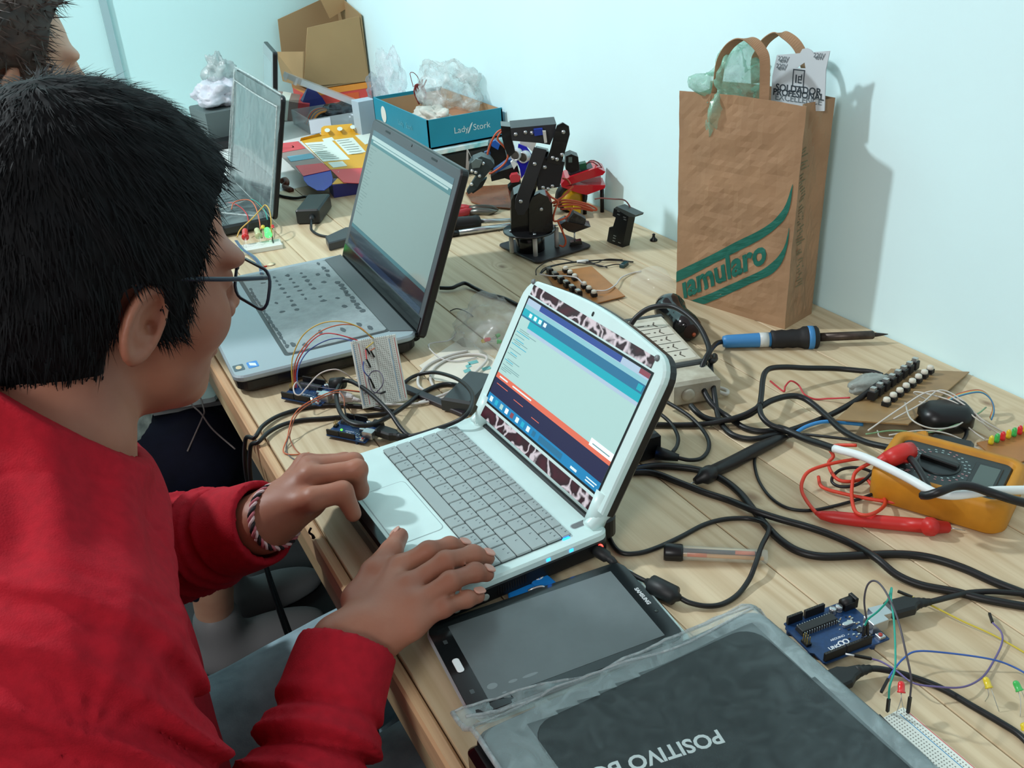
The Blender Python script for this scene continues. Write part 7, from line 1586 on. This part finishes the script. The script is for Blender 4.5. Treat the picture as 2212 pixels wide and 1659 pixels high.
def smooth_mesh(V, F, it=2, lam=0.5):
    V = V.copy(); e = np.concatenate([F[:, [0, 1]], F[:, [1, 2]], F[:, [2, 3]], F[:, [3, 0]]])
    for _ in range(it):
        s = np.zeros_like(V); c = np.zeros(len(V)); np.add.at(s, e[:, 0], V[e[:, 1]]); np.add.at(c, e[:, 0], 1); np.add.at(s, e[:, 1], V[e[:, 0]]); np.add.at(c, e[:, 1], 1)
        V += lam*(s/np.maximum(c, 1)[:, None]-V)
    return V
def field_obj(name, f, lo, hi, h, m, parent, it=2):
    V, F = grow(f, lo, hi, h); V = smooth_mesh(V, F, it)
    inv = np.array(MW[root_of(parent).name].inverted()); V2 = V@inv[:3, :3].T+inv[:3, 3]
    me = bpy.data.meshes.new(name); me.vertices.add(len(V2)); me.vertices.foreach_set('co', V2.astype(np.float32).ravel())
    me.loops.add(F.size); me.loops.foreach_set('vertex_index', F.astype(np.int32).ravel())
    me.polygons.add(len(F)); me.polygons.foreach_set('loop_start', np.arange(0, F.size, 4, dtype=np.int32)); me.polygons.foreach_set('loop_total', np.full(len(F), 4, np.int32))
    me.update(calc_edges=True); me.validate(); me.polygons.foreach_set('use_smooth', np.ones(len(me.polygons), bool))
    for k in (m if isinstance(m, list) else [m]): me.materials.append(k)
    return link(name, me, parent), V
def A(v): return np.array(v, np.float32)
def hd(az, pit, roll):
    a, b = math.radians(az), math.radians(pit); f = np.array([math.cos(a)*math.cos(b), math.sin(a)*math.cos(b), -math.sin(b)]); l = np.array([-math.sin(a), math.cos(a), 0]); u = np.cross(f, l)
    c, s = math.cos(math.radians(roll)), math.sin(math.radians(roll)); return np.stack([f, l*c+u*s, -l*s+u*c], 1)
def skin_mat(name, c, c2, sc=18):
    m = mat(name, c, 0.5, noise=(sc, 0.1, c2), bump=(340, 0.12, 0.0006), sss=0.08); return m
m_skin = skin_mat('skin_tan', (160, 106, 84), (140, 86, 66))
m_skin2 = skin_mat('skin_light', (196, 154, 128), (182, 136, 112))
def head_field(p, H, R, grow_=0.0):
    q = (p-A(H))@A(R)
    d = ell(q, (-.014, 0, .035), (.100+grow_, .077+grow_, .088+grow_))
    d = smin(d, ell(q, (.030, 0, -.030), (.060, .060, .085)), .03)
    d = smin(d, ell(q, (.040, 0, -.078), (.046, .046, .034)), .025)
    d = smin(d, ell(q, (.072, 0, -.098), (.020, .022, .018)), .02)
    for s in (-1, 1):
        d = smin(d, ell(q, (.060, s*.040, -.028), (.026, .024, .026)), .02)
        d = smin(d, ell(q, (.078, s*.030, .024), (.018, .028, .011)), .012)           # brow
    d = smin(d, rc(q, (.090, 0, .006), (.108, 0, -.024), .009, .0105), .012)
    for s in (-1, 1):
        d = smin(d, ell(q, (.099, s*.012, -.030), (.010, .008, .008)), .006)
        sock = ell(q, (.098, s*.033, .006), (.018, .020, .012)); d = -smin(-d, sock, .010)
        d = smin(d, ell(q, (.077, s*.032, .005), (.0135, .0135, .0125)), .003)         # eyelid
    d = smin(d, ell(q, (.090, 0, -.053), (.012, .024, .0065)), .005); d = smin(d, ell(q, (.088, 0, -.066), (.012, .020, .0070)), .005)
    d = -smin(-d, ell(q, (.105, 0, -.0592), (.018, .024, .0016)), .002)
    for s in (-1, 1):                                                                   # ears
        E = np.array([[.95, 0, .3], [0, 1, 0], [-.3, 0, .95]], np.float32)
        c = A((-.004, s*.078, -.016))
        qe = (q-c); tilt = qe.copy(); tilt[:, 1] = qe[:, 1]+s*0.35*qe[:, 0]
        e = ell(tilt, (0, 0, 0), (.0175, .0075, .0310), E)
        rim = np.abs(np.linalg.norm(np.stack([tilt@E[:, 0]/.0150, tilt@E[:, 2]/.027], 1), axis=1)-1)*.018-.0042
        rim = np.maximum(np.sqrt(np.maximum(rim+.0042, 0)**2+(tilt[:, 1]-s*.006)**2)-.0040, -1)
        e = smin(e, rim, .003); e = -smin(-e, ell(tilt, (.0035, s*.0085, .003), (.0085, .0065, .0145), E), .003)
        e = -smin(-e, ell(tilt, (.006, s*.006, -.004), (.0045, .008, .006)), .002)
        d = smin(d, e, .005)
    return d
def finger(p, pts, r0, r1, k=.004):
    n = len(pts); d = chain(p, pts, [r0+(r1-r0)*i/(n-1) for i in range(n)], k)
    for q in pts[1:-1]: d = smin(d, np.linalg.norm(p-A(q), axis=1)-(r0+r1)/2*1.06, .004)
    return d
# ------------------------------------------------------------------ person in the red sweater
H1 = np.array([-.1379, .7698, TZ+.331]); R1 = hd(15.85, 17.9, 2.6)
def wz(x, y, z): return np.array([x, y, TZ+z])
NB1 = wz(-.208, .722, .228)
shR, shL = wz(-.232, .560, .150), wz(-.228, .885, .150)
elR, elL = wz(-.205, .420, -.075), wz(-.205, .955, -.060)
cuR, cuL = np.array(P(752, 1398, .036)), np.array(P(572, 1128, .044))
Pn = lambda x, y, h: np.array(P(x, y, h))
wrR, wrL = Pn(790, 1375, .040), Pn(598, 1112, .050)
fR = {'index': [Pn(862, 1226, .054), Pn(925, 1191, .060), Pn(972, 1180, .052), Pn(1001, 1183, .0435)],
      'middle': [Pn(880, 1268, .056), Pn(962, 1213, .062), Pn(1022, 1199, .053), Pn(1052, 1206, .0440)],
      'ring': [Pn(894, 1308, .053), Pn(972, 1256, .059), Pn(1026, 1236, .052), Pn(1052, 1241, .0435)],
      'little': [Pn(888, 1352, .046), Pn(958, 1314, .046), Pn(1008, 1294, .041), Pn(1034, 1289, .036)]}
thR = [Pn(776, 1296, .042), Pn(808, 1236, .050), Pn(846, 1190, .051), Pn(864, 1158, .0465)]
fL = {'index': [Pn(668, 1030, .082), Pn(772, 1014, .082), Pn(775, 1058, .056), Pn(752, 1072, .0445)],
      'middle': [Pn(668, 1010, .080), Pn(764, 1000, .074), Pn(770, 1040, .052), Pn(745, 1055, .0435)],
      'ring': [Pn(660, 1002, .066), Pn(745, 998, .060), Pn(752, 1030, .046), Pn(728, 1045, .040)],
      'little': [Pn(652, 1006, .050), Pn(722, 1004, .046), Pn(730, 1030, .040), Pn(708, 1040, .036)]}
thL = [Pn(628, 1098, .060), Pn(676, 1078, .075), Pn(740, 1062, .076), Pn(763, 1110, .050)]
def hand(p, wr, F, th_, pal, fr=(.0094, .0072)):
    d = None
    rr = {'index': 1.0, 'middle': 1.03, 'ring': .97, 'little': .84}
    for k, pts in F.items():
        m_ = rc(p, wr+(pts[0]-wr)*.18, pts[0], .0150, .0112*rr[k]); d = m_ if d is None else smin(d, m_, .014)
    d = smin(d, pal(p), .012)
    t = rc(p, wr+(th_[0]-wr)*.25, th_[0], .015, .0150); d = smin(d, t, .014)
    fg = None
    for k, pts in F.items():
        e = finger(p, pts, fr[0]*rr[k], fr[1]*rr[k]); fg = e if fg is None else smin(fg, e, .0012)
    d = smin(d, fg, .0055)
    e = chain(p, th_, [.0140, .0118, .0102, .0082], .004); d = smin(d, e, .007)
    return d
palR_c = (fR['middle'][0]+fR['ring'][0]+wrR)/3-np.array([0, 0, .006])
palL_c = (fL['middle'][0]+thL[0]*0.6+wrL*0.8)/2.4-np.array([0, 0, .010])
mid1 = wz(-.262, .715, .02)
def body1(p):
    d = head_field(p, H1, R1)
    d = smin(d, chain(p, [H1+R1@np.array([-.035, 0, -.055]), NB1, wz(-.24, .72, .13)], [.056, .056, .085], .02), .02)
    d = smin(d, rc(p, shR, shL, .045, .045), .04); d = smin(d, ell(p, mid1, (.085, .150, .16)), .05); d = smin(d, ell(p, wz(-.275, .70, -.15), (.095, .135, .16)), .05)
    d = smin(d, chain(p, [shR, elR, cuR], [.044, .036, .029], .01), .03); d = smin(d, chain(p, [shL, elL, cuL], [.044, .036, .029], .01), .03)
    wd = np.cross(wrR-elR, [0, 0, 1]); wd /= np.linalg.norm(wd)
    d = smin(d, rc(p, cuR+wd*.007, wrR+wd*.008, .0235, .0200), .012); d = smin(d, rc(p, cuR-wd*.007, wrR-wd*.008, .0235, .0200), .012)
    wl_ = np.cross(wrL-elL, [0, 0, 1]); wl_ /= np.linalg.norm(wl_)
    d = smin(d, rc(p, cuL+wl_*.006, wrL+wl_*.006, .0235, .0205), .012); d = smin(d, rc(p, cuL-wl_*.006, wrL-wl_*.006, .0235, .0205), .012)
    d = smin(d, hand(p, wrR, fR, thR, lambda q: ell(q, palR_c, (.030, .030, .014))), .012)
    d = smin(d, hand(p, wrL, fL, thL, lambda q: ell(q, palL_c, (.034, .026, .022)), (.0102, .0082)), .012)
    return d
per1 = thing('person', 'person with short black hair and glasses in a red sweater, typing on the white netbook', 'person', Matrix.Translation(Vector(wz(-.26, .70, -.29))))
bd1, BV = field_obj('body', body1, wz(-.42, .36, -.34), wz(.14, 1.04, .47), 0.0024, m_skin, per1, 2)
# nails
m_nail = mat('nail', (196, 148, 132), 0.3)
def nail(tip, prev, up, w_, l_):
    d = Vector(tip-prev).normalized(); M_ = MW[per1.name].inverted() @ frame(Vector(tip)+Vector(up)*0.0, d, up)
    b = MB(); o = rrect(l_, w_, w_*0.42, 4, -0.0015, 0)
    b.prism(o, 0.0062, 0.0082, 0.0006, M=M_); return b.build('nail', m_nail, per1)
for k in ('index', 'middle', 'ring', 'little'): nail(fR[k][3], fR[k][2], (0.15, -0.1, 1), 0.0098 if k != 'little' else 0.0082, 0.0115)
nail(thR[3], thR[2], (-0.55, 0.25, 0.8), 0.0108, 0.013)
# ---- sweater
wv1, wv2, wv3 = Waves(3, 55), Waves(8, 120), Waves(5, 30)
axR = (cuR-elR)/np.linalg.norm(cuR-elR); axL = (cuL-elL)/np.linalg.norm(cuL-elL)
def folds(p, el, cu, ax_, d, seed):
    s = (p-A(el))@A(ax_); L_ = float(np.linalg.norm(cu-el)); t = L_-s                   # distance back from the cuff
    m = np.clip((t-.045)/.02, 0, 1)*np.clip((.24-t)/.07, 0, 1)
    ph = t*2*math.pi/.033+2.2*wv3(p*1.6+seed)+1.3*wv1(p*.5)
    return d-m*(.0062*np.sin(ph)+.0035*np.sin(ph*2.1+1))-np.clip((.05-t)/.01, 0, 1)*(-.0012)
def sweater(p):
    d = rc(p, shR, shL, .072, .072); d = smin(d, rc(p, wz(-.240, .645, .190), wz(-.235, .800, .190), .066, .066), .05)
    d = smin(d, rc(p, NB1+np.array([-.02, 0, -.04]), NB1+np.array([-.004, -.004, .035]), .082, .0685), .045)
    d = smin(d, ell(p, mid1, (.112, .180, .19)), .05); d = smin(d, ell(p, wz(-.272, .70, -.17), (.122, .168, .20)), .06)
    d = d-.0030*wv1(p)-.0016*wv2(p)
    # drag lines from armpit to chest
    q = p-A(shR); fan = np.arctan2(q[:, 2], q[:, 0]); r_ = np.linalg.norm(q, axis=1); mk = np.clip((r_-.05)/.04, 0, 1)*np.clip((.26-r_)/.10, 0, 1)
    d = d-mk*.0036*np.sin(fan*11+3*wv3(p))
    aR = chain(p, [shR, elR, cuR], [.068, .055, .042], .02); aR = folds(p, elR, cuR, axR, aR, .3)-.002*wv1(p*1.3)
    aL = chain(p, [shL, elL, cuL], [.068, .056, .043], .02); aL = folds(p, elL, cuL, axL, aL, .7)-.002*wv1(p*1.3)
    d = smin(d, aR, .022); d = smin(d, aL, .022)
    # open cuffs and neck
    for el, cu, ax_ in ((elR, cuR, axR), (elL, cuL, axL)):
        s = (p-A(cu))@A(ax_); near = np.linalg.norm(p-A(cu), axis=1)-.13
        d = np.maximum(d, -np.maximum(-s, near))
        d = np.maximum(d, -rc(p, cu-ax_*.03, cu+ax_*.04, .0335, .0350))
    n1 = H1+R1@np.array([-.045, 0, -.06]); nx_ = np.array([.724, .208, .658]); nx_ /= np.linalg.norm(nx_)
    s = (p-A(wz(-.195, .70, .250)))@A(nx_); near = np.linalg.norm(p-A(wz(-.17, .735, .29)), axis=1)-.15
    d = np.maximum(d, -np.maximum(-s, near)); d = np.maximum(d, -rc(p, NB1-np.array([0, 0, .0]), n1, .0625, .0640))
    d = np.maximum(d, -(p[:, 2]-(TZ-.31)))
    # seams as shallow grooves
    seam = np.abs(np.linalg.norm(p-A(shR+np.array([-.01, .035, .02])), axis=1)-.092)-.0010
    d = np.maximum(d, -np.maximum(seam, -d-.0012))
    return d
m_red_knit = mat('red_sweater', (170, 24, 40), 0.85, noise=(120, 0.10), bump=(700, 0.35, 0.0012), spec=0.2)
sw1, _ = field_obj('sweater', sweater, wz(-.42, .33, -.32), wz(.03, 1.05, .32), 0.0034, m_red_knit, per1, 1)
# ---- trousers
hipR, hipL = wz(-.31, .62, -.265), wz(-.31, .80, -.265); knR, knL = wz(.10, .66, -.235), wz(.10, .86, -.225)
anR, anL = wz(.12, .66, -.66), wz(.10, .90, -.66)
def jeans(p):
    d = rc(p, hipR, hipL, .105, .105); d = smin(d, chain(p, [hipR, knR, anR], [.088, .070, .050], .01), .03); d = smin(d, chain(p, [hipL, knL, anL], [.088, .070, .050], .01), .03)
    d = d-.0030*wv1(p*.8)-.002*wv2(p*.7); d = np.maximum(d, p[:, 2]-(TZ-.17)*1.0) if False else d
    return np.maximum(d, (TZ-.655)-p[:, 2])
m_jean = mat('pale_denim', (150, 176, 186), 0.85, noise=(26, 0.22), bump=(500, 0.3, 0.001), spec=0.2)
field_obj('trousers', jeans, wz(-.46, .48, -.74), wz(.22, 1.02, -.08), 0.006, m_jean, per1, 2)
m_shoe = mat('shoe_dark', (40, 40, 44), 0.6)
for an in (anR, anL):
    field_obj('shoe', lambda p, an=an: np.maximum(smin(ell(p, an+np.array([.06, 0, -.055]), (.13, .045, .042)), rc(p, an, an+np.array([0, 0, -.05]), .045, .04), .03), (TZ-.749)-p[:, 2]), an+np.array([-.1, -.06, -.10]), an+np.array([.22, .06, .06]), 0.006, m_shoe, per1, 1)
# ---- hair: a cropped cap and short strands
wh = Waves(12, 210)
def hair_region(q):
    a = np.maximum(q[:, 0]+.024, -(q[:, 2]+.080+.25*(q[:, 0]+.07)))
    xb = np.interp(q[:, 2], [.012, .04, .065, .085, .105, .2], [.034, .040, .046, .060, .10, .2])
    b = np.maximum(q[:, 0]-xb, -(q[:, 2]-.014))
    c = np.maximum(np.abs(q[:, 0]-.022)-.014, -(q[:, 2]+.034))
    return np.minimum(np.minimum(a, b), c)
def hair1(p):
    q = (p-A(H1))@A(R1)
    d = ell(q, (-.014, 0, .038), (.115, .092, .106)); d = smin(d, ell(q, (-.050, 0, -.015), (.070, .078, .090)), .03)
    d = np.minimum(d, np.maximum(ell(q, (.020, 0, -.02), (.070, .0735, .085)), np.abs(q[:, 0]-.022)-.016))
    d = np.maximum(d, hair_region(q)+.004*wh(p*1.2))-.0022*wh(p)
    return d
m_hair = mat('black_hair', (8, 9, 11), 0.7, noise=(90, 0.3, (15, 17, 20)), spec=0.18)
V, F = grow(hair1, H1-.16, H1+.17, 0.0030); V = smooth_mesh(V, F, 1)
rg = np.random.default_rng(5)
fn = np.cross(V[F[:, 1]]-V[F[:, 0]], V[F[:, 3]]-V[F[:, 0]]); fn /= np.linalg.norm(fn, axis=1)[:, None]+1e-9; fc = V[F].mean(1)
out_ = ((fc-H1)*fn).sum(1) > 0.02; cand = np.nonzero(out_)[0]
pick = cand[rg.integers(0, len(cand), 14000)]
vs = [tuple(v) for v in V]; fs = [tuple(f) for f in F]; 
lq = (fc[pick]-H1)@R1
crown = np.array([-.055, 0, .13]); flow = lq-crown; flow /= np.linalg.norm(flow, axis=1)[:, None]+1e-6; flow = flow@R1.T
for k, i in enumerate(pick):
    n_ = fn[i]; t_ = flow[k]-n_*flow[k].dot(n_); t_ = t_/(np.linalg.norm(t_)+1e-6); dd = n_*rg.uniform(.10, .38)+t_*rg.uniform(.7, 1.0)+rg.normal(size=3)*.13; dd /= np.linalg.norm(dd)
    sd = np.cross(dd, n_); sd /= np.linalg.norm(sd)+1e-9; b0 = fc[i]+rg.normal(size=3)*.0015; L_ = rg.uniform(.008, .017); w_ = .0007; o = len(vs)
    vs += [tuple(b0-sd*w_), tuple(b0+sd*w_), tuple(b0+dd*L_+t_*.003)]; fs.append((o, o+1, o+2))
MB().add(vs, fs, 0, True).build('hair', m_hair, per1, True)
# ---- glasses
def hl(x, y, z): return Vector(H1+R1@np.array([x, y, z]))
gl_m = mat('glasses_frame', (22, 34, 52), 0.3)
gm_ = MB().tube(spline([hl(-.012, -.0835, .010), hl(.0, -.0845, .0175), hl(.06, -.082, .017), hl(.098, -.072, .0155)], 6), 0.0019, 8)
gm_.tube(spline([hl(-.012, .0835, .010), hl(.0, .0845, .0175), hl(.06, .082, .017), hl(.098, .072, .0155)], 6), 0.0019, 8)
for s in (-1, 1):
    ring = [hl(.108-.10*abs(y_-.0)*abs(y_)*4, s*.036+y_, z_) for y_, z_ in rrect(.054, .034, .012, 4, 0, .0)]
    gm_.tube(ring+[ring[0]], 0.0014, 7)
gm_.tube(spline([hl(.108, -.010, .006), hl(.113, 0, .009), hl(.108, .010, .006)], 4), 0.0014, 7)
gm_.build('glasses', gl_m, per1, True)
for s in (-1, 1):
    MB().poly([hl(.108, s*.036+y_, z_) for y_, z_ in rrect(.051, .031, .011, 4)]).build('lens', mat('lens_clear', (226, 234, 236), 0.03, alpha=0.15, spec=0.8), per1, True)
# ---- woven bracelet on the left wrist
bc_ = wrL*0.62+cuL*0.38+axL*.006; bx = np.cross(axL, [0, 0, 1]); bx /= np.linalg.norm(bx); by = np.cross(bx, axL)
brl = thing_part = None
cols = [(206, 176, 176), (30, 22, 26), (176, 96, 104)]
brc = None
for k in range(3):
    ring = []
    for i in range(121):
        a_ = 2*math.pi*i/120; tw = a_*13+k*2*math.pi/3
        r0 = .0315+.0013*math.cos(tw); off = .0026*math.sin(tw*1.0)
        ring.append(Vector(bc_+(bx*math.cos(a_)*1.10+by*math.sin(a_)*0.93)*r0+axL*off))
    o = MB().tube(ring, 0.0016, 6).build('bracelet' if brc is None else 'bracelet_strand', mat('thread_%d' % k, cols[k], 0.8), brc or per1, True)
    brc = brc or o
tail0 = Vector(bc_-by*.029+bx*-.006)
MB().tube(spline([Vector(P(672, 1140, .012)), Vector(P(668, 1150, .008)), Vector(P(675, 1156, .004)), Vector(P(678, 1164, .0))], 4), [0.0012]*9+[0.0016]*2+[0.0022, 0.0012], 6).build('bracelet_knot', mat('thread_1', cols[1], 0.8), brc, True)
# ---- stool under the person
def stool(label, x, y, z, r=0.17):
    t = thing('stool', label, 'stool', W(x, y, -TZ))
    MB().lathe([(r-0.01, z), (r, z+0.008), (r, z+0.03), (r-0.012, z+0.038)], 28).build('seat', mat('stool_seat', (30, 30, 34), 0.6), t)
    for a_ in range(4):
        c, s = math.cos(a_*math.pi/2+.78), math.sin(a_*math.pi/2+.78); MB().tube([(c*r*.7, s*r*.7, z+.005), (c*r*.95, s*r*.95, 0)], 0.012, 8).build('leg', mat('stool_leg', (60, 62, 66), 0.4, 0.6), t)
stool('dark stool hidden under the person in the red sweater', -.31, .71, 0.36)
# ------------------------------------------------------------------ person beyond, in dark trousers
H2 = np.array(RT(6, 150, 1.55)); R2 = hd(8, 10, 0)
sh2 = H2+np.array([-.06, 0, -.26])
per2 = thing('person', 'second person with brown hair seated beyond, in dark navy trousers', 'person', Matrix.Translation(Vector((H2[0]-.12, H2[1], TZ-.28))))
h2R, h2L = wz(-.40, H2[1]-.10, -.235), wz(-.40, H2[1]+.09, -.235); k2R, k2L = wz(-.045, H2[1]-.155, -.195), wz(-.035, H2[1]+.06, -.195)
a2R, a2L = wz(-.075, H2[1]-.02, -.60), wz(-.035, H2[1]+.13, -.62)
e2R = np.array(RT(235, 890, 1.28)); w2R = np.array(RT(345, 1115, 1.24)); e2L = sh2+np.array([.03, .26, -.22]); w2L = wz(.02, H2[1]+.2, .03)
def body2(p):
    d = head_field(p, H2, R2); d = smin(d, chain(p, [H2+R2@np.array([-.03, 0, -.06]), H2+np.array([-.055, 0, -.19])], [.052, .055]), .02)
    d = smin(d, rc(p, sh2+np.array([0, -.13, 0]), sh2+np.array([0, .13, 0]), .05, .05), .04); d = smin(d, ell(p, sh2+np.array([-.04, 0, -.18]), (.08, .13, .22)), .05)
    d = smin(d, chain(p, [sh2+np.array([0, -.15, 0]), e2R, w2R, w2R+np.array([.07, .02, -.03])], [.042, .034, .026, .020], .01), .03)
    d = smin(d, ell(p, w2R+np.array([.06, .02, -.02]), (.05, .035, .018)), .015)
    d = smin(d, chain(p, [sh2+np.array([0, .15, 0]), e2L, w2L], [.042, .034, .026], .01), .03)
    d = smin(d, chain(p, [sh2+np.array([-.05, 0, -.3]), wz(-.40, H2[1], -.22), k2R, a2R], [.09, .08, .05, .036], .02), .04)
    d = smin(d, chain(p, [wz(-.40, H2[1], -.22), k2L, a2L], [.08, .05, .036], .02), .04)
    return d
field_obj('body', body2, wz(-.58, H2[1]-.36, -.70), wz(.12, H2[1]+.38, .60), 0.0055, m_skin2, per2, 2)
def shirt2(p):
    d = rc(p, sh2+np.array([0, -.15, -.01]), sh2+np.array([0, .15, -.01]), .068, .068); d = smin(d, ell(p, sh2+np.array([-.04, 0, -.2]), (.11, .165, .27)), .05)
    d = smin(d, chain(p, [sh2+np.array([0, -.16, 0]), e2R, e2R*.55+w2R*.45], [.062, .050, .044], .02), .03); d = smin(d, chain(p, [sh2+np.array([0, .16, 0]), e2L, e2L*.5+w2L*.5], [.062, .05, .044], .02), .03)
    d = d-.003*wv1(p); d = np.maximum(d, -(np.linalg.norm(p-A(H2+np.array([-.04, 0, -.13])), axis=1)-.075)); d = np.maximum(d, (TZ-.27)-p[:, 2])
    e = (p-A(e2R*.55+w2R*.45))@A((w2R-e2R)/np.linalg.norm(w2R-e2R)); nr = np.linalg.norm(p-A(w2R), axis=1)-.13
    return np.maximum(d, -np.maximum(-e, nr))
field_obj('shirt', shirt2, wz(-.60, H2[1]-.38, -.30), wz(.10, H2[1]+.38, .32), 0.006, mat('grey_green_shirt', (66, 82, 80), 0.7, noise=(70, 0.4, (120, 140, 134))), per2, 2)
def trous2(p):
    d = rc(p, h2R, h2L, .105, .105); d = smin(d, chain(p, [h2R, k2R, a2R+np.array([0, 0, .09])], [.092, .074, .058], .01), .03); d = smin(d, chain(p, [h2L, k2L, a2L+np.array([0, 0, .09])], [.092, .074, .058], .01), .03)
    return np.maximum(d-.003*wv1(p*.8), (TZ-.585)-p[:, 2])
field_obj('trousers', trous2, wz(-.56, H2[1]-.30, -.62), wz(.08, H2[1]+.26, -.08), 0.006, mat('navy_denim', (16, 20, 38), 0.8, noise=(40, 0.2), spec=0.2), per2, 2)
for an in (a2R, a2L):
    field_obj('shoe', lambda p, an=an: np.maximum(smin(ell(p, an+np.array([.07, 0, -.11]), (.13, .046, .045)), rc(p, an+np.array([0, 0, -.03]), an+np.array([0, 0, -.10]), .045, .045), .03), (TZ-.749)-p[:, 2]), an+np.array([-.1, -.06, -.16]), an+np.array([.24, .06, .04]), 0.006, mat('shoe_white_shaded', (120, 122, 124), 0.5), per2, 1)  # white shoes greyed, with the dimness under the bench painted in
wh2 = Waves(31, 150)
def hair2(p):
    q = (p-A(H2))@A(R2)
    d = ell(q, (-.014, 0, .040), (.118, .096, .110)); d = smin(d, ell(q, (-.045, 0, -.02), (.075, .082, .095)), .03)
    return np.maximum(d, hair_region(q)-.004)-.0035*wh2(p)
V, F = grow(hair2, H2-.17, H2+.18, 0.0045); V = smooth_mesh(V, F, 1)
fn = np.cross(V[F[:, 1]]-V[F[:, 0]], V[F[:, 3]]-V[F[:, 0]]); fn /= np.linalg.norm(fn, axis=1)[:, None]+1e-9; fc = V[F].mean(1)
cand = np.nonzero(((fc-H2)*fn).sum(1) > 0.02)[0]; pick = cand[rg.integers(0, len(cand), 3500)]
vs = [tuple(v) for v in V]; fs = [tuple(f) for f in F]
for i in pick:
    dd = fn[i]*rg.uniform(.15, .5)+rg.normal(size=3)*.35+np.array([.2, 0, -.3]); dd /= np.linalg.norm(dd); sd = np.cross(dd, fn[i]); sd /= np.linalg.norm(sd)+1e-9; o = len(vs); L_ = rg.uniform(.012, .03)
    vs += [tuple(fc[i]-sd*.0012), tuple(fc[i]+sd*.0012), tuple(fc[i]+dd*L_)]; fs.append((o, o+1, o+2))
MB().add(vs, fs, 0, True).build('hair', mat('brown_hair', (62, 46, 36), 0.55, noise=(60, 0.35, (38, 30, 26))), per2, True)
stool('dark stool hidden under the second person', -.40, float(H2[1]), 0.375)
# white flat case on the lap and the thin hanging wires
wc_ = thing('flat_case', 'white flat case with a grey rim, below the front corner of the silver laptop', 'case', P(430, 850, -.10))
q = [P(474, 826, -.10), P(470, 848, -.10), P(463, 857, -.10), P(452, 860, -.10), P(330, 880, -.10), P(300, 830, -.10), P(400, 800, -.10)]
MB().loft([[p-Vector((0, 0, .008)) for p in q], q]).build('case_top', m_white, wc_, True)
q2 = [P(480, 838, -.115), P(478, 866, -.115), P(330, 890, -.115), P(300, 840, -.115)]
MB().loft([[p-Vector((0, 0, .007)) for p in q2], q2]).build('case_rim', mat('case_rim_grey', (120, 126, 126), 0.4), wc_, True)
for lab, pts in (('thin grey wire with a sharp bend, hanging in front of the dark trousers', [(425, 845, -.09), (434, 862, -.095), (441, 888, -.10), (438, 900, -.11), (425, 930, -.13), (405, 975, -.15)]), ('thin grey wire crossing the bent one and slanting toward the bench edge', [(398, 850, -.09), (415, 875, -.095), (434, 893, -.10), (460, 928, -.12), (508, 970, -.14)])):
    cable('thin_wire', lab, pts, 0.0013, mat('grey_wire', (128, 120, 118), 0.5), 'wire')
